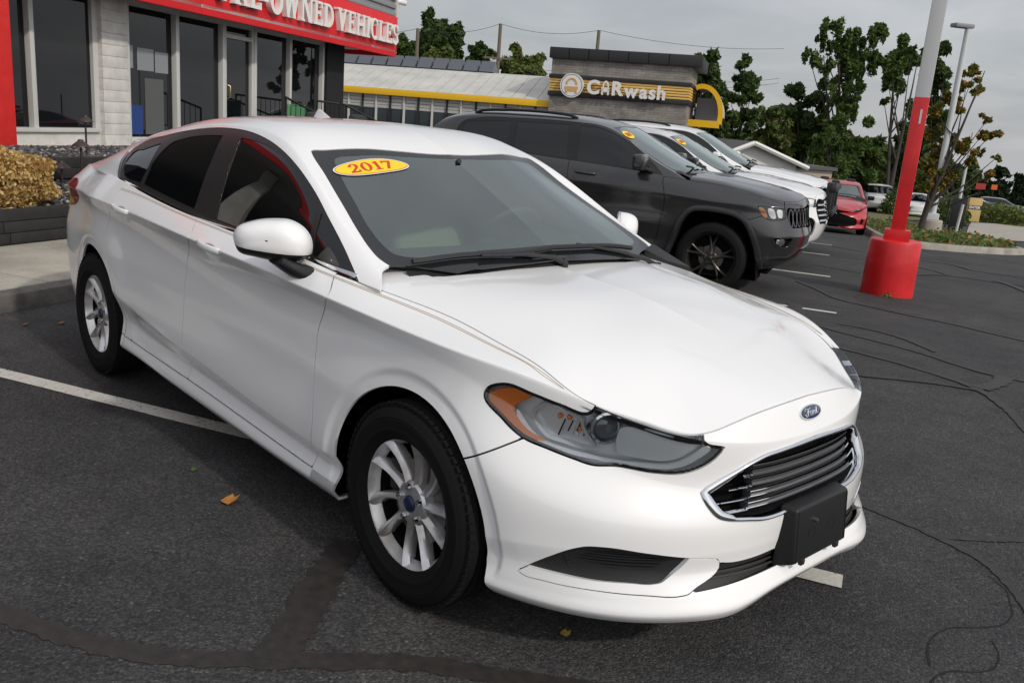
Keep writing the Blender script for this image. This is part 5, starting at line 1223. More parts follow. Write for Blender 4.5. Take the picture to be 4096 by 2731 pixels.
# ---------------------------------------------------------------- ground, kerbs, markings
def nodes_of(m): return m.node_tree.nodes, m.node_tree.links
def N_(nt, t, **kw):
    q = nt.nodes.new(t)
    for k, v in kw.items():
        if k in q.inputs: q.inputs[k].default_value = v
        else: setattr(q, k, v)
    return q
def ramp(nt, src, stops):
    r = nt.nodes.new('ShaderNodeValToRGB'); e = r.color_ramp.elements
    while len(e) < len(stops): e.new(.5)
    for q, (p, c) in zip(e, stops): q.position = p; q.color = (*c, 1) if len(c) == 3 else c
    nt.links.new(src, r.inputs[0]); return r.outputs[0]
def asphalt_fn(nt, b):
    l = nt.links; tc = N_(nt, 'ShaderNodeTexCoord')
    st = N_(nt, 'ShaderNodeTexVoronoi', Scale=120.0); l.new(tc.outputs['Object'], st.inputs['Vector'])          # stones
    n1 = N_(nt, 'ShaderNodeTexNoise', Scale=140.0, Detail=3.0); l.new(tc.outputs['Object'], n1.inputs['Vector'])
    n2 = N_(nt, 'ShaderNodeTexNoise', Scale=.55, Detail=5.0, Roughness=.6); l.new(tc.outputs['Object'], n2.inputs['Vector'])
    n3 = N_(nt, 'ShaderNodeTexNoise', Scale=4.0, Detail=4.0); l.new(tc.outputs['Object'], n3.inputs['Vector'])
    stone = ramp(nt, st.outputs['Color'], [(0, (.028, .028, .030)), (.5, (.052, .052, .054)), (.85, (.085, .082, .079)), (1, (.15, .145, .135))])
    dark = ramp(nt, st.outputs['Distance'], [(0, (1, 1, 1)), (.55, (.9, .9, .9)), (.95, (.42, .42, .43))])
    m1 = N_(nt, 'ShaderNodeMixRGB', blend_type='MULTIPLY'); m1.inputs[0].default_value = .85; l.new(stone, m1.inputs[1]); l.new(dark, m1.inputs[2])
    wear = ramp(nt, n2.outputs['Fac'], [(.3, (.66, .66, .69)), (.55, (1, 1, 1)), (.75, (1.35, 1.28, 1.15))])
    m2 = N_(nt, 'ShaderNodeMixRGB', blend_type='MULTIPLY'); m2.inputs[0].default_value = 1; l.new(m1.outputs[0], m2.inputs[1]); l.new(wear, m2.inputs[2])
    pat = ramp(nt, n3.outputs['Fac'], [(.25, (.8, .8, .8)), (.6, (1.1, 1.1, 1.1))])
    m3 = N_(nt, 'ShaderNodeMixRGB', blend_type='MULTIPLY'); m3.inputs[0].default_value = 1; l.new(m2.outputs[0], m3.inputs[1]); l.new(pat, m3.inputs[2])
    # oil spots
    vo = N_(nt, 'ShaderNodeTexVoronoi', Scale=.42); l.new(tc.outputs['Object'], vo.inputs['Vector'])
    nn = N_(nt, 'ShaderNodeTexNoise', Scale=7.0, Detail=3.0); l.new(tc.outputs['Object'], nn.inputs['Vector'])
    ad = N_(nt, 'ShaderNodeMath', operation='MULTIPLY_ADD'); ad.inputs[1].default_value = .10; l.new(nn.outputs['Fac'], ad.inputs[0]); l.new(vo.outputs['Distance'], ad.inputs[2])
    oil = ramp(nt, ad.outputs[0], [(.10, (.45, .40, .36)), (.135, (1, 1, 1))])
    m4 = N_(nt, 'ShaderNodeMixRGB', blend_type='MULTIPLY'); m4.inputs[0].default_value = 1; l.new(m3.outputs[0], m4.inputs[1]); l.new(oil, m4.inputs[2])
    l.new(m4.outputs[0], b.inputs['Base Color'])
    hm = N_(nt, 'ShaderNodeMath', operation='MULTIPLY_ADD'); hm.inputs[1].default_value = -1.0; l.new(st.outputs['Distance'], hm.inputs[0]); l.new(n1.outputs['Fac'], hm.inputs[2])
    bp = N_(nt, 'ShaderNodeBump', Strength=.55, Distance=.006); l.new(hm.outputs[0], bp.inputs['Height']); l.new(bp.outputs[0], b.inputs['Normal'])
ASPHALT = mat('asphalt', (.05, .05, .05), .82, spec=.35, fn=asphalt_fn)
def sheet(name, pts_dn, lift, material, res=None):
    """polygon laid on the lot"""
    return None
def build_ground():
    ns = sorted(set(list(np.linspace(-60, 3, 24))+list(np.linspace(3, 45, 60))+list(np.linspace(45, 300, 20)))); ds = np.concatenate([np.linspace(-160, -12, 12), np.linspace(-10, 12, 12), np.linspace(14, 200, 14)])
    gzs = pchip(GN, GZ, ns)
    P = np.array([[DV*d+NV*n+np.array([0, 0, z]) for d in ds] for n, z in zip(ns, gzs)])
    r, c = P.shape[:2]; i = np.arange(r*c).reshape(r, c); F = np.stack([i[:-1, :-1].ravel(), i[:-1, 1:].ravel(), i[1:, 1:].ravel(), i[1:, :-1].ravel()], 1)
    tag(mesh_obj('parking_lot', P.reshape(-1, 3), F, ASPHALT), kind='structure')
def gzp(n): return float(pchip(GN, GZ, np.array([n]))[0])
gz = gzp
def ribbon(name, path, width, lift, material, kind='structure', rag=0., seed=1, closed=False, n=6, **kw):
    """a flat band following world XY points, draped on the lot"""
    rnd = random.Random(seed); Q = smooth_poly(path, n, False) if len(path) > 2 else np.array([np.array(path[0])*(1-t)+np.array(path[1])*t for t in np.linspace(0, 1, 24)])
    v = []; f = []
    for i, p in enumerate(Q):
        d = Q[min(i+1, len(Q)-1)]-Q[max(i-1, 0)]; d /= np.linalg.norm(d)+1e-9; s = np.array([-d[1], d[0]])
        w0 = width if not callable(width) else width(i/(len(Q)-1))
        for sg in (-1, 1):
            q = p+s*sg*(w0/2)*(1+rag*rnd.uniform(-1, 1)); nn = q[0]*NV[0]+q[1]*NV[1]; v.append((q[0], q[1], gz(nn)+lift))
    for i in range(len(Q)-1): f.append((2*i, 2*i+1, 2*i+3, 2*i+2))
    o = MB().add(v, f).build(name, material, fix=False); 
    me = o.data
    if me.polygons[0].normal.z < 0: me.flip_normals()
    return tag(o, kind=kind, **kw)
def paint_fn2(nt, b):
    l = nt.links; tc = N_(nt, 'ShaderNodeTexCoord'); n = N_(nt, 'ShaderNodeTexNoise', Scale=55.0, Detail=4.0); l.new(tc.outputs['Object'], n.inputs['Vector']); n2 = N_(nt, 'ShaderNodeTexNoise', Scale=3.0); l.new(tc.outputs['Object'], n2.inputs['Vector'])
    a = N_(nt, 'ShaderNodeMath', operation='MULTIPLY_ADD'); a.inputs[1].default_value = .35; l.new(n2.outputs['Fac'], a.inputs[0]); l.new(n.outputs['Fac'], a.inputs[2])
    l.new(ramp(nt, a.outputs[0], [(.48, (.06, .06, .06)), (.55, (.50, .48, .43)), (.8, (.60, .58, .53))]), b.inputs['Base Color'])
    bp = N_(nt, 'ShaderNodeBump', Strength=.4, Distance=.004); l.new(n.outputs['Fac'], bp.inputs['Height']); l.new(bp.outputs[0], b.inputs['Normal'])
LINE = mat('road_paint', (.6, .58, .54), .7, fn=paint_fn2)
def seal_fn(nt, b):
    l = nt.links; tc = N_(nt, 'ShaderNodeTexCoord'); n = N_(nt, 'ShaderNodeTexNoise', Scale=26.0, Detail=5.0); l.new(tc.outputs['Object'], n.inputs['Vector'])
    l.new(ramp(nt, n.outputs['Fac'], [(.3, (.020, .018, .017)), (.65, (.036, .031, .028)), (.8, (.07, .06, .05))]), b.inputs['Base Color'])
SEAL = mat('crack_sealant', (.03, .027, .025), .6, fn=seal_fn)
def concrete_fn(c0, c1, sc=2.0):
    def fn(nt, b):
        l = nt.links; tc = N_(nt, 'ShaderNodeTexCoord'); n = N_(nt, 'ShaderNodeTexNoise', Scale=sc, Detail=8.0, Roughness=.65); l.new(tc.outputs['Object'], n.inputs['Vector']); n2 = N_(nt, 'ShaderNodeTexNoise', Scale=sc*40, Detail=2.0); l.new(tc.outputs['Object'], n2.inputs['Vector'])
        m = N_(nt, 'ShaderNodeMath', operation='MULTIPLY_ADD'); m.inputs[1].default_value = .35; l.new(n2.outputs['Fac'], m.inputs[0]); l.new(n.outputs['Fac'], m.inputs[2])
        l.new(ramp(nt, m.outputs[0], [(.45, c0), (.85, c1)]), b.inputs['Base Color']); bp = N_(nt, 'ShaderNodeBump', Strength=.25, Distance=.004); l.new(n2.outputs['Fac'], bp.inputs['Height']); l.new(bp.outputs[0], b.inputs['Normal'])
    return fn
CONC = mat('concrete', (.4, .37, .32), .85, fn=concrete_fn((.26, .235, .195), (.44, .41, .35)))
KERB = mat('kerb_concrete', (.3, .28, .25), .85, fn=concrete_fn((.20, .185, .16), (.40, .37, .32), 3.))
BTIMBER = mat('black_timber', (.02, .02, .02), .75, fn=concrete_fn((.010, .010, .011), (.028, .027, .027), 5.))
build_ground()
def dn(d, n): return (DV*d+NV*n)[:2]
for nn, d0, d1 in ((.10, -5.0, .94), (3.15, -4.2, .80), (6.17, -4.4, .62), (9.64, -4.4, .38), (12.93, -4.4, .19), (15.9, -4.4, .08)):
    ribbon('stall_line', [dn(d0, nn), dn(d1, nn)], .105, .004, LINE, rag=.03, seed=int(nn*10))
for i, (pts, w) in enumerate([
    ([(-1.2, -2.15), (-.61, -1.89), (-.39, -1.78), (-.2, -1.66), (.04, -1.39), (.33, -1.02), (.51, -.88), (.80, -.62), (1.2, -.30)], .075), ([(.06, -1.36), (-.10, -1.18), (-.31, -.95), (-.42, -.80)], .125),
    ([(.10, 1.35), (.54, 1.22), (.79, 1.20), (1.07, 1.12), (1.29, .90), (1.5, .55), (1.7, .2)], .040), ([(.86, 1.19), (.97, 1.32), (1.09, 1.49), (1.3, 1.8)], .045),
    ([(-1.9, 4.2), (-1.22, 4.11), (-.48, 4.02), (.02, 3.84), (.28, 3.57), (.53, 3.21), (.8, 2.8), (1.2, 2.4)], .065), ([(-1.2, 3.0), (-.56, 3.35), (-.18, 3.68), (.06, 3.80)], .045), ([(-2.2, 4.95), (-1.51, 4.8), (-.77, 4.68), (-.08, 4.43), (.3, 4.5), (.9, 4.6)], .045), ([(.0, 4.42), (.05, 4.15), (.04, 3.86)], .12),
    *[([tuple(on_ground((2800+a/1.8148)/1.7415, (550+b/1.8148)/1.7415)[:2]) for a, b in L], w) for L, w in (
     ([(990, 1355), (1200, 1390), (1400, 1440), (1700, 1560)], .04), ([(700, 1045), (860, 1110), (1030, 1185), (1250, 1235), (1500, 1290), (1800, 1350), (2050, 1410), (2400, 1490)], .05), ([(860, 930), (1050, 965), (1170, 985)], .05), ([(1570, 940), (1700, 970), (1800, 1002)], .06), ([(1560, 1000), (1800, 1006), (2100, 1045), (2400, 1085)], .07),
     ([(1580, 890), (1800, 920), (2000, 970), (2400, 1025)], .07), ([(2130, 1040), (2220, 1065), (2400, 1140)], .09), ([(960, 790), (1200, 830), (1500, 850)], .06), ([(960, 860), (1200, 890)], .05), ([(690, 1215), (700, 1260), (735, 1320)], .13))]]):
    ribbon('crack_seal', pts, w, .003+.0006*i, SEAL, rag=.22, seed=i+5, n=14)
CRK = mat('hairline_crack', (.008, .008, .008), .9)
rnd = random.Random(4)
for p0, ang, L in (((1.12, 1.02), -.35, .9), ((1.3, .55), -1.0, .6), (dn(1.3, 6.6), .9, 1.2), (dn(.2, 5.4), .2, 1.2), (dn(.9, 7.4), 2.4, .9), (dn(2.6, 5.2), 1.2, 1.1)):
    p = np.array(p0, float); pts = [tuple(p)]
    for k in range(9): ang += rnd.uniform(-.55, .55); p = p+np.array([math.cos(ang), math.sin(ang)])*L/9; pts.append(tuple(p))
    ribbon('crack', pts, .006, .0012+.0002*rnd.random(), CRK, rag=.5, seed=3, n=3)
# sidewalk, kerb
def slab(name, d0, d1, n0, n1, z0, z1, material, bevel=.012, kind='structure', joints=None):
    o = MB().box(tuple((DV*(d0+d1)/2+NV*(n0+n1)/2)[:2])+((z0+z1)/2,), (abs(d1-d0), abs(n1-n0), z1-z0), rz=A0).build(name, material, bevel=bevel); return tag(o, kind=kind)
for k in range(9): slab('sidewalk', -6.06, -4.62, -9+2.1*k, -9+2.1*(k+1)-.008, -.2, .12+.0006*(k % 2), CONC, .008)
for k in range(7): slab('kerb', -4.615, -4.45, -9+2.7*k, -9+2.7*(k+1)-.01, -.2, .118, KERB if k < 2 else mat('stained_kerb', (.1, .1, .1), .85, fn=concrete_fn((.04, .038, .035), (.17, .155, .14), 4.)), .025)
# ---------------------------------------------------------------- planting bed and dealership front
S_ = .8418; CT_ = -3.148
def ft(t): return CT_+(t-CT_)*S_
def fz(z): return 1.533+(z-1.533)*S_
FW = -11.3; FS = -10.37
def rocks(name, region, count, size, seed, cols, label=None, cat=None):
    rnd = random.Random(seed); V = []; F = []; mi = []
    ico = [(0, 0, 1), (.9, 0, .2), (-.3, .85, .25), (-.6, -.6, .2), (.3, -.85, .15), (.4, .5, -.5), (-.8, .1, -.5), (.1, -.3, -1)]
    fc = [(0, 1, 2), (0, 2, 3), (0, 3, 4), (0, 4, 1), (1, 5, 2), (2, 6, 3), (3, 6, 7), (3, 7, 4), (4, 7, 1), (1, 7, 5), (2, 5, 6), (5, 7, 6)]
    for i in range(count):
        d, n, z = region(rnd); s = size*rnd.uniform(.5, 1.5); a = rnd.uniform(0, 6.28); k = len(V); p = DV*d+NV*n
        for x, y, q in ico:
            x, y, q = x*s*rnd.uniform(.8, 1.3), y*s*rnd.uniform(.7, 1.1), q*s*.55; V.append((p[0]+x*math.cos(a)-y*math.sin(a), p[1]+x*math.sin(a)+y*math.cos(a), z+q))
        j = rnd.choices(range(len(cols)), [c[1] for c in cols])[0]
        for t in fc: F.append(tuple(k+u for u in t)); mi.append(j)
    o = mesh_obj(name, V, F, [c[0] for c in cols], smooth=False); o.data.polygons.foreach_set('material_index', mi); return tag(o, label, cat, kind='stuff')
RK = [(mat('slate_dark', (.035, .037, .042), .6), 8), (mat('slate_mid', (.10, .10, .105), .6), 4), (mat('pebble_pale', (.36, .34, .31), .7), 1), (mat('pebble_tan', (.25, .19, .13), .7), 1)]
bed = empty('planter', wp(-6.06, 0, .1), 0, 'low stepped bed edged with stacked black timbers along the sidewalk', 'planter')
def timber(d, n0, n1, z, w=.1, h=.1):
    o = MB().box(tuple((DV*d+NV*(n0+n1)/2)[:2])+(z+h/2,), (w, n1-n0-.006, h-.004), rz=A0).build('timber', BTIMBER, bevel=.008); o.parent = bed; o.matrix_parent_inverse = bed.matrix_world.inverted() if False else Matrix.Translation(-Vector(bed.location))
for k in range(3):
    e = [-6, -3.6+.7*(k % 2), -1.2+.5*k, .9+.45*((k+1) % 2), 2.35-.05*k, 4.6+.4*(k % 2), 7.0, 9.0]
    for a, b in zip(e[:-1], e[1:]): timber(-6.12-.008*((k*7) % 3), a, b, .12+.1*k)
for k in range(2):
    e = [3.3, 5.4-.7*k, 7.6+.3*k, 10.5]
    for a, b in zip(e[:-1], e[1:]): timber(-8.3-.006*k, a, b, .40+.125*k, .11, .125)
for dd in (-7.0, -7.8): timber(dd, 3.3, 3.4, .30)
SOIL = mat('bed_soil', (.05, .045, .04), .95, fn=concrete_fn((.025, .023, .02), (.075, .07, .06), 6.))
slab('bed_ground', -8.3, -6.17, -6, 9, .0, .375, SOIL); slab('bed_ground', -10.6, -8.35, -6, 12, .0, .60, SOIL)
rocks('gravel', lambda r: (r.uniform(-8.22, -6.2), r.uniform(1.2, 6.2), .385), 2600, .028, 1, RK, 'loose dark slate gravel filling the lower timber bed', 'gravel')
rocks('gravel', lambda r: (r.uniform(-10.3, -8.4), r.uniform(3.6, 9.0), .612), 2800, .036, 2, RK, 'loose dark slate gravel by the storefront in the upper bed', 'gravel')
def leaf_mesh(name, centres, size, mats, seed, parent=None, flat=.0, weights=None):
    """many small leaf quads; centres: list of (x, y, z, nx, ny, nz)"""
    rs = np.random.RandomState(seed); C = np.asarray(centres, float); n = len(C)
    a = rs.normal(size=(n, 3)); a[:, 2] *= 1-flat; nn = a+C[:, 3:]*1.0; nn /= np.linalg.norm(nn, axis=1, keepdims=True)+1e-9
    t = np.cross(nn, rs.normal(size=(n, 3))); t /= np.linalg.norm(t, axis=1, keepdims=True)+1e-9; b = np.cross(nn, t); s = size*rs.uniform(.6, 1.4, (n, 1))
    p = C[:, :3]; v = np.stack([p-t*s, p+b*s*.55, p+t*s, p-b*s*.55], 1).reshape(-1, 3); f = np.arange(4*n).reshape(n, 4)
    o = mesh_obj(name, v, f, mats, parent, smooth=False); o.data.polygons.foreach_set('material_index', rs.choice(len(mats), n, p=weights).astype(np.int32)); o['kind'] = 'stuff'; return o
def leafmat(name, col, tr=.25):
    def fn(nt, b):
        n, l = nt.nodes, nt.links; t = n.new('ShaderNodeBsdfTranslucent'); t.inputs[0].default_value = (*[min(1, c*1.3) for c in col], 1); mx = n.new('ShaderNodeMixShader'); mx.inputs[0].default_value = tr
        l.new(b.outputs[0], mx.inputs[1]); l.new(t.outputs[0], mx.inputs[2]); l.new(mx.outputs[0], n['Material Output'].inputs[0])
    return mat(name, col, .6, spec=.3, fn=fn)
# golden dry shrub
GOLD = [leafmat('dry_leaf_gold', (.50, .33, .11)), leafmat('dry_leaf_pale', (.64, .49, .24)), leafmat('dry_leaf_brown', (.30, .17, .06))]
sh = empty('shrub', wp(-6.95, 2.42, .38), 0, 'rounded golden dried-out shrub in the timber bed', 'shrub')
rs = np.random.RandomState(5); pts = []
for i in range(30000):
    u = rs.normal(size=3); u /= np.linalg.norm(u); r = 1-abs(rs.normal())*.16
    w = np.sign(u)*np.abs(u)**.75; w = w*np.array([.70, .86, .37])*r*(1+.06*math.sin(7*u[1]+3*u[0])+.05*math.sin(11*u[2]+5*u[1]))
    if w[2] < -.30: continue
    p = DV*w[0]+NV*w[1]; pts.append((p[0], p[1], w[2]+.22, *(DV*u[0]+NV*u[1]+np.array([0, 0, u[2]]))*.6))
leaf_mesh('foliage', pts, .020, GOLD, 6, sh, weights=[.5, .3, .2])
tw = MB()
for i in range(50):
    a = rs.uniform(0, 6.28); r = rs.uniform(.2, .75); p0 = DV*.1*math.cos(a)+NV*.15*math.sin(a); p1 = DV*r*.8*math.cos(a)+NV*r*math.sin(a); tw.tube([p0+np.array([0, 0, -.05]), (p0+p1)/2+np.array([0, 0, .1]), p1+np.array([0, 0, rs.uniform(.1, .45)])], .006, 5)
o = tw.build('stem', mat('dry_twig', (.14, .09, .05), .9), sh); o['kind'] = 'stuff'
GRN = [leafmat('weed_green', (.06, .12, .03)), leafmat('weed_pale', (.16, .18, .06))]
wd = empty('weed', wp(-6.35, 3.6, .38), 0, 'small green weeds growing at the shrub foot', 'plant'); rs = np.random.RandomState(9)
leaf_mesh('foliage', [(rs.normal()*.12, rs.normal()*.12, abs(rs.normal())*.06, 0, 0, 1) for i in range(400)], .022, GRN, 3, wd)
BRZ = mat('bronze_metal', (.07, .055, .05), .45, metal=.5)
def path_light(base, h, lab):
    r = empty('path_light', base, 0, lab, 'light', 'garden path lights'); MB().cyl((0, 0, -.05), (0, 0, h-.04), .013, n=10).build('stake', BRZ, r)
    MB().lathe([(.0005, h+.055), (.030, h+.048), (.034, h+.030), (.040, h+.028), (.098, h-.020), (.100, h-.026), (.0005, h-.005)], (0, 0, 0), (0, 0, 1), 28).build('shade', BRZ, r)
path_light(wp(-7.62, 4.52, .40), .46, 'bronze mushroom path light in the lower gravel nearest the shrub'); path_light(wp(-8.75, 5.62, .61), .47, 'bronze mushroom path light in the upper gravel by the white column'); path_light(wp(-8.05, 4.62, .40), .18, 'short bronze path light half hidden behind the sedan boot')
# ---- building
WHTP = mat('white_masonry', (.62, .61, .58), .8, fn=concrete_fn((.48, .47, .44), (.70, .69, .66), 3.)); ALU = mat('pale_frame', (.58, .58, .56), .45); REDP = mat('red_panel', (.70, .014, .020), .5); DGL = mat('store_glass', (.006, .007, .009), .012, spec=.6)
SOF = mat('soffit', (.66, .66, .64), .7); GMET = mat('grey_corrugated', (.30, .31, .32), .5, metal=.3)
dl = empty('dealership', wf(FW, ft(18), 0), 0, 'single-storey dealership with dark storefront glass and a red sign band', 'building')
def part(b, name, material, bevel=0, parent=None, smooth=None):
    o = b.build(name, material, bevel=bevel, smooth=smooth); o.parent = parent or dl; o.matrix_parent_inverse = Matrix.Translation(-Vector(dl.location)); return o
def fbox(b, f0, f1, t0, t1, z0, z1): return b.box(wf((f0+f1)/2, (t0+t1)/2, (z0+z1)/2), (abs(f1-f0), abs(t1-t0), abs(z1-z0)), rz=A1)
T = ft
zf, zs, zt = fz(.24), fz(.56), fz(3.42)
part(fbox(MB(), FW-6, FW+.35, T(4), T(31), -.3, zf-.03), 'base_slab', CONC)
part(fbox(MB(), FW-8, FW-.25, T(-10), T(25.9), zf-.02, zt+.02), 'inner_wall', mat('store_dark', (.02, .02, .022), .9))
def strip(t0, t1, w, zlow):                          # window bay: sill wall, frame and pane
    part(fbox(MB(), FW-.1, FW+.06, t0, t1, zf-.02, zlow-.04), 'sill_wall', WHTP); part(fbox(MB(), FW-.1, FW+.12, t0, t1, zlow-.04, zlow+.03), 'sill', ALU, .008)
    part(fbox(MB(), FW-.08, FW-.05, t0+.01, t1-.01, zlow+.03, zt), 'pane', DGL)
edges = [T(5.5), T(8.9), T(12.05), T(13.85)]
for a, b in zip(edges[:-1], edges[1:]): strip(a, b, .1, zs)
for e in edges[1:-1]: part(fbox(MB(), FW-.12, FW+.06, e-.05, e+.05, zs, zt), 'mullion', ALU, .006)
# block column
for k in range(14):
    z0 = zf-.02+k*.203
    if z0 > zt: break
    part(fbox(MB(), FW-.2, FW+.12-.004*(k % 2), T(13.95), T(14.80), z0, min(z0+.199, zt+.1)), 'block', WHTP, .008)
part(fbox(MB(), FW-.2, FW+.10, T(13.96), T(14.79), zf-.02, zt), 'column_core', WHTP)
part(fbox(MB(), FW-.25, FW+.02, T(13.8), T(13.96), zf-.02, zt), 'jamb', ALU)
zs2 = fz(.40)
bays = [(14.86, 16.72), (16.72, 18.76), (20.32, 22.38), (22.38, 24.56)]
for a, b in bays:
    part(fbox(MB(), FW-.1, FW+.10, T(a), T(b), zf-.02, zs2), 'sill', ALU, .006); part(fbox(MB(), FW-.08, FW-.05, T(a)+.01, T(b)-.01, zs2, zt), 'pane', DGL)
for e in (14.86, 16.72, 18.74, 20.34, 22.38, 24.56): part(fbox(MB(), FW-.12, FW+.07, T(e)-.055, T(e)+.055, zf, zt), 'mullion', ALU, .006)
part(fbox(MB(), FW-.12, FW+.05, T(14.8), T(24.6), zt-.10, zt+.02), 'head_frame', ALU)
dr_ = part(fbox(MB(), FW-.07, FW-.045, T(18.8), T(20.3), zf, zt-.10), 'entrance_door', DGL)
for a, b, c, d in ((18.8, 18.9, zf, zt-.1), (20.18, 20.28, zf, zt-.1), (18.9, 20.2, zt-.36, zt-.27), (18.9, 20.2, zf, zf+.18)): part(fbox(MB(), FW-.045, FW+.045, T(a), T(b), c, d), 'door_stile', ALU, .005)
part(MB().tube([wf(FW+.05, T(18.92), fz(1.42)), wf(FW+.11, T(18.95), fz(1.45)), wf(FW+.11, T(18.95), fz(1.75)), wf(FW+.05, T(18.92), fz(1.78))], .016, 8), 'door_pull', mat('brass', (.55, .42, .22), .3, metal=1))
for z0, z1, c in ((1.95, 2.10, (.7, .7, .7)), (2.12, 2.35, (.62, .66, .72))): part(fbox(MB(), FW-.045, FW-.04, T(18.92), T(19.06), fz(z0), fz(z1)), 'door_decal', mat('decal%g' % z0, c, .6))
part(fbox(MB(), FW-.3, FW+.15, T(24.62), T(25.9), zf-.3, zt+.05), 'end_pier', mat('black_stucco', (.012, .012, .013), .8))
part(fbox(MB(), FW-.048, FW-.040, T(14.93), T(15.5), fz(.46), fz(1.12)), 'poster', mat('blue_poster', (.015, .05, .20), .35))
part(fbox(MB(), FW-.049, FW-.041, T(15.6), T(16.3), fz(.46), fz(1.75)), 'poster', mat('grey_poster', (.10, .105, .105), .4))
for a, b, c, d in ((14.95, 15.2, 1.95, 2.45), (15.35, 15.95, 1.92, 2.42), (16.0, 16.5, 1.90, 2.38)): part(fbox(MB(), FW-.049, FW-.042, T(a), T(b), fz(c), fz(d)), 'rear_window_view', mat('bright_view', (.25, .27, .29), .3))
# soffit, red band and grey parapet
part(fbox(MB(), FW-2, FS, T(9), T(28.2), zt+.03, zt+.09), 'soffit', SOF)
zb, zt2 = fz(3.30), fz(4.66)
for k, (a, b) in enumerate(((9, 12.5), (12.5, 16.2), (16.2, 19.2), (19.2, 22.9), (22.9, 26.1), (26.1, 28.25))): part(fbox(MB(), FS-.12, FS, T(a)+.006, T(b)-.006, zb, zt2), 'sign_panel', REDP, .006)
part(fbox(MB(), FS-2.0, FS-.13, T(28.05), T(28.24), zb, zt2), 'sign_return', REDP, .006)
part(fbox(MB(), FS-.20, FS-.12, T(9), T(28.1), zb+.02, zt2), 'sign_back', GMET)
nrib = 9
for k in range(nrib): part(fbox(MB(), FS-.35, FS-.05-.05*(k % 2), T(9), T(28.2), zt2+.02+.11*k, zt2+.02+.11*(k+1)), 'parapet_board', GMET, .01)
part(fbox(MB(), FS-.4, FS-.02, T(28.2), T(28.42), zt2-.02, zt2+1.0), 'corner_trim', ALU)
cm = part(MB().cyl(wf(FS-.1, T(28.3), fz(5.22)), wf(FS+.12, T(28.6), fz(5.20)), .07, .08, 16), 'security_camera', mat('white_plastic', (.72, .72, .72), .4), .01)
# letters
SGNW = mat('sign_white', (.78, .77, .74), .5); h = fz(4.32)-fz(3.70)+.03; txt = 'PRE-OWNED VEHICLES'
adv = lambda s, st: sum((.30 if ch == ' ' else GLYPH[ch][0]*st+.055) for ch in s)*h
tr = T(28.05); W_need = tr-T(19.0)
st = (W_need/h-.30-.055*14)/sum(GLYPH[ch][0] for ch in 'OWNEDVEHICLES')
x = tr-adv(txt, st)
for ch in txt:
    if ch == ' ': x += .30*h; continue
    x0 = x; o = glyph_mesh(ch, h, lambda a, b, d: wf(FS+.06+d, x0+a, fz(3.70)+b), -.055, .075, 'letter', SGNW, None, st); o.parent = dl; o.matrix_parent_inverse = Matrix.Translation(-Vector(dl.location)); x += (GLYPH[ch][0]*st+.055)*h
# red pier at the left
_d = at(33, 200, 1.)-_C; _k = (-10.0-_C@FV)/(_d@FV); tp = float((_C+_d*_k)@TV)
rp = tag(fbox(MB(), -10.6, -10.0, tp-.75, tp, -.2, 4.4).build('red_pier', mat('red_stucco', (.50, .022, .020), .75, fn=concrete_fn((.58, .012, .012), (.70, .030, .026), 4.)), bevel=.02), 'tall red rendered pier beside the storefront windows', 'wall')
# entrance canopy out to the left (seen in the side windows)
cp = empty('canopy', (-8.5, -7.2, 0), 0, 'flat white service canopy edged in red beside the storefront', 'canopy')
def cpart(b, nm, m, bev=0): o = b.build(nm, m, bevel=bev); o.parent = cp; o.matrix_parent_inverse = Matrix.Translation(-Vector(cp.location))
cpart(MB().box((-8.5+TV[0]*1.25, -7.2+TV[1]*1.25, 3.75), (8.0, 8.9, .2), rz=A1), 'deck', SOF)
for a, b, s in ((0, 5.74, (8.1, .06, .9)), (0, -3.24, (8.1, .06, .9)), (4.04, 1.25, (.06, 9.0, .9)), (-4.04, 1.25, (.06, 9.0, .9))):
    q = FV*a+TV*b; cpart(MB().box((-8.5+q[0], -7.2+q[1], 3.80), (s[0], s[1], .34), rz=A1), 'fascia', REDP, .01)
for a, b in ((3.2, 2.4), (3.2, -2.4), (-3.2, 2.4), (-3.2, -2.4)): q = FV*a+TV*b; cpart(MB().box((-8.5+q[0], -7.2+q[1], 1.7), (.35, .35, 3.8), rz=A1), 'post', WHTP, .02)
# railings and chair at the steps
BLKM = mat('black_railing', (.012, .012, .012), .4)
def rail(f, pts, label, drop=.85, posts=None, bal=9):
    r = empty('railing', wf(f, pts[0][0], 0), 0, label, 'railing', 'black step railings'); inv = Matrix.Translation(-Vector(r.location))
    P = [wf(f, t, z) for t, z in pts]
    def ad(b, nm, **k): o = b.build(nm, BLKM, **k); o.parent = r; o.matrix_parent_inverse = inv
    ad(MB().tube(P, .028, 8), 'top_rail', smooth=60); ad(MB().tube([p-np.array([0, 0, drop-.12]) for p in P], .014, 6), 'bottom_rail', smooth=60)
    for p in (P[0], P[-1]): ad(MB().cyl(p, p-np.array([0, 0, drop+.15]), .025, n=8), 'post')
    for i in range(1, bal*(len(P)-1)):
        k = i/bal; j = min(int(k), len(P)-2); u = k-j; p = P[j]*(1-u)+P[j+1]*u; ad(MB().cyl(p, p-np.array([0, 0, drop-.12]), .009, n=5), 'baluster')
FR = -9.6
def tf(u, v): p = at(u, v, 1.); d = p-_C; k = (FR-_C@FV)/(d@FV); q = _C+d*k; return float(q@TV), float(q[2])
rail(FR, [tf(657, 224), tf(752, 273)], 'black handrail sloping down the steps on the door side'); rail(FR, [tf(783, 237), tf(880, 287)], 'black handrail sloping down the steps by the car wash lawn'); rail(FR-.6, [tf(779, 236), tf(902, 253)], 'level black railing with close balusters beyond the steps', bal=14)
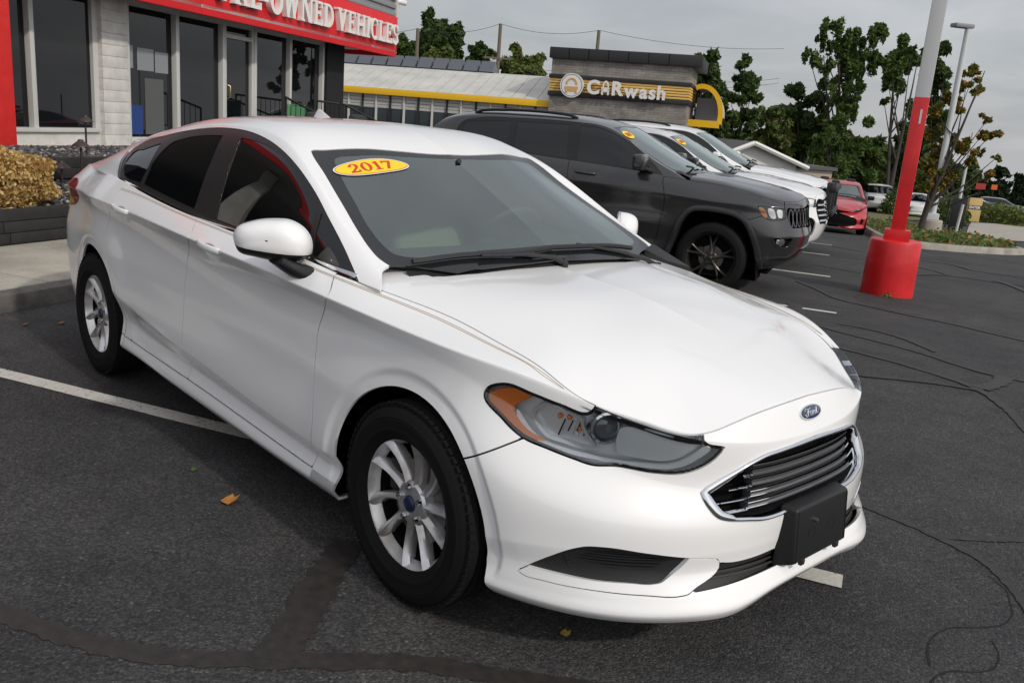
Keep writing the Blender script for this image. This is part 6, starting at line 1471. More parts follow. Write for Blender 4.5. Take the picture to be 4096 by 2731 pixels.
ch_ = empty('patio_chair', wf(-10.2, tf(735, 262)[0]+.4, .35), 0, 'green mesh patio chair standing beside the entrance steps', 'chair'); inv = Matrix.Translation(-Vector(ch_.location)); t0, z0 = ch_.location@Vector(TV), 0
CHG = mat('green_mesh', (.07, .20, .09), .7); CHM = mat('green_frame', (.10, .30, .12), .5)
def chp(b, nm, m): o = b.build(nm, m); o.parent = ch_; o.matrix_parent_inverse = inv
chp(fbox(MB(), -10.45, -10.42, t0-.42, t0+.42, .80, 1.38), 'backrest', CHG); chp(MB().tube([wf(-10.43, t0-.44, .3), wf(-10.43, t0-.44, 1.40), wf(-10.43, t0+.44, 1.40), wf(-10.43, t0+.44, .3)], .02, 8), 'frame', CHM); chp(fbox(MB(), -10.42, -9.9, t0-.42, t0+.42, .74, .79), 'seat', CHG)
for s in (-.4, .4): chp(MB().cyl(wf(-9.93, t0+s, .3), wf(-9.93, t0+s, .78), .018, n=8), 'leg', CHM)
# ---------------------------------------------------------------- car wash, poles, island
def onT(u, v, t):
    d = at(u, v, 1.)-_C; k = (t-_C@TV)/(d@TV); q = _C+d*k; return float(q@FV), float(q[2])
def brick_fn(nt, b):
    l = nt.links; tc = N_(nt, 'ShaderNodeTexCoord'); mp = N_(nt, 'ShaderNodeMapping'); mp.inputs['Rotation'].default_value = (math.radians(90), 0, -A1); l.new(tc.outputs['Object'], mp.inputs['Vector'])
    sx = N_(nt, 'ShaderNodeSeparateXYZ'); l.new(tc.outputs['Object'], sx.inputs[0])
    cb = N_(nt, 'ShaderNodeCombineXYZ'); s1 = N_(nt, 'ShaderNodeVectorMath', operation='DOT_PRODUCT'); s1.inputs[1].default_value = tuple(FV+TV); l.new(tc.outputs['Object'], s1.inputs[0]); l.new(s1.outputs['Value'], cb.inputs[0]); l.new(sx.outputs[2], cb.inputs[1])
    br = N_(nt, 'ShaderNodeTexBrick', Scale=1.0); br.inputs['Brick Width'].default_value = .42; br.inputs['Row Height'].default_value = .12; br.inputs['Mortar Size'].default_value = .008; br.inputs['Color1'].default_value = (.30, .275, .25, 1); br.inputs['Color2'].default_value = (.21, .195, .18, 1); br.inputs['Mortar'].default_value = (.14, .13, .12, 1); br.inputs['Bias'].default_value = -.1
    l.new(cb.outputs[0], br.inputs['Vector']); n = N_(nt, 'ShaderNodeTexNoise', Scale=1.6, Detail=6.0); l.new(tc.outputs['Object'], n.inputs['Vector'])
    m = N_(nt, 'ShaderNodeMixRGB', blend_type='MULTIPLY'); m.inputs[0].default_value = 1; l.new(br.outputs['Color'], m.inputs[1]); l.new(ramp(nt, n.outputs['Fac'], [(.3, (.75, .75, .75)), (.7, (1.2, 1.18, 1.15))]), m.inputs[2]); l.new(m.outputs[0], b.inputs['Base Color'])
BRICK = mat('tan_grey_brick', (.3, .28, .25), .85, fn=brick_fn); CHAR = mat('charcoal_metal', (.022, .022, .024), .5); YEL = mat('yellow_metal', (.78, .46, .012), .45); OCH = mat('ochre_slat', (.70, .45, .12), .6); WROOF = mat('white_standing_seam', (.55, .54, .50), .5, fn=concrete_fn((.42, .41, .37), (.60, .59, .55), .8))
P0 = at(1256, 290, 46.); t0 = float(P0@TV); f0 = float(P0@FV); f1 = onT(1572, 300, t0)[0]; gb = gz(float(P0@NV))-.4
Z = {k: onT(1258, v, t0)[1] for k, v in dict(top=107.7, cap=133, b1=169, d1=178, y1=208.5, d2=219).items()}
cw = empty('car_wash', tuple(P0[:2])+(gb,), 0, 'brick car wash tower with yellow slat band and a long white-roofed wing', 'building'); cinv = Matrix.Translation(-Vector(cw.location))
def cpt(b, nm, m, bevel=0, parent=None, smooth=None):
    o = b.build(nm, m, bevel=bevel, smooth=smooth); o.parent = cw; o.matrix_parent_inverse = cinv; return o
def tbox(b, fa, fb, ta, tb, za, zb): return b.box(wf((fa+fb)/2, (ta+tb)/2, (za+zb)/2), (abs(fb-fa), abs(tb-ta), abs(zb-za)), rz=A1)
cpt(tbox(MB(), f0, f1, t0, t0+5, gb, Z['cap']+.1), 'tower_wall', BRICK)
cpt(tbox(MB(), f0-.12, f1+.5, t0-.25, t0+5.3, Z['cap'], Z['top']), 'parapet_cap', CHAR, .03)
for k in range(6): cpt(tbox(MB(), f0-.12+(f1-f0)*(k+1)/7-.01, f0-.12+(f1-f0)*(k+1)/7+.02, t0-.262, t0-.25, Z['cap']+.03, Z['top']-.03), 'cap_seam', DARK)
for a, b in (('d1', 'b1'), ('d2', 'y1')): cpt(tbox(MB(), f0-.08, f1+.10, t0-.14, t0+5.1, Z[a], Z[b]), 'band', CHAR, .02)
hs = (Z['d1']-Z['y1'])/5
for k in range(5): cpt(tbox(MB(), f0-.05, f1+.06, t0-.09-.025*(k % 2), t0+5.05, Z['y1']+k*hs+.02, Z['y1']+(k+1)*hs-.012), 'slat', OCH, .02)
# round logo and lettering
fl, zl = onT(1313.2, 196.5, t0-.3); rl = abs(onT(1313.2+26.7, 196.5, t0-.3)[0]-fl)
def lg(a, b, d): return wf(fl+a*rl, t0-.22-d, zl+b*rl)
def ring(nm, r0, r1, d0, d1, m):
    n = 48; cpt(MB().lathe([(r0*rl+1e-3, d0), (r0*rl+1e-3, d1), (r1*rl, d1), (r1*rl, d0)], lg(0, 0, 0), -TV, n), nm, m)
ring('logo_disc', 0, 1., -.1, .12, mat('logo_white', (.74, .73, .71), .5)); ring('logo_ring', .87, .91, .12, .126, CHAR)
ORG = mat('logo_orange', (.62, .36, .14), .5)
def pz(poly, nm, m, d=.125, e=.02): cpt(MB().prism(poly, lambda a, b, q: lg(a, b, q), d, d+e), nm, m, smooth=0)
pz(_arc(0, .08, .50, .55, .36, .40, 0, 180)+[], 'logo_car', ORG); pz([(-.55, -.08), (.55, -.08), (.58, -.20), (-.58, -.20)], 'logo_car', ORG); pz(_arc(0, -.18, .58, .30, .01, .01, 180, 360), 'logo_car', ORG, .124); pz(_r(-.50, -.62, -.32, -.25), 'logo_car', ORG, .123); pz(_r(.32, -.62, .50, -.25), 'logo_car', ORG, .123)
fa, za = onT(1347, 215, t0-.3); fb, zb_ = onT(1516, 226, t0-.3); Lw = fb-fa; hC = abs(onT(1347, 215, t0)[1]-onT(1347, 185, t0)[1])
SW = mat('letter_white', (.76, .75, .74), .5)
def frame_m(f, z): M4 = Matrix(((FV[0], 0, -TV[0], 0), (FV[1], 0, -TV[1], 0), (0, 1, 0, 0), (0, 0, 0, 1))); p = wf(f, t0-.32, z); M4.translation = Vector(p); return M4
xs_ = fa
def put_text(txt, size, f, z, bold=.03):
    o = text_mesh(txt, size, .06, 'letter', SW, None, frame_m(f, z), bold); o.parent = cw; o.matrix_parent_inverse = cinv; return o
sz = hC/.70; zb0 = za+.02
adv_ = lambda o: (max((Vector(v.co)@Vector(FV)) for v in o.data.vertices))
o = put_text('C', sz, fa, zb0, .035); fx = adv_(o)+.12
# the A drawn as a car front
aw = hC*.62
def ag(a, b, d): return wf(fx+aw/2+a*aw/2, t0-.30-d, zb0+b*hC)
for poly in (_arc(0, .55, .80, .48, .48, .32, 0, 180), [(-1, .52), (1, .52), (1, .40), (-1, .40)], _arc(0, .42, 1., .26, .01, .01, 180, 360), _r(-.95, -.06, -.55, .42), _r(.55, -.06, .95, .42)):
    cpt(MB().prism(poly, ag, 0, .09+.002*len(poly) % .01), 'letter_piece', SW, smooth=0)
fx += aw+.10
o = put_text('R', sz, fx, zb0, .035); fx = adv_(o)+.06
for ch in 'wash': o = put_text(ch, sz, fx, zb0-.06, .03); fx = adv_(o)+.05
# wing
tw_ = t0+.6
fw0 = onT(560, 200, tw_)[0]; zy0 = onT(1250, 246, tw_)[1]; zy1 = onT(1250, 231, tw_)[1]; zr = onT(1250, 176, tw_+5)[1]
cpt(tbox(MB(), fw0, f0, tw_+.05, tw_+9, gb, zy0), 'wing_core', mat('wing_dark', (.02, .022, .024), .6))
cpt(tbox(MB(), fw0-.3, f0-.02, tw_-.35, tw_-.05, zy0, zy1), 'yellow_fascia', YEL, .02)
nseg = 26
for k in range(nseg):
    a = fw0+(f0-fw0)*k/nseg; b = fw0+(f0-fw0)*(k+1)/nseg-.03; vv = [wf(a, tw_-.34, zy1+.01), wf(b, tw_-.34, zy1+.01)]; 
    prof = [(tw_-.34, zy1+.012), (tw_+1.2, zy1+.62*(zr-zy1)*.62), (tw_+3.2, zy1+.88*(zr-zy1)), (tw_+5, zr)]
    v = [wf(x, tt, zz) for x in (a, b) for tt, zz in prof]+[wf(x, tt, zz-.08) for x in (a, b) for tt, zz in prof]
    f = [(i, i+1, i+5, i+4) for i in range(3)]+[(8+i, 8+i+1, 8+i+5, 8+i+4) for i in range(3)]+[(0, 4, 12, 8), (3, 7, 15, 11)]+[(i, i+1, 9+i, 8+i) for i in range(3)]+[(4+i, 5+i, 13+i, 12+i) for i in range(3)]
    cpt(MB().add(v, f), 'roof_panel', WROOF, smooth=20)
fr1 = onT(1140, 165, tw_+5)[0]
for k in range(14): a = fw0+(fr1-fw0)*k/14; b = fw0+(fr1-fw0)*(k+1)/14-.12; v = [wf(a, tw_+4.6, zr+.02), wf(b, tw_+4.6, zr+.02), wf(b, tw_+5.2, zr+.65), wf(a, tw_+5.2, zr+.65), wf(a, tw_+5.8, zr), wf(b, tw_+5.8, zr)]; cpt(MB().add(v, [(0, 1, 2, 3), (2, 3, 4, 5)[::-1], (0, 3, 4), (1, 5, 2)]), 'ridge_light', mat('ridge_glaze', (.10, .11, .13), .2), smooth=0)
zw = onT(1000, 258, tw_)[1]; nb = 22
for k in range(nb):
    a = fw0+(f0-fw0)*k/nb; b = fw0+(f0-fw0)*(k+1)/nb
    for j in range(4): hh = (zy0-zw)/4; cpt(tbox(MB(), a+.07, b-.0, tw_-.04, tw_+.06, zw+j*hh+.01, zw+(j+1)*hh-.012), 'siding_board', mat('wing_siding', (.46, .45, .42), .7))
    cpt(tbox(MB(), a+.05, b-.0, tw_+.0, tw_+.04, gb, zw), 'wing_glass', mat('wing_glazing', (.035, .045, .05), .08))
    cpt(tbox(MB(), a-.03, a+.06, tw_-.12, tw_+.05, gb, zy0), 'wing_mullion', CHAR if k % 2 else ALU)
# arched porch on the far side
fp, zp = onT(1605, 250, t0+2); fq = onT(1652, 250, t0+2)[0]; zt_ = onT(1630, 200, t0+2)[1]; zb2 = onT(1630, 280, t0+2)[1]
rx = (fq-fp); v = []
def arch_path(r_, off): return [wf(fp+.1+rx*r_*math.sin(math.radians(a)), t0+2+off, zb2+.3+(zt_-zb2-.3)*r_*math.cos(math.radians(a))) for a in np.linspace(-20, 90, 16)]+[wf(fp+.1+rx*r_, t0+2+off, zb2-.1)]
cpt(MB().sweep(arch_path(1., 0), [(-.12, -.2), (-.12, .2), (.12, .2), (.12, -.2)], tuple(TV)), 'yellow_arch', YEL, smooth=30)
A_, B_ = arch_path(1.02, .2), arch_path(1.02, 7.); cpt(MB().add(A_+B_, [(i, i+1, i+1+len(A_), i+len(A_)) for i in range(len(A_)-2)]), 'porch_roof', WROOF, smooth=40)
cpt(tbox(MB(), f1, fp+.1+rx, t0+1.7, t0+2.3, zb2-.3, zb2+.05), 'porch_beam', YEL)
cpt(tbox(MB(), f1+.2, fp+rx, t0+4, t0+4.1, zb2+.05, zt_-.5), 'porch_glass', mat('porch_glaze', (.35, .36, .42), .2))
# utility poles and wires
WOOD = mat('weathered_pole', (.16, .13, .10), .9); tops = []
for k, (u, vt, lab, arms) in enumerate(((960, 66, 'weathered utility pole half hidden by the dark tree', 1), (1150, 55, 'tall utility pole with two crossarms and hanging cables', 2), (1376, 70, 'utility pole showing above the car wash parapet', 0))):
    p = at(u, vt, 72.); r = empty('utility_pole', (p[0], p[1], gz(float(p@NV))-.5), 0, lab, 'pole', 'utility poles'); inv = Matrix.Translation(-Vector(r.location)); tops.append(p)
    def ad(b, nm, m): o = b.build(nm, m, smooth=50); o.parent = r; o.matrix_parent_inverse = inv
    ad(MB().cyl((p[0], p[1], r.location.z), p, .19, .14, 12), 'shaft', WOOD)
    for j in range(arms):
        z = p[2]-(2.7 if arms == 2 else 2.9)-j*1.8; q = np.array([p[0], p[1], z]); X = np.cross(NV, [0, 0, 1.]); ad(MB().box(q+NV*-.15, (2.3, .12, .14), rz=math.radians(46)), 'crossarm', WOOD)
        for s in (-1, -.4, .4, 1): e = q+np.array([math.cos(.8), math.sin(.8), 0])*s+np.array([0, 0, .07])-NV*.15; ad(MB().cyl(e, e+np.array([0, 0, .2]), .05, .03, 6), 'insulator', mat('insulator', (.12, .12, .12), .4))
tops.insert(0, at(700, 68, 72.)); tops.append(at(1800, 112, 80.))
wr = 0
ends = ('dealership roof', 'pole by the dark tree', 'crossarm pole', 'pole over the car wash', 'far trees')
for si, (a, b) in enumerate(zip(tops[:-1], tops[1:])):
    for li, (dz, sag) in enumerate(((0., .5), (-2.6, .8), (-3.0, .9))):
        pts = [a*(1-t)+b*t+np.array([0, 0, dz-sag*4*t*(1-t)]) for t in np.linspace(0, 1, 14)]; tag(MB().tube(pts, .016, 4, False).build('power_line', mat('cable', (.05, .05, .05), .8)), '%s thin overhead cable from the %s to the %s' % (('top', 'middle', 'lowest')[li], ends[si], ends[si+1]), 'cable', 'overhead cables')
# ---- lamp posts
RED2 = mat('red_pole_paint', (.60, .010, .014), .42, coat=.2, fn=concrete_fn((.44, .008, .010), (.68, .014, .018), 5.)); WPOLE = mat('white_pole_paint', (.56, .57, .57), .45)
pb = on_ground(2035, 682)+NV*.29; lz = float(pb[2]); lp = empty('lamp_post', tuple(pb), 0, 'square lamp post red below and white above on a red drum base', 'lamp post'); R0 = .295
MB().lathe([(.0005, .665), (R0-.03, .665), (R0-.008, .655), (R0, .635), (R0+.004, .3), (R0+.008, -.05), (.0005, -.05)], (0, 0, 0), (0, 0, 1), 56).build('drum_base', RED2, lp)
MB().box((0, 0, .725), (.29, .29, .125), rz=A0).build('anchor_cover', RED2, lp, bevel=.008)
MB().box((0, 0, 1.52), (.165, .165, 1.6), rz=A0).build('lower_shaft', RED2, lp, bevel=.012); MB().box((0, 0, 4.9), (.160, .160, 5.2), rz=A0).build('upper_shaft', WPOLE, lp, bevel=.012)
q = -NV*.0845; MB().box((q[0]+DV[0]*.018, q[1]+DV[1]*.018, 2.10), (.022, .004, .16), R=np.array([[math.cos(A0), -math.sin(A0), 0], [math.sin(A0), math.cos(A0), 0], [0, 0, 1.]])@np.array([[math.cos(.0), 0, math.sin(.0)], [0, 1, 0], [0, 0, 1.]])).build('white_mark', WPOLE, lp)
MB().box((0, 0, 7.55), (1.5, .35, .14), rz=A0).build('lamp_head', WPOLE, lp, bevel=.03)
for a in range(4): c = DV*.12*(-1 if a % 2 else 1)+NV*.12*(-1 if a < 2 else 1); MB().cyl((c[0], c[1], .66), (c[0], c[1], .70), .02, n=6).build('anchor_bolt', RED2, lp)
wg = empty('weed', tuple(pb-NV*.30+np.array([0, 0, .0])), 0, 'tuft of dry weeds at the foot of the red drum', 'plant'); rs = np.random.RandomState(2); leaf_mesh('foliage', [(rs.normal()*.05, rs.normal()*.03, abs(rs.normal())*.03, 0, 0, 1) for i in range(160)], .014, [MAT['weed_pale'], MAT['dry_leaf_brown']], 3, wg)
p2 = on_ground(2130, 549); l2 = empty('lamp_post', tuple(p2), 0, 'slim pale lamp post on a round concrete footing in the island', 'lamp post')
MB().lathe([(.0005, .60), (.31, .60), (.335, .57), (.35, -.3), (.0005, -.3)], (0, 0, 0), (0, 0, 1), 40).build('footing', CONC, l2); MB().box((0, 0, .70), (.36, .36, .2), rz=A1).build('anchor_cover', mat('pale_pole', (.55, .57, .58), .45), l2, bevel=.02)
hp = float(np.linalg.norm(at(2195, 100, 26.9)-at(2134, 520, 26.9)))+.55; MB().cyl((0, 0, .7), (0, 0, hp), .105, .075, 16).build('shaft', MAT['pale_pole'], l2); MB().box((-.12, -.12, hp+.02), (.62, .30, .12), rz=math.radians(60)).build('lamp_head', mat('lamp_grey', (.22, .23, .24), .5), l2, bevel=.04)
p3 = at(2187, 545, 40.); p3[2] = gz(float(p3@NV)); l3 = empty('flag_pole', tuple(p3), 0, 'thin pale pole standing behind the island', 'pole'); MB().cyl((0, 0, 0), (0, 0, 4.3), .07, .05, 10).build('shaft', MAT['pale_pole'], l3)
p4 = on_ground(2190, 553); MB().cyl((0, 0, 0), (.06, .02, 1.15), .045, n=10).build('stake', WPOLE, tag(empty('marker_post', tuple(p4)), 'short white leaning marker post at the island kerb', 'post'))
p5 = on_ground(2166, 540); g5 = empty('sign_stand', tuple(p5), 0, 'narrow black metal stand with panels beside the pale lamp post', 'stand'); MB().cyl((0, 0, 0), (0, 0, 2.4), .03, n=8).build('post', BLKM, g5); MB().box((.28, .22, .62), (.5, .06, 1.5), rz=A1).build('panel', BLKM, g5, bevel=.01); MB().tube([(0, 0, 1.1), (.35, .25, 1.35), (.75, .5, 1.6)], .035, 6).build('arm', BLKM, g5)
# island
isl = [(.30, 34.), (.62, 27.), (.87, 23.2), (1.15, 20.6), (1.75, 19.25), (2.4, 19.6), (3.5, 20.9), (4.3, 22.5), (4.1, 26.), (3.2, 31.), (2.2, 36.), (1., 38.)]
ip = smooth_poly(isl, 5); V = [tuple((DV*a+NV*b)[:2])+(gz(b)+.13,) for a, b in ip]; cx = ip.mean(0); GRASS = mat('dry_lawn', (.10, .11, .035), .9, fn=concrete_fn((.055, .075, .02), (.19, .16, .07), 1.5))
n = len(V); V.append(tuple((DV*cx[0]+NV*cx[1])[:2])+(gz(cx[1])+.16,)); tag(MB().add(V, [(i, (i+1) % n, n) for i in range(n)]).build('island_lawn', GRASS, smooth=60), kind='structure')
tag(MB().sweep([np.array(v) for v in V[:-1]], [(-.09, -.25), (-.09, .0), (-.07, .02), (.06, .02), (.08, -.01), (.10, -.25)], (0, 0, 1), closed=True).build('island_kerb', KERB, smooth=30), kind='structure')
rs = np.random.RandomState(3); gp = []
while len(gp) < 5000:
    a, b = rs.uniform(.5, 4.2), rs.uniform(19.4, 34)
    if sdf(ip, np.array([[a, b]]))[0] < -.15: w = DV*a+NV*b; gp.append((w[0], w[1], gz(b)+.18+abs(rs.normal())*.06, 0, 0, .0))
tag(leaf_mesh('grass', gp, .07, [MAT['weed_green'], MAT['weed_pale'], MAT['dry_leaf_brown']], 4, weights=[.45, .4, .15]), 'rough grass and weeds growing in the kerbed island', 'grass', kind='stuff')
# ---------------------------------------------------------------- trees, houses and parked cars in the distance
BARK = mat('bark', (.055, .045, .038), .9); 
TG = {'dark': [leafmat('leaf_dark', (.052, .086, .022)), leafmat('leaf_mid', (.075, .118, .028)), leafmat('leaf_deep', (.034, .058, .016))], 'mid': [leafmat('leaf_green', (.10, .15, .036)), MAT['leaf_mid'], MAT['leaf_dark']], 'lime': [leafmat('leaf_lime', (.13, .16, .03)), MAT['leaf_green'], leafmat('leaf_olive', (.10, .11, .03))], 'maple': [leafmat('maple_green', (.06, .10, .02)), leafmat('maple_yellow', (.25, .20, .03)), leafmat('maple_orange', (.40, .17, .03))], 'conifer': [leafmat('needle', (.012, .024, .012)), leafmat('needle2', (.020, .034, .016)), MAT['leaf_deep']]}
def tree(u, vt, vb, wu, depth, kind, label, n=4500, leaf=.26, clumps=16, stems=2, seed=1, lean=0., shape='round', bare=.35, weights=None, name='tree', sink=0., spots=None):
    """vt, vb: top and foot of the crown as bearings; wu: its width"""
    rnd = random.Random(seed); rs = np.random.RandomState(seed); top = at(u+lean, vt, depth); bot = at(u, vb, depth); W_ = wu/2025.7*depth; g0 = gz(float(bot@NV)); zt, zb = top[2], max(bot[2], g0+.2)
    base = np.array([bot[0], bot[1], g0-.3]); r = empty(name, tuple(base), 0, label, 'tree', 'trees beyond the lot'); H = zt-base[2]; off = (top-bot)*np.array([1, 1, 0])
    cl = []
    for k in range(clumps):
        if shape == 'cone': h = rnd.random()**1.2; rad = (1-h)*W_/2; a = rnd.uniform(0, 6.28); c = np.array([rad*.6*math.cos(a), rad*.6*math.sin(a), zb-base[2]+(zt-zb)*h*.95]); cr = .16*W_+.22*rad
        else:
            h = (k+.5)/clumps; env = math.sin(math.pi*min(.97, .12+.86*h))**.6; a = k*2.4+rnd.uniform(-.5, .5); rr = W_/2*env*rnd.uniform(.35, .78); c = np.array([rr*math.cos(a), rr*math.sin(a), zb-base[2]+(zt-zb)*(.08+.86*h)]); cr = W_*rnd.uniform(.15, .27)*(1.0 if shape == 'round' else .8)
        c[:2] += off[:2]*(c[2]/H); cl.append((c, cr))
    if spots:                                    # crown surveyed clump by clump
        cl = []
        for a_, b_, r_ in spots:
            p = at((2560+a_/.7467)/1.7415, b_/.7467/1.7415, depth+rnd.uniform(-.03, .03)*depth*.5); cl.append((p-base, r_/.7467/1.7415/2025.7*depth))
        cl.sort(key=lambda q_: q_[0][2])
    tr = MB()
    for s in range(stems):
        a = 6.28*s/stems+seed; pts = []
        tip = max(cl, key=lambda q: q[0][2]-.3*abs(q[0][0]*math.cos(a)+q[0][1]*math.sin(a)-W_*.2))[0] if s else cl[-1][0]
        tip = np.array([tip[0]+math.cos(a)*W_*.12*(stems > 1), tip[1]+math.sin(a)*W_*.12*(stems > 1), tip[2]*(1-.08*s)])
        for k in range(9): t = k/8; w = np.array([math.sin(3*t+seed+s)*.03, math.cos(2.3*t+seed+2*s)*.03, 0])*H*t*(1-t*.5); pts.append(np.array([0, 0, 0])+tip*np.array([t**1.3, t**1.3, t])+w)
        R0 = max(.09, H*.016); tr.tube(pts, [R0*(1-.86*k/8) for k in range(9)], 8)
        for c, cr in cl[s::stems]:
            k = min(7, max(2, int(8*(c[2]/H)*rnd.uniform(.6, .85)))); p = pts[k]; m = (p+c)/2+np.array([0, 0, -.06*np.linalg.norm(c-p)]); R1 = R0*(1-.86*k/8)*.6; tr.tube([p, m, c], [R1, R1*.6, R1*.2], 5)
    o = tr.build('trunk', BARK, r, smooth=60)
    pts = []; tot = sum(cr**2 for _, cr in cl)
    for c, cr in cl:
        m = int(n*cr**2/tot); sub = [(rs.normal(size=3)*.55*cr*np.array([1, 1, .75]), cr*rs.uniform(.22, .46)) for _ in range(7)]
        for i in range(m):
            sc, sr = sub[rs.randint(7)]; d = rs.normal(size=3); d /= np.linalg.norm(d); p = c+sc+d*sr*rs.uniform(.55, 1.05)
            if shape == 'willow': p[2] -= abs(rs.normal())*cr*.35
            pts.append((*p, *(d*.7+np.array([0, 0, .5]))))
    leaf_mesh('crown', pts, leaf, TG[kind], seed, r, weights=weights)
    return r
tree(1010, 52, 150, 130, 85, 'dark', 'dark rounded tree behind the dealership sign band', 6000, .34, 18, 1, 3)
tree(1100, 105, 160, 60, 82, 'dark', 'small dark tree between the sign band and the crossarm pole', 2200, .30, 9, 1, 13)
tree(930, 95, 165, 60, 80, 'mid', 'green tree tucked against the end of the sign band', 2200, .3, 9, 1, 19)
tree(1005, 118, 165, 80, 76, 'lime', 'low yellow-green tree below the dark rounded tree', 2600, .28, 9, 1, 14)
tree(1205, 130, 200, 120, 84, 'lime', 'yellow-green tree just left of the car wash tower', 4200, .30, 13, 1, 4)
tree(1598, 116, 330, 90, 62, 'dark', 'dark broad tree rising behind the car wash porch', 5000, .26, 16, 1, 5, spots=[(180, 190, 42), (205, 230, 36), (165, 232, 36), (212, 275, 32), (185, 300, 40), (205, 340, 40)])
tree(1692, 132, 350, 100, 58, 'dark', 'slender pointed tree with feathery green leaves by the white house', 4600, .24, 20, 1, 6, lean=15, shape='tall', spots=[(312, 188, 20), (330, 240, 24), (292, 238, 26), (268, 290, 34), (325, 285, 24), (345, 245, 13), (258, 340, 38), (302, 345, 34), (240, 400, 46), (290, 400, 40)])
tree(1640, 230, 400, 120, 66, 'dark', 'low dark tree filling the gap beside the car wash porch', 4200, .28, 14, 1, 15)
tree(1935, 48, 330, 175, 60, 'mid', 'tallest wind-swept willow with bare twin trunks', 11000, .15, 22, 3, 7, shape='willow', weights=[.45, .35, .2], lean=30, spots=[(572, 78, 26), (545, 110, 22), (620, 108, 40), (682, 100, 40), (722, 104, 18), (518, 165, 26), (500, 150, 14), (600, 165, 36), (652, 172, 42), (694, 165, 26), (560, 200, 20), (622, 228, 32), (650, 262, 30), (598, 290, 26), (622, 322, 32), (588, 350, 34), (640, 205, 26)])
tree(1850, 185, 420, 150, 64, 'dark', 'wide dark tree in front of the willow trunks', 7000, .26, 18, 2, 8, spots=[(480, 285, 46), (440, 325, 36), (522, 295, 42), (468, 375, 56), (540, 370, 48), (420, 385, 34), (520, 430, 56), (450, 440, 50), (575, 410, 34)])
tree(1775, 245, 430, 110, 62, 'lime', 'olive-brown tree with thinning leaves near the white house', 3600, .24, 14, 2, 16, weights=[.15, .35, .5])
tree(1905, 290, 440, 80, 52, 'mid', 'bright green young tree behind the row of cars', 3600, .20, 12, 1, 17, shape='tall')
tree(1990, 255, 430, 130, 60, 'mid', 'mid-green bushy tree right of the willow', 5000, .24, 16, 1, 9, weights=[.35, .4, .25], spots=[(582, 468, 46), (622, 428, 44), (662, 428, 38), (640, 478, 46), (690, 468, 38), (600, 515, 40), (660, 520, 44), (705, 510, 30)])
tree(2065, 95, 330, 90, 58, 'mid', 'leaning tall tree with crooked dark trunks', 4600, .20, 16, 2, 10, shape='willow', lean=-10, spots=[(772, 148, 36), (748, 188, 26), (792, 190, 32), (738, 228, 14), (782, 248, 26), (728, 300, 10), (806, 320, 22), (760, 215, 18), (812, 150, 12)])
tree(2145, 100, 420, 95, 58, 'dark', 'tall tree partly hidden by the white lamp post', 5000, .24, 18, 2, 11, spots=[(890, 165, 40), (868, 208, 32), (912, 220, 30), (882, 262, 28), (900, 310, 30), (870, 360, 30), (905, 400, 34)])
tree(2110, 300, 440, 130, 66, 'dark', 'dark thicket tree behind the two lamp posts', 4200, .28, 14, 1, 18)
tree(2235, 400, 470, 90, 110, 'dark', 'distant rounded tree beyond the road', 2200, .42, 10, 1, 20); tree(2180, 395, 465, 80, 100, 'dark', 'distant tree line tree behind the pale pole', 2200, .42, 10, 1, 21)
for k, (u, vt, w) in enumerate(((2300, 385, 55), (2345, 400, 50), (2268, 415, 40), (2390, 380, 70))): tree(u, vt, 478, w, 105, 'conifer', ('tall dark conifer at the right end of the far tree line', 'dark conifer beside the tall conifer beyond the road', 'small dark conifer left of the taller conifers', 'dark conifer at the far end of the road')[k], 2600, .40, 26, 1, 30+k, shape='cone')
for k, (u, vt, w, d) in enumerate(((1720, 330, 160, 75), (1850, 350, 160, 75), (2010, 350, 170, 75), (2160, 370, 160, 78), (1590, 300, 120, 80))): tree(u, vt, 455, w, d, 'dark', ('dense dark undergrowth behind the white house', 'dense dark undergrowth behind the red car', 'dense dark undergrowth behind the parked cars', 'dense dark undergrowth behind the lamp posts', 'dense dark undergrowth behind the car wash')[k], 4500, .36, 18, 1, 40+k)
# maple in the island
tree(2125, 150, 440, 230, 26.6, 'maple', 'thin maple turning orange beside the pale lamp post', 9000, .07, 30, 2, 12, lean=40, shape='tall', weights=[.55, .27, .18], spots=[(1000, 214, 20), (976, 248, 24), (1012, 270, 17), (934, 298, 24), (958, 330, 14), (882, 330, 26), (1038, 356, 13), (1048, 404, 22), (1018, 410, 12), (1066, 470, 11), (1046, 518, 18), (992, 480, 20), (952, 440, 28), (902, 460, 34), (868, 500, 34), (932, 520, 24), (858, 556, 22), (884, 400, 24), (905, 540, 20), (1010, 455, 12)])
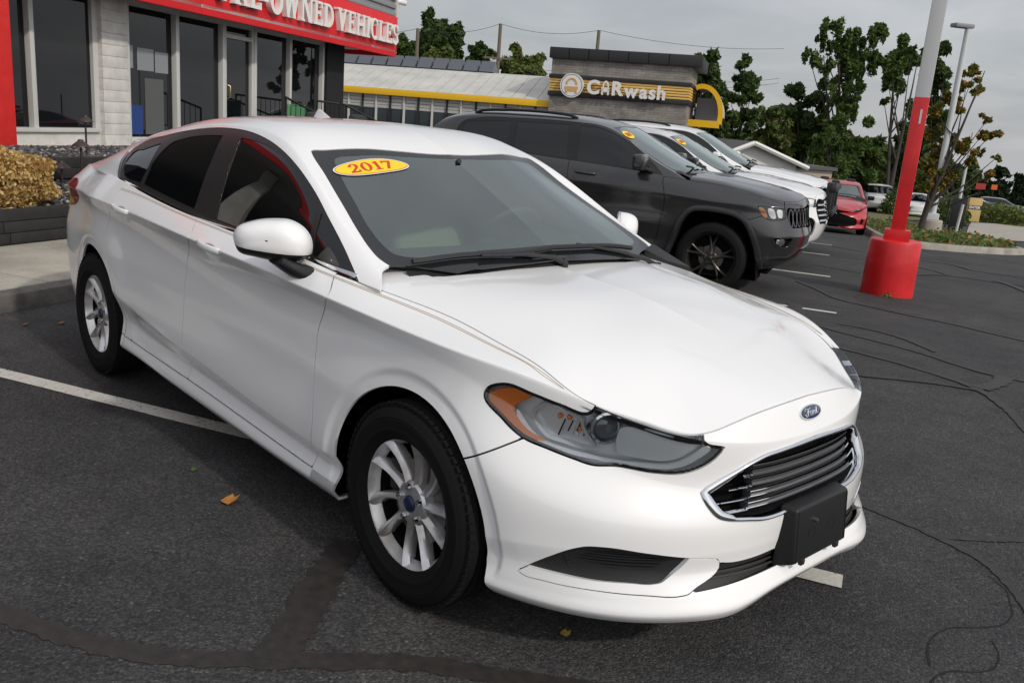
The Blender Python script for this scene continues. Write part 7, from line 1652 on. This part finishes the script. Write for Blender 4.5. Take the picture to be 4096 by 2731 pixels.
# low bushes
def bush(u, v, w, h, depth, kind, label, n=900, leaf=.12, seed=1):
    rs = np.random.RandomState(seed); p = at(u, v, depth); p[2] = gz(float(p@NV)); r = empty('bush', tuple(p), 0, label, 'bush', 'low bushes'); pts = []
    for i in range(n): d = rs.normal(size=3); d /= np.linalg.norm(d); d[2] = abs(d[2]); q = d*np.array([w/2, w/2, h])*rs.uniform(.6, 1.05); pts.append((*q, *d*.7))
    leaf_mesh('foliage', pts, leaf, TG[kind], seed, r); MB().tube([(0, 0, -.1), (0, .02, h*.5)], [.05, .02], 5).build('stem', BARK, r)
for k, a in enumerate(((1745, 400, 3.2, 1.3, 52, 'lime', 'olive bush at the corner of the white house'), (1985, 452, 1.6, 1.3, 60, 'mid', 'round bush beside the parked white SUV'), (2060, 450, 1.8, 1.6, 55, 'mid', 'green bush behind the red lamp post'), (1945, 455, 1.4, 1.0, 62, 'lime', 'small bush in front of the blue parked car'), (2180, 490, 2.2, 1.5, 48, 'mid', 'leafy bush behind the black stand'), (2250, 490, 3.0, 1.3, 62, 'lime', 'brownish hedge bush right of the tan sign'), (2300, 495, 3.2, 1.4, 60, 'lime', 'wide brownish hedge bush near the parked silver car'), (2345, 495, 3.0, 1.3, 58, 'lime', 'hedge bush at the end of the drive'))): bush(*a, seed=60+k)
# far driveway and verge
def drape(name, near, far, lift, material, k=6):
    V = []; m = len(near); F = []
    for j in range(k+1):
        for a, b in zip(near, far): p = np.array(a)*(1-j/k)+np.array(b)*(j/k); V.append((p[0], p[1], gz(float(p@NV[:2]))+lift))
    for j in range(k):
        for i in range(m-1): F.append((j*m+i, j*m+i+1, (j+1)*m+i+1, (j+1)*m+i))
    tag(MB().add(V, F).build(name, material, fix=False, smooth=60), kind='structure')
G2 = lambda u, v: on_ground(u, v)[:2]
lin = lambda a, b, k: [tuple(np.array(a)*(1-t)+np.array(b)*t) for t in np.linspace(0, 1, k)]
drape('far_drive', lin(G2(2215, 548), G2(2420, 560), 6), lin(G2(2228, 512), G2(2420, 520), 6), .03, CONC)
drape('verge', lin(G2(1900, 500), G2(2230, 512), 8), lin(G2(1890, 476), G2(2430, 496), 8), .04, GRASS); drape('far_verge', lin(G2(1890, 474), G2(2440, 492), 8), lin(dn(-40, 200), dn(80, 200), 8), .05, GRASS)
# white house
hp_ = at(1760, 395, 42.); hp_[2] = gz(float(hp_@NV)); ho = empty('house', tuple(hp_), math.radians(58), 'white gabled house seen beyond the white SUVs', 'house'); HW = mat('white_siding', (.66, .66, .63), .7); zr_ = at(1712, 329, 42.)[2]-hp_[2]; ze_ = at(1820, 378, 42.)[2]-hp_[2]
xl, xa, xr_ = -2.5, -1.0, 1.5
MB().add([(xl, 0, 0), (xr_, 0, 0), (xr_, 0, ze_), (xa, 0, zr_), (xl, 0, ze_+.2), (xl, 7, 0), (xr_, 7, 0), (xr_, 7, ze_), (xa, 7, zr_), (xl, 7, ze_+.2)], [(0, 1, 2, 3, 4), (5, 9, 8, 7, 6), (1, 6, 7, 2), (0, 4, 9, 5)]).build('wall', HW, ho)
GRF = mat('grey_shingle', (.10, .10, .105), .9)
MB().add([(xa, -.4, zr_+.12), (xr_+.4, -.4, ze_-.05), (xr_+.4, 7.4, ze_-.05), (xa, 7.4, zr_+.12), (xa, -.4, zr_), (xr_+.4, -.4, ze_-.17), (xr_+.4, 7.4, ze_-.17), (xa, 7.4, zr_)], [(0, 1, 2, 3), (7, 6, 5, 4), (0, 4, 5, 1), (1, 5, 6, 2), (2, 6, 7, 3), (3, 7, 4, 0)]).build('roof', GRF, ho); MB().add([(xa, -.4, zr_+.12), (xl-.4, -.4, ze_+.1), (xl-.4, 7.4, ze_+.1), (xa, 7.4, zr_+.12), (xa, -.4, zr_), (xl-.4, -.4, ze_), (xl-.4, 7.4, ze_), (xa, 7.4, zr_)], [(3, 2, 1, 0), (4, 5, 6, 7), (0, 1, 5, 4), (1, 2, 6, 5), (2, 3, 7, 6), (3, 0, 4, 7)]).build('roof', GRF, ho)
MB().tube([(xa, -.42, zr_+.05), (xr_+.4, -.42, ze_-.12)], .11, 6).build('barge_board', mat('trim_white', (.7, .7, .68), .6), ho); MB().tube([(xa, -.42, zr_+.05), (xl-.4, -.42, ze_+.04)], .11, 6).build('barge_board', MAT['trim_white'], ho)
MB().box((2.6, 2.5, ze_/2-.1), (2.2, 4, ze_-.2)).build('side_wing', mat('tan_siding', (.40, .36, .30), .8), ho); MB().box((2.6, 2.5, ze_-.1), (2.5, 4.4, .16)).build('wing_roof', GRF, ho)
for x in (.5, 1.1): w = MB().box((x, -.03, ze_*.55), (.4, .06, .8)).build('window', MAT['trim_white'], ho); MB().box((x, -.07, ze_*.55), (.28, .04, .68)).build('pane', TINT, w)
# small signs
sp_ = at(2232, 500, 58.); sp_[2] = gz(float(sp_@NV)); sg = empty('entrance_sign', tuple(sp_), math.radians(46.7), 'tan entrance sign box reading ENTER beside the drive', 'sign'); MB().box((0, 0, .75), (.85, .35, 1.6)).build('cabinet', mat('sign_tan', (.50, .36, .14), .6), sg, bevel=.02); MB().box((0, -.18, .95), (.84, .02, .26)).build('name_strip', CHAR, sg); o = text_mesh('ENTER', .24, .01, 'lettering', SW, sg, Matrix.Translation((-.40, -.20, .87))@Matrix.Rotation(math.pi/2, 4, 'X'), .004)
for u, v, c, lab in ((2195, 425, (.6, .12, .02), 'small orange road-work sign near the pale pole'), (2283, 430, (.6, .12, .02), 'small orange road-work sign before the conifers'), (2252, 428, (.35, .03, .03), 'small red roadside sign beyond the hedge')):
    p = at(u, v, 90.); g0 = gz(float(p@NV)); r = empty('road_sign', (p[0], p[1], g0), math.radians(46.7), lab, 'sign'); MB().cyl((0, 0, 0), (0, 0, p[2]-g0), .05, n=6).build('post', BLKM, r); MB().box((0, -.07, p[2]-g0), (.6 if c[0] > .5 else 1.0, .04, .5 if c[0] > .5 else .6)).build('board', mat('board%g' % c[0], c, .6), r)
# ---------------------------------------------------------------- everything put together
def low_fusion(dc=.03): 
    A, c = net(F_SIDE, F_XS, F_FRONT, F_REAR, F_TH, F_LF, F_LR); q = np.linspace(c[0], c[-1], int((c[-1]-c[0])/dc)); R = np.stack([spline(c, A[k], q) for k in range(len(A))]); R[:, 0, 1] = 0; R[:, -1, 1] = 0; R[-1, :, 1] = 0
    P, v = loft(R, [2, 3, 3, 4, 4, 8, 10, 4, 7, 9, 14], [1, .3, .8, .25, .8, .3, 1, .8, .12, .1, 1, 1]); return P, q, v
def low_house(dc=.03):
    return gen_house(G_NET, G_C, dc)
RSPEC = dict(body=low_fusion, house=low_house, arch=[[(.376*math.cos(a)+x0, .33+.376*math.sin(a)) for a in np.linspace(-.5, math.pi+.5, 22)]+[(x0-.36, .05), (x0+.36, .05)] for x0 in (-.01, -2.835)], wheels=(0., -2.85), track=.79, R=.332, rr=.228, ww=.225, axle=.332,
 doorF=DOORF, doorB=DOORB, doorR=DOORR, joint=[(.10, .52), (.22, .58), (.43, .69), (.50, .72)], head=[(.50, .775), (.62, .782), (.82, .765), (1.03, .735, 1), (1.04, .715), (.95, .698), (.75, .70), (.58, .728)], cj=1.0,
 grille=[(1.0, .690), (1.1, .70), (1.25, .705), (1.6, .705), (1.6, .640), (1.25, .645), (1.1, .66)], intakes=[[(.86, .50), (1.0, .545), (1.6, .555), (1.6, .30), (1.0, .30), (.84, .33)], [(.50, .46), (.66, .50), (.70, .40), (.56, .34)]],
 lamp=[('light_strip', [(.55, .768), (.82, .752), (1.0, .728), (1.0, .712), (.80, .728), (.58, .745)], -.012, 'white')], dlo=DLO, panes=PANES, ws=WSHIELD, wsc=WCLEAR, hoodx=-.29, rear_glass=[(-2.16, -.02, 1), (-2.20, .40), (-2.24, .50), (-2.9, .53), (-3.02, .50), (-3.06, .3), (-3.07, -.02, 1)], tail=[(-3.62, .985), (-3.40, 1.0), (-3.225, .975), (-3.20, .93), (-3.36, .855), (-3.62, .85)], hcab=-2.95,
 mirror=(-.72, .97, 1.04), mirror_size=(.19, .12, .11), handles=[(-1.35, .94), (-2.35, .96)])
CAR, mB, mG, PB, qB, vB = build_fusion()
OB = fusion_details(CAR, PB, qB, vB)
GREY = mat('grey_metallic_paint', (.022, .022, .024), .28, metal=.3, coat=1, fn=paint_fn(0, .02)); DGREY = mat('dark_grey_trim', (.020, .021, .023), .35, coat=.4); BLKW = mat('black_alloy', (.075, .068, .06), .33, metal=.7); DCH = mat('dark_chrome', (.12, .12, .125), .2, metal=1)
JS = dict(J_SPEC, intakes=[[(.556, .667), (.72, .672), (.878, .664), (.84, .61), (.808, .586), (.70, .585), (.644, .594)]], lamp=[('amber_marker', [(.39, .985), (.44, .985), (.50, .885), (.46, .885)], -.012, 'amber'), ('reflector', [(.52, .975), (.60, .972), (.64, .885), (.56, .885)], -.02, 'chrome'), ('reflector', [(.66, .965), (.76, .96), (.76, .895), (.69, .89)], -.02, 'chrome')],
  slots=([.90, .995, 1.095, 1.20, 1.31, 1.42], .80, .972, .030, DCH), handles=[(-1.5, 1.168), (-2.48, 1.19)])
jc, jfull, jP, jq, jv = make_car('suv', 'dark grey SUV with black wheels parked beside the white sedan', JS, GREY, wp(-.77, 7.53), A0, flares=DGREY, rails=BLACKG, wheel_mat=BLKW, mirror_mat=GREY, sticker=(-1.16, -.55, '2021'))
job = OnBody(jP, jq, jv, *jeep_house())
for s in (-1, 1):
    p, n = job(.71, .628, -.02, s); MB().lathe([(.0005, .012), (.04, .008), (.055, -.01)], p, n, 20).build('fog_lamp', CHROME, jc)
    pts = [job(c, z, .004, s) for c, z in smooth_poly([(.545, .675), (.72, .682), (.895, .672), (.86, .60), (.815, .574), (.70, .574), (.635, .584)], 4)]; MB().sweep([p for p, n in pts], [(-.009, -.02), (-.009, .004), (.009, .004), (.009, -.02)], [n for p, n in pts], closed=True).build('fog_surround', GREY, jc)
hp = [job(.41+(1.4995-.41)*i/30, .425+.03*min(1, i/8)+.09*max(0, min(1, (i-14)/6)), .010, -1) for i in range(31)]; fl = np.array([1, -1, 1])
MB().sweep([p for p, n in hp]+[p*fl for p, n in hp[::-1][1:]], [(-.011, -.01), (-.011, .006), (.011, .006), (.011, -.01)], [n for p, n in hp]+[n*fl for p, n in hp[::-1][1:]]).build('lower_trim_line', DCH, jc)
WH2 = mat('white_suv_paint', (.78, .78, .78), .35, coat=1)
W1S = dict(J_SPEC, head=[(.42, 1.035), (.60, 1.025), (.98, .995, 1), (.99, .90), (.86, .90), (.62, .93), (.48, .975)], joint=[(.10, .80), (.30, .865), (.46, .955), (.55, 1.0)], grille=[(1.02, .985), (1.25, .99), (1.6, .99), (1.6, .66), (1.25, .66), (1.05, .68), (1.0, .80)], intakes=[[(.62, .72), (.90, .72), (.92, .50), (.70, .50)]], lamp=[('light_strip', [(.46, 1.02), (.6, 1.012), (.96, .985), (.96, .97), (.60, .995)], -.012, 'white'), ('reflector', [(.80, .95), (.95, .945), (.95, .915), (.82, .918)], -.02, 'chrome')], bars=[(.92, 1.04, .012, CHROME), (.85, 1.04, .012, CHROME), (.78, 1.04, .012, CHROME), (.71, 1.06, .012, CHROME)], handles=[(-1.5, 1.168), (-2.48, 1.19)])
make_car('suv', 'white SUV with black mirrors parked between the dark SUV and the truck-like SUV', W1S, WH2, wp(-.80, 10.75), A0, (1.04, 1.02, 1.02), wheel_mat=ALLOY, mirror_mat=BLACKG, sticker=(-1.16, -.55, '2020'))
W2S = dict(J_SPEC, head=[(.52, 1.03), (.70, 1.03), (.98, 1.01, 1), (.99, .93), (.80, .93), (.60, .96)], joint=[(.10, .80), (.30, .865), (.46, .955), (.55, 1.0)], grille=[(1.02, 1.0), (1.25, 1.0), (1.6, 1.0), (1.6, .70), (1.25, .70), (1.0, .72)], intakes=[[(.70, .62), (.95, .62), (.95, .50), (.74, .50)]], lamp=[('reflector', [(.62, 1.0), (.92, .99), (.92, .95), (.66, .96)], -.02, 'chrome')], bars=[(.86, 1.02, .03, BLACKP)], handles=[(-1.5, 1.168), (-2.48, 1.19)])
w2, *_ = make_car('suv', 'tall white SUV with roof rails and a black front guard', W2S, WH2, wp(-.95, 13.7), A0, (1.08, 1.06, 1.12), wheel_mat=ALLOY, rails=BLACKG)
for s in (-1, 1): MB().box((.93, s*.50, .86), (.10, .10, .50)).build('guard_upright', BLACKP, w2, bevel=.02)
for z in (1.02, .66): MB().box((.95, 0, z), (.11, 1.5, .10)).build('guard_bar', BLACKP, w2, bevel=.03)
MB().box((.90, -.62, .90), (.10, .22, .42)).build('guard_wing', BLACKP, w2, bevel=.02); MB().box((.90, .62, .90), (.10, .22, .42)).build('guard_wing', BLACKP, w2, bevel=.02)
RP = mat('red_car_paint', (.42, .008, .016), .3, coat=1)
rc, *_ = make_car('sedan', 'red sedan with a black grille facing out of the lot', RSPEC, RP, wp(-.32, 23.7), A0-math.pi/2+math.radians(4), (1, .98, .96), wheel_mat=BLKW, mirror_mat=BLACKG)
MB().tube([(.868, -.05, .655), (.87, -.04, .615), (.87, -.045, .60)], .007, 5).build('badge_bar', CHROME, rc); MB().tube([(.868, .05, .655), (.87, .04, .615), (.87, .045, .60)], .007, 5).build('badge_bar', CHROME, rc); MB().tube([(.87, -.042, .628), (.872, 0, .633), (.87, .042, .628)], .007, 5).build('badge_bar', CHROME, rc)
MB().lathe([(.0005, .004), (.07, .004), (.075, 0)], (-.93, -.42, 1.312), (.45, 0, .9), 24).build('price_sticker', MAT['sticker_yellow'], rc)
make_car('sedan', 'white sedan almost hidden between the near sedan and the dark SUV', RSPEC, WH2, wp(-2.6, 4.55), A0, (1, .98, .97), wheel_mat=ALLOY)
# small parked cars across the road
def far_car(kind, colour, label, p, rz):
    r = empty('parked_car', tuple(p), rz, label, 'car', 'cars parked across the drive'); P, q, v = (gen_body(J_SIDE, J_XS, J_FRONT, J_REAR, J_TH, 1.5, 1.1, .10, [1, 1, 2, 1, 2, 2, 2, 2, 3, 3, 4], [1]*12) if kind == 'suv' else low_fusion(.10)); m = body_attrs(P, q, v); m = clip(m, np.where((m.at['x'] < -.4) & (m.at['x'] > -3.), m.at['e9']-.02, -1)); put('body', join(m, mirror(m)), mat('far_paint_%s' % colour[0], colour[1], .3, coat=1), r)
    G, gq, gv = gen_house(J_HOUSE, J_HC, .1, (2, 2, 2, 3, 3)) if kind == 'suv' else gen_house(G_NET, G_C, .1, (2, 2, 2, 3, 3)); a, b = G.shape[:2]; g = grid_mesh(G, r=np.tile(gv[:, None], (1, b)), x=G[..., 0]); top = np.where(g.at['x'] < (-1.3 if kind == 'suv' else -1.1), g.at['r'], 0); d = 2.0-top
    o = clip(g, d); put('roof', join(o, mirror(o)), MAT['far_paint_%s' % colour[0]], r); o = clip(g, -d); put('glass', join(o, mirror(o)), TINT, r)
    for cx in (0, -2.88):
        for s in (-1, 1): MB().cyl((cx, s*.70, .36), (cx, s*.935, .36), .36, n=20).build('wheel', RUBBER, r, bevel=.03)
    for s in (-1, 1): x, z = (.70, .95) if kind == 'suv' else (.72, .71); MB().box((x, s*.62, z), (.12, .26, .10)).build('headlight', mat('lamp_reflector', (.6, .6, .6), .15, metal=1), r, bevel=.02)
W_, B_, S_2, K_, N_2 = ('white', (.7, .7, .7)), ('blue', (.03, .05, .10)), ('silver', (.36, .37, .38)), ('black', (.012, .012, .013)), ('steel', (.13, .16, .18))
for k, (u, v, d, kind, col, rz, lab) in enumerate(((1890, 437, 48, 'suv', K_, 1.0, 'black pickup-height SUV parked beyond the red sedan'), (1912, 446, 44, 'sedan', S_2, .9, 'grey sedan parked just behind the red sedan'), (1952, 445, 58, 'suv', N_2, -.9, 'steel blue SUV parked beside a small bush'), (1985, 448, 60, 'sedan', B_, -.9, 'dark blue car parked between the blue SUV and the white SUV'), (2025, 448, 57, 'suv', W_, -1.0, 'white SUV parked behind the leaning tree trunk'), (2110, 462, 56, 'sedan', W_, -1.1, 'white car parked behind the maple'), (2195, 470, 74, 'sedan', W_, .6, 'white car beyond the black stand'), (2228, 468, 78, 'sedan', N_2, .5, 'grey-blue car behind the tan entrance sign'), (2295, 480, 72, 'sedan', S_2, .4, 'silver car behind the hedge bushes'), (2340, 482, 84, 'suv', N_2, .3, 'dark SUV passing the conifers'))):
    p = at(u, v, d); p[2] = gz(float(p@NV)); far_car(kind, col, lab, p, rz)
# fallen leaves
for k, (x, y, c, s) in enumerate(((-.95, -1.02, (.62, .27, .07), .045), (.46, -.59, (.55, .40, .10), .022), (-1.31, -1.01, (.10, .22, .03), .018), (-4.0, -.75, (.45, .16, .04), .03), (-4.15, -.55, (.42, .15, .03), .03), (-4.3, -.35, (.40, .2, .05), .03), (-4.05, -.95, (.35, .12, .03), .028))):
    rs = np.random.RandomState(k); v = [(x+s*a, y+s*b, .008+s*z) for a, b, z in ((-.6, -.5, 0), (0, -.7, .15), (.6, -.4, .05), (.75, .2, .35), (.2, .9, .5), (-.1, .5, .25), (-.6, .6, .35), (-.75, 0, .1))]
    o = MB().add(v+[(x, y, .012)], [(i, (i+1) % 8, 8) for i in range(8)]).build('fallen_leaf', leafmat('fallen%d' % k, c), fix=False, smooth=0); tag(o, ('curled orange leaf lying in the empty stall', 'tiny yellow leaf by the front bumper', 'tiny green leaf near the sedan shadow edge', 'brown leaf blown against the kerb', 'brown leaf blown against the kerb', 'brown leaf blown against the kerb', 'brown leaf blown against the kerb')[k], 'leaf', 'fallen leaves')
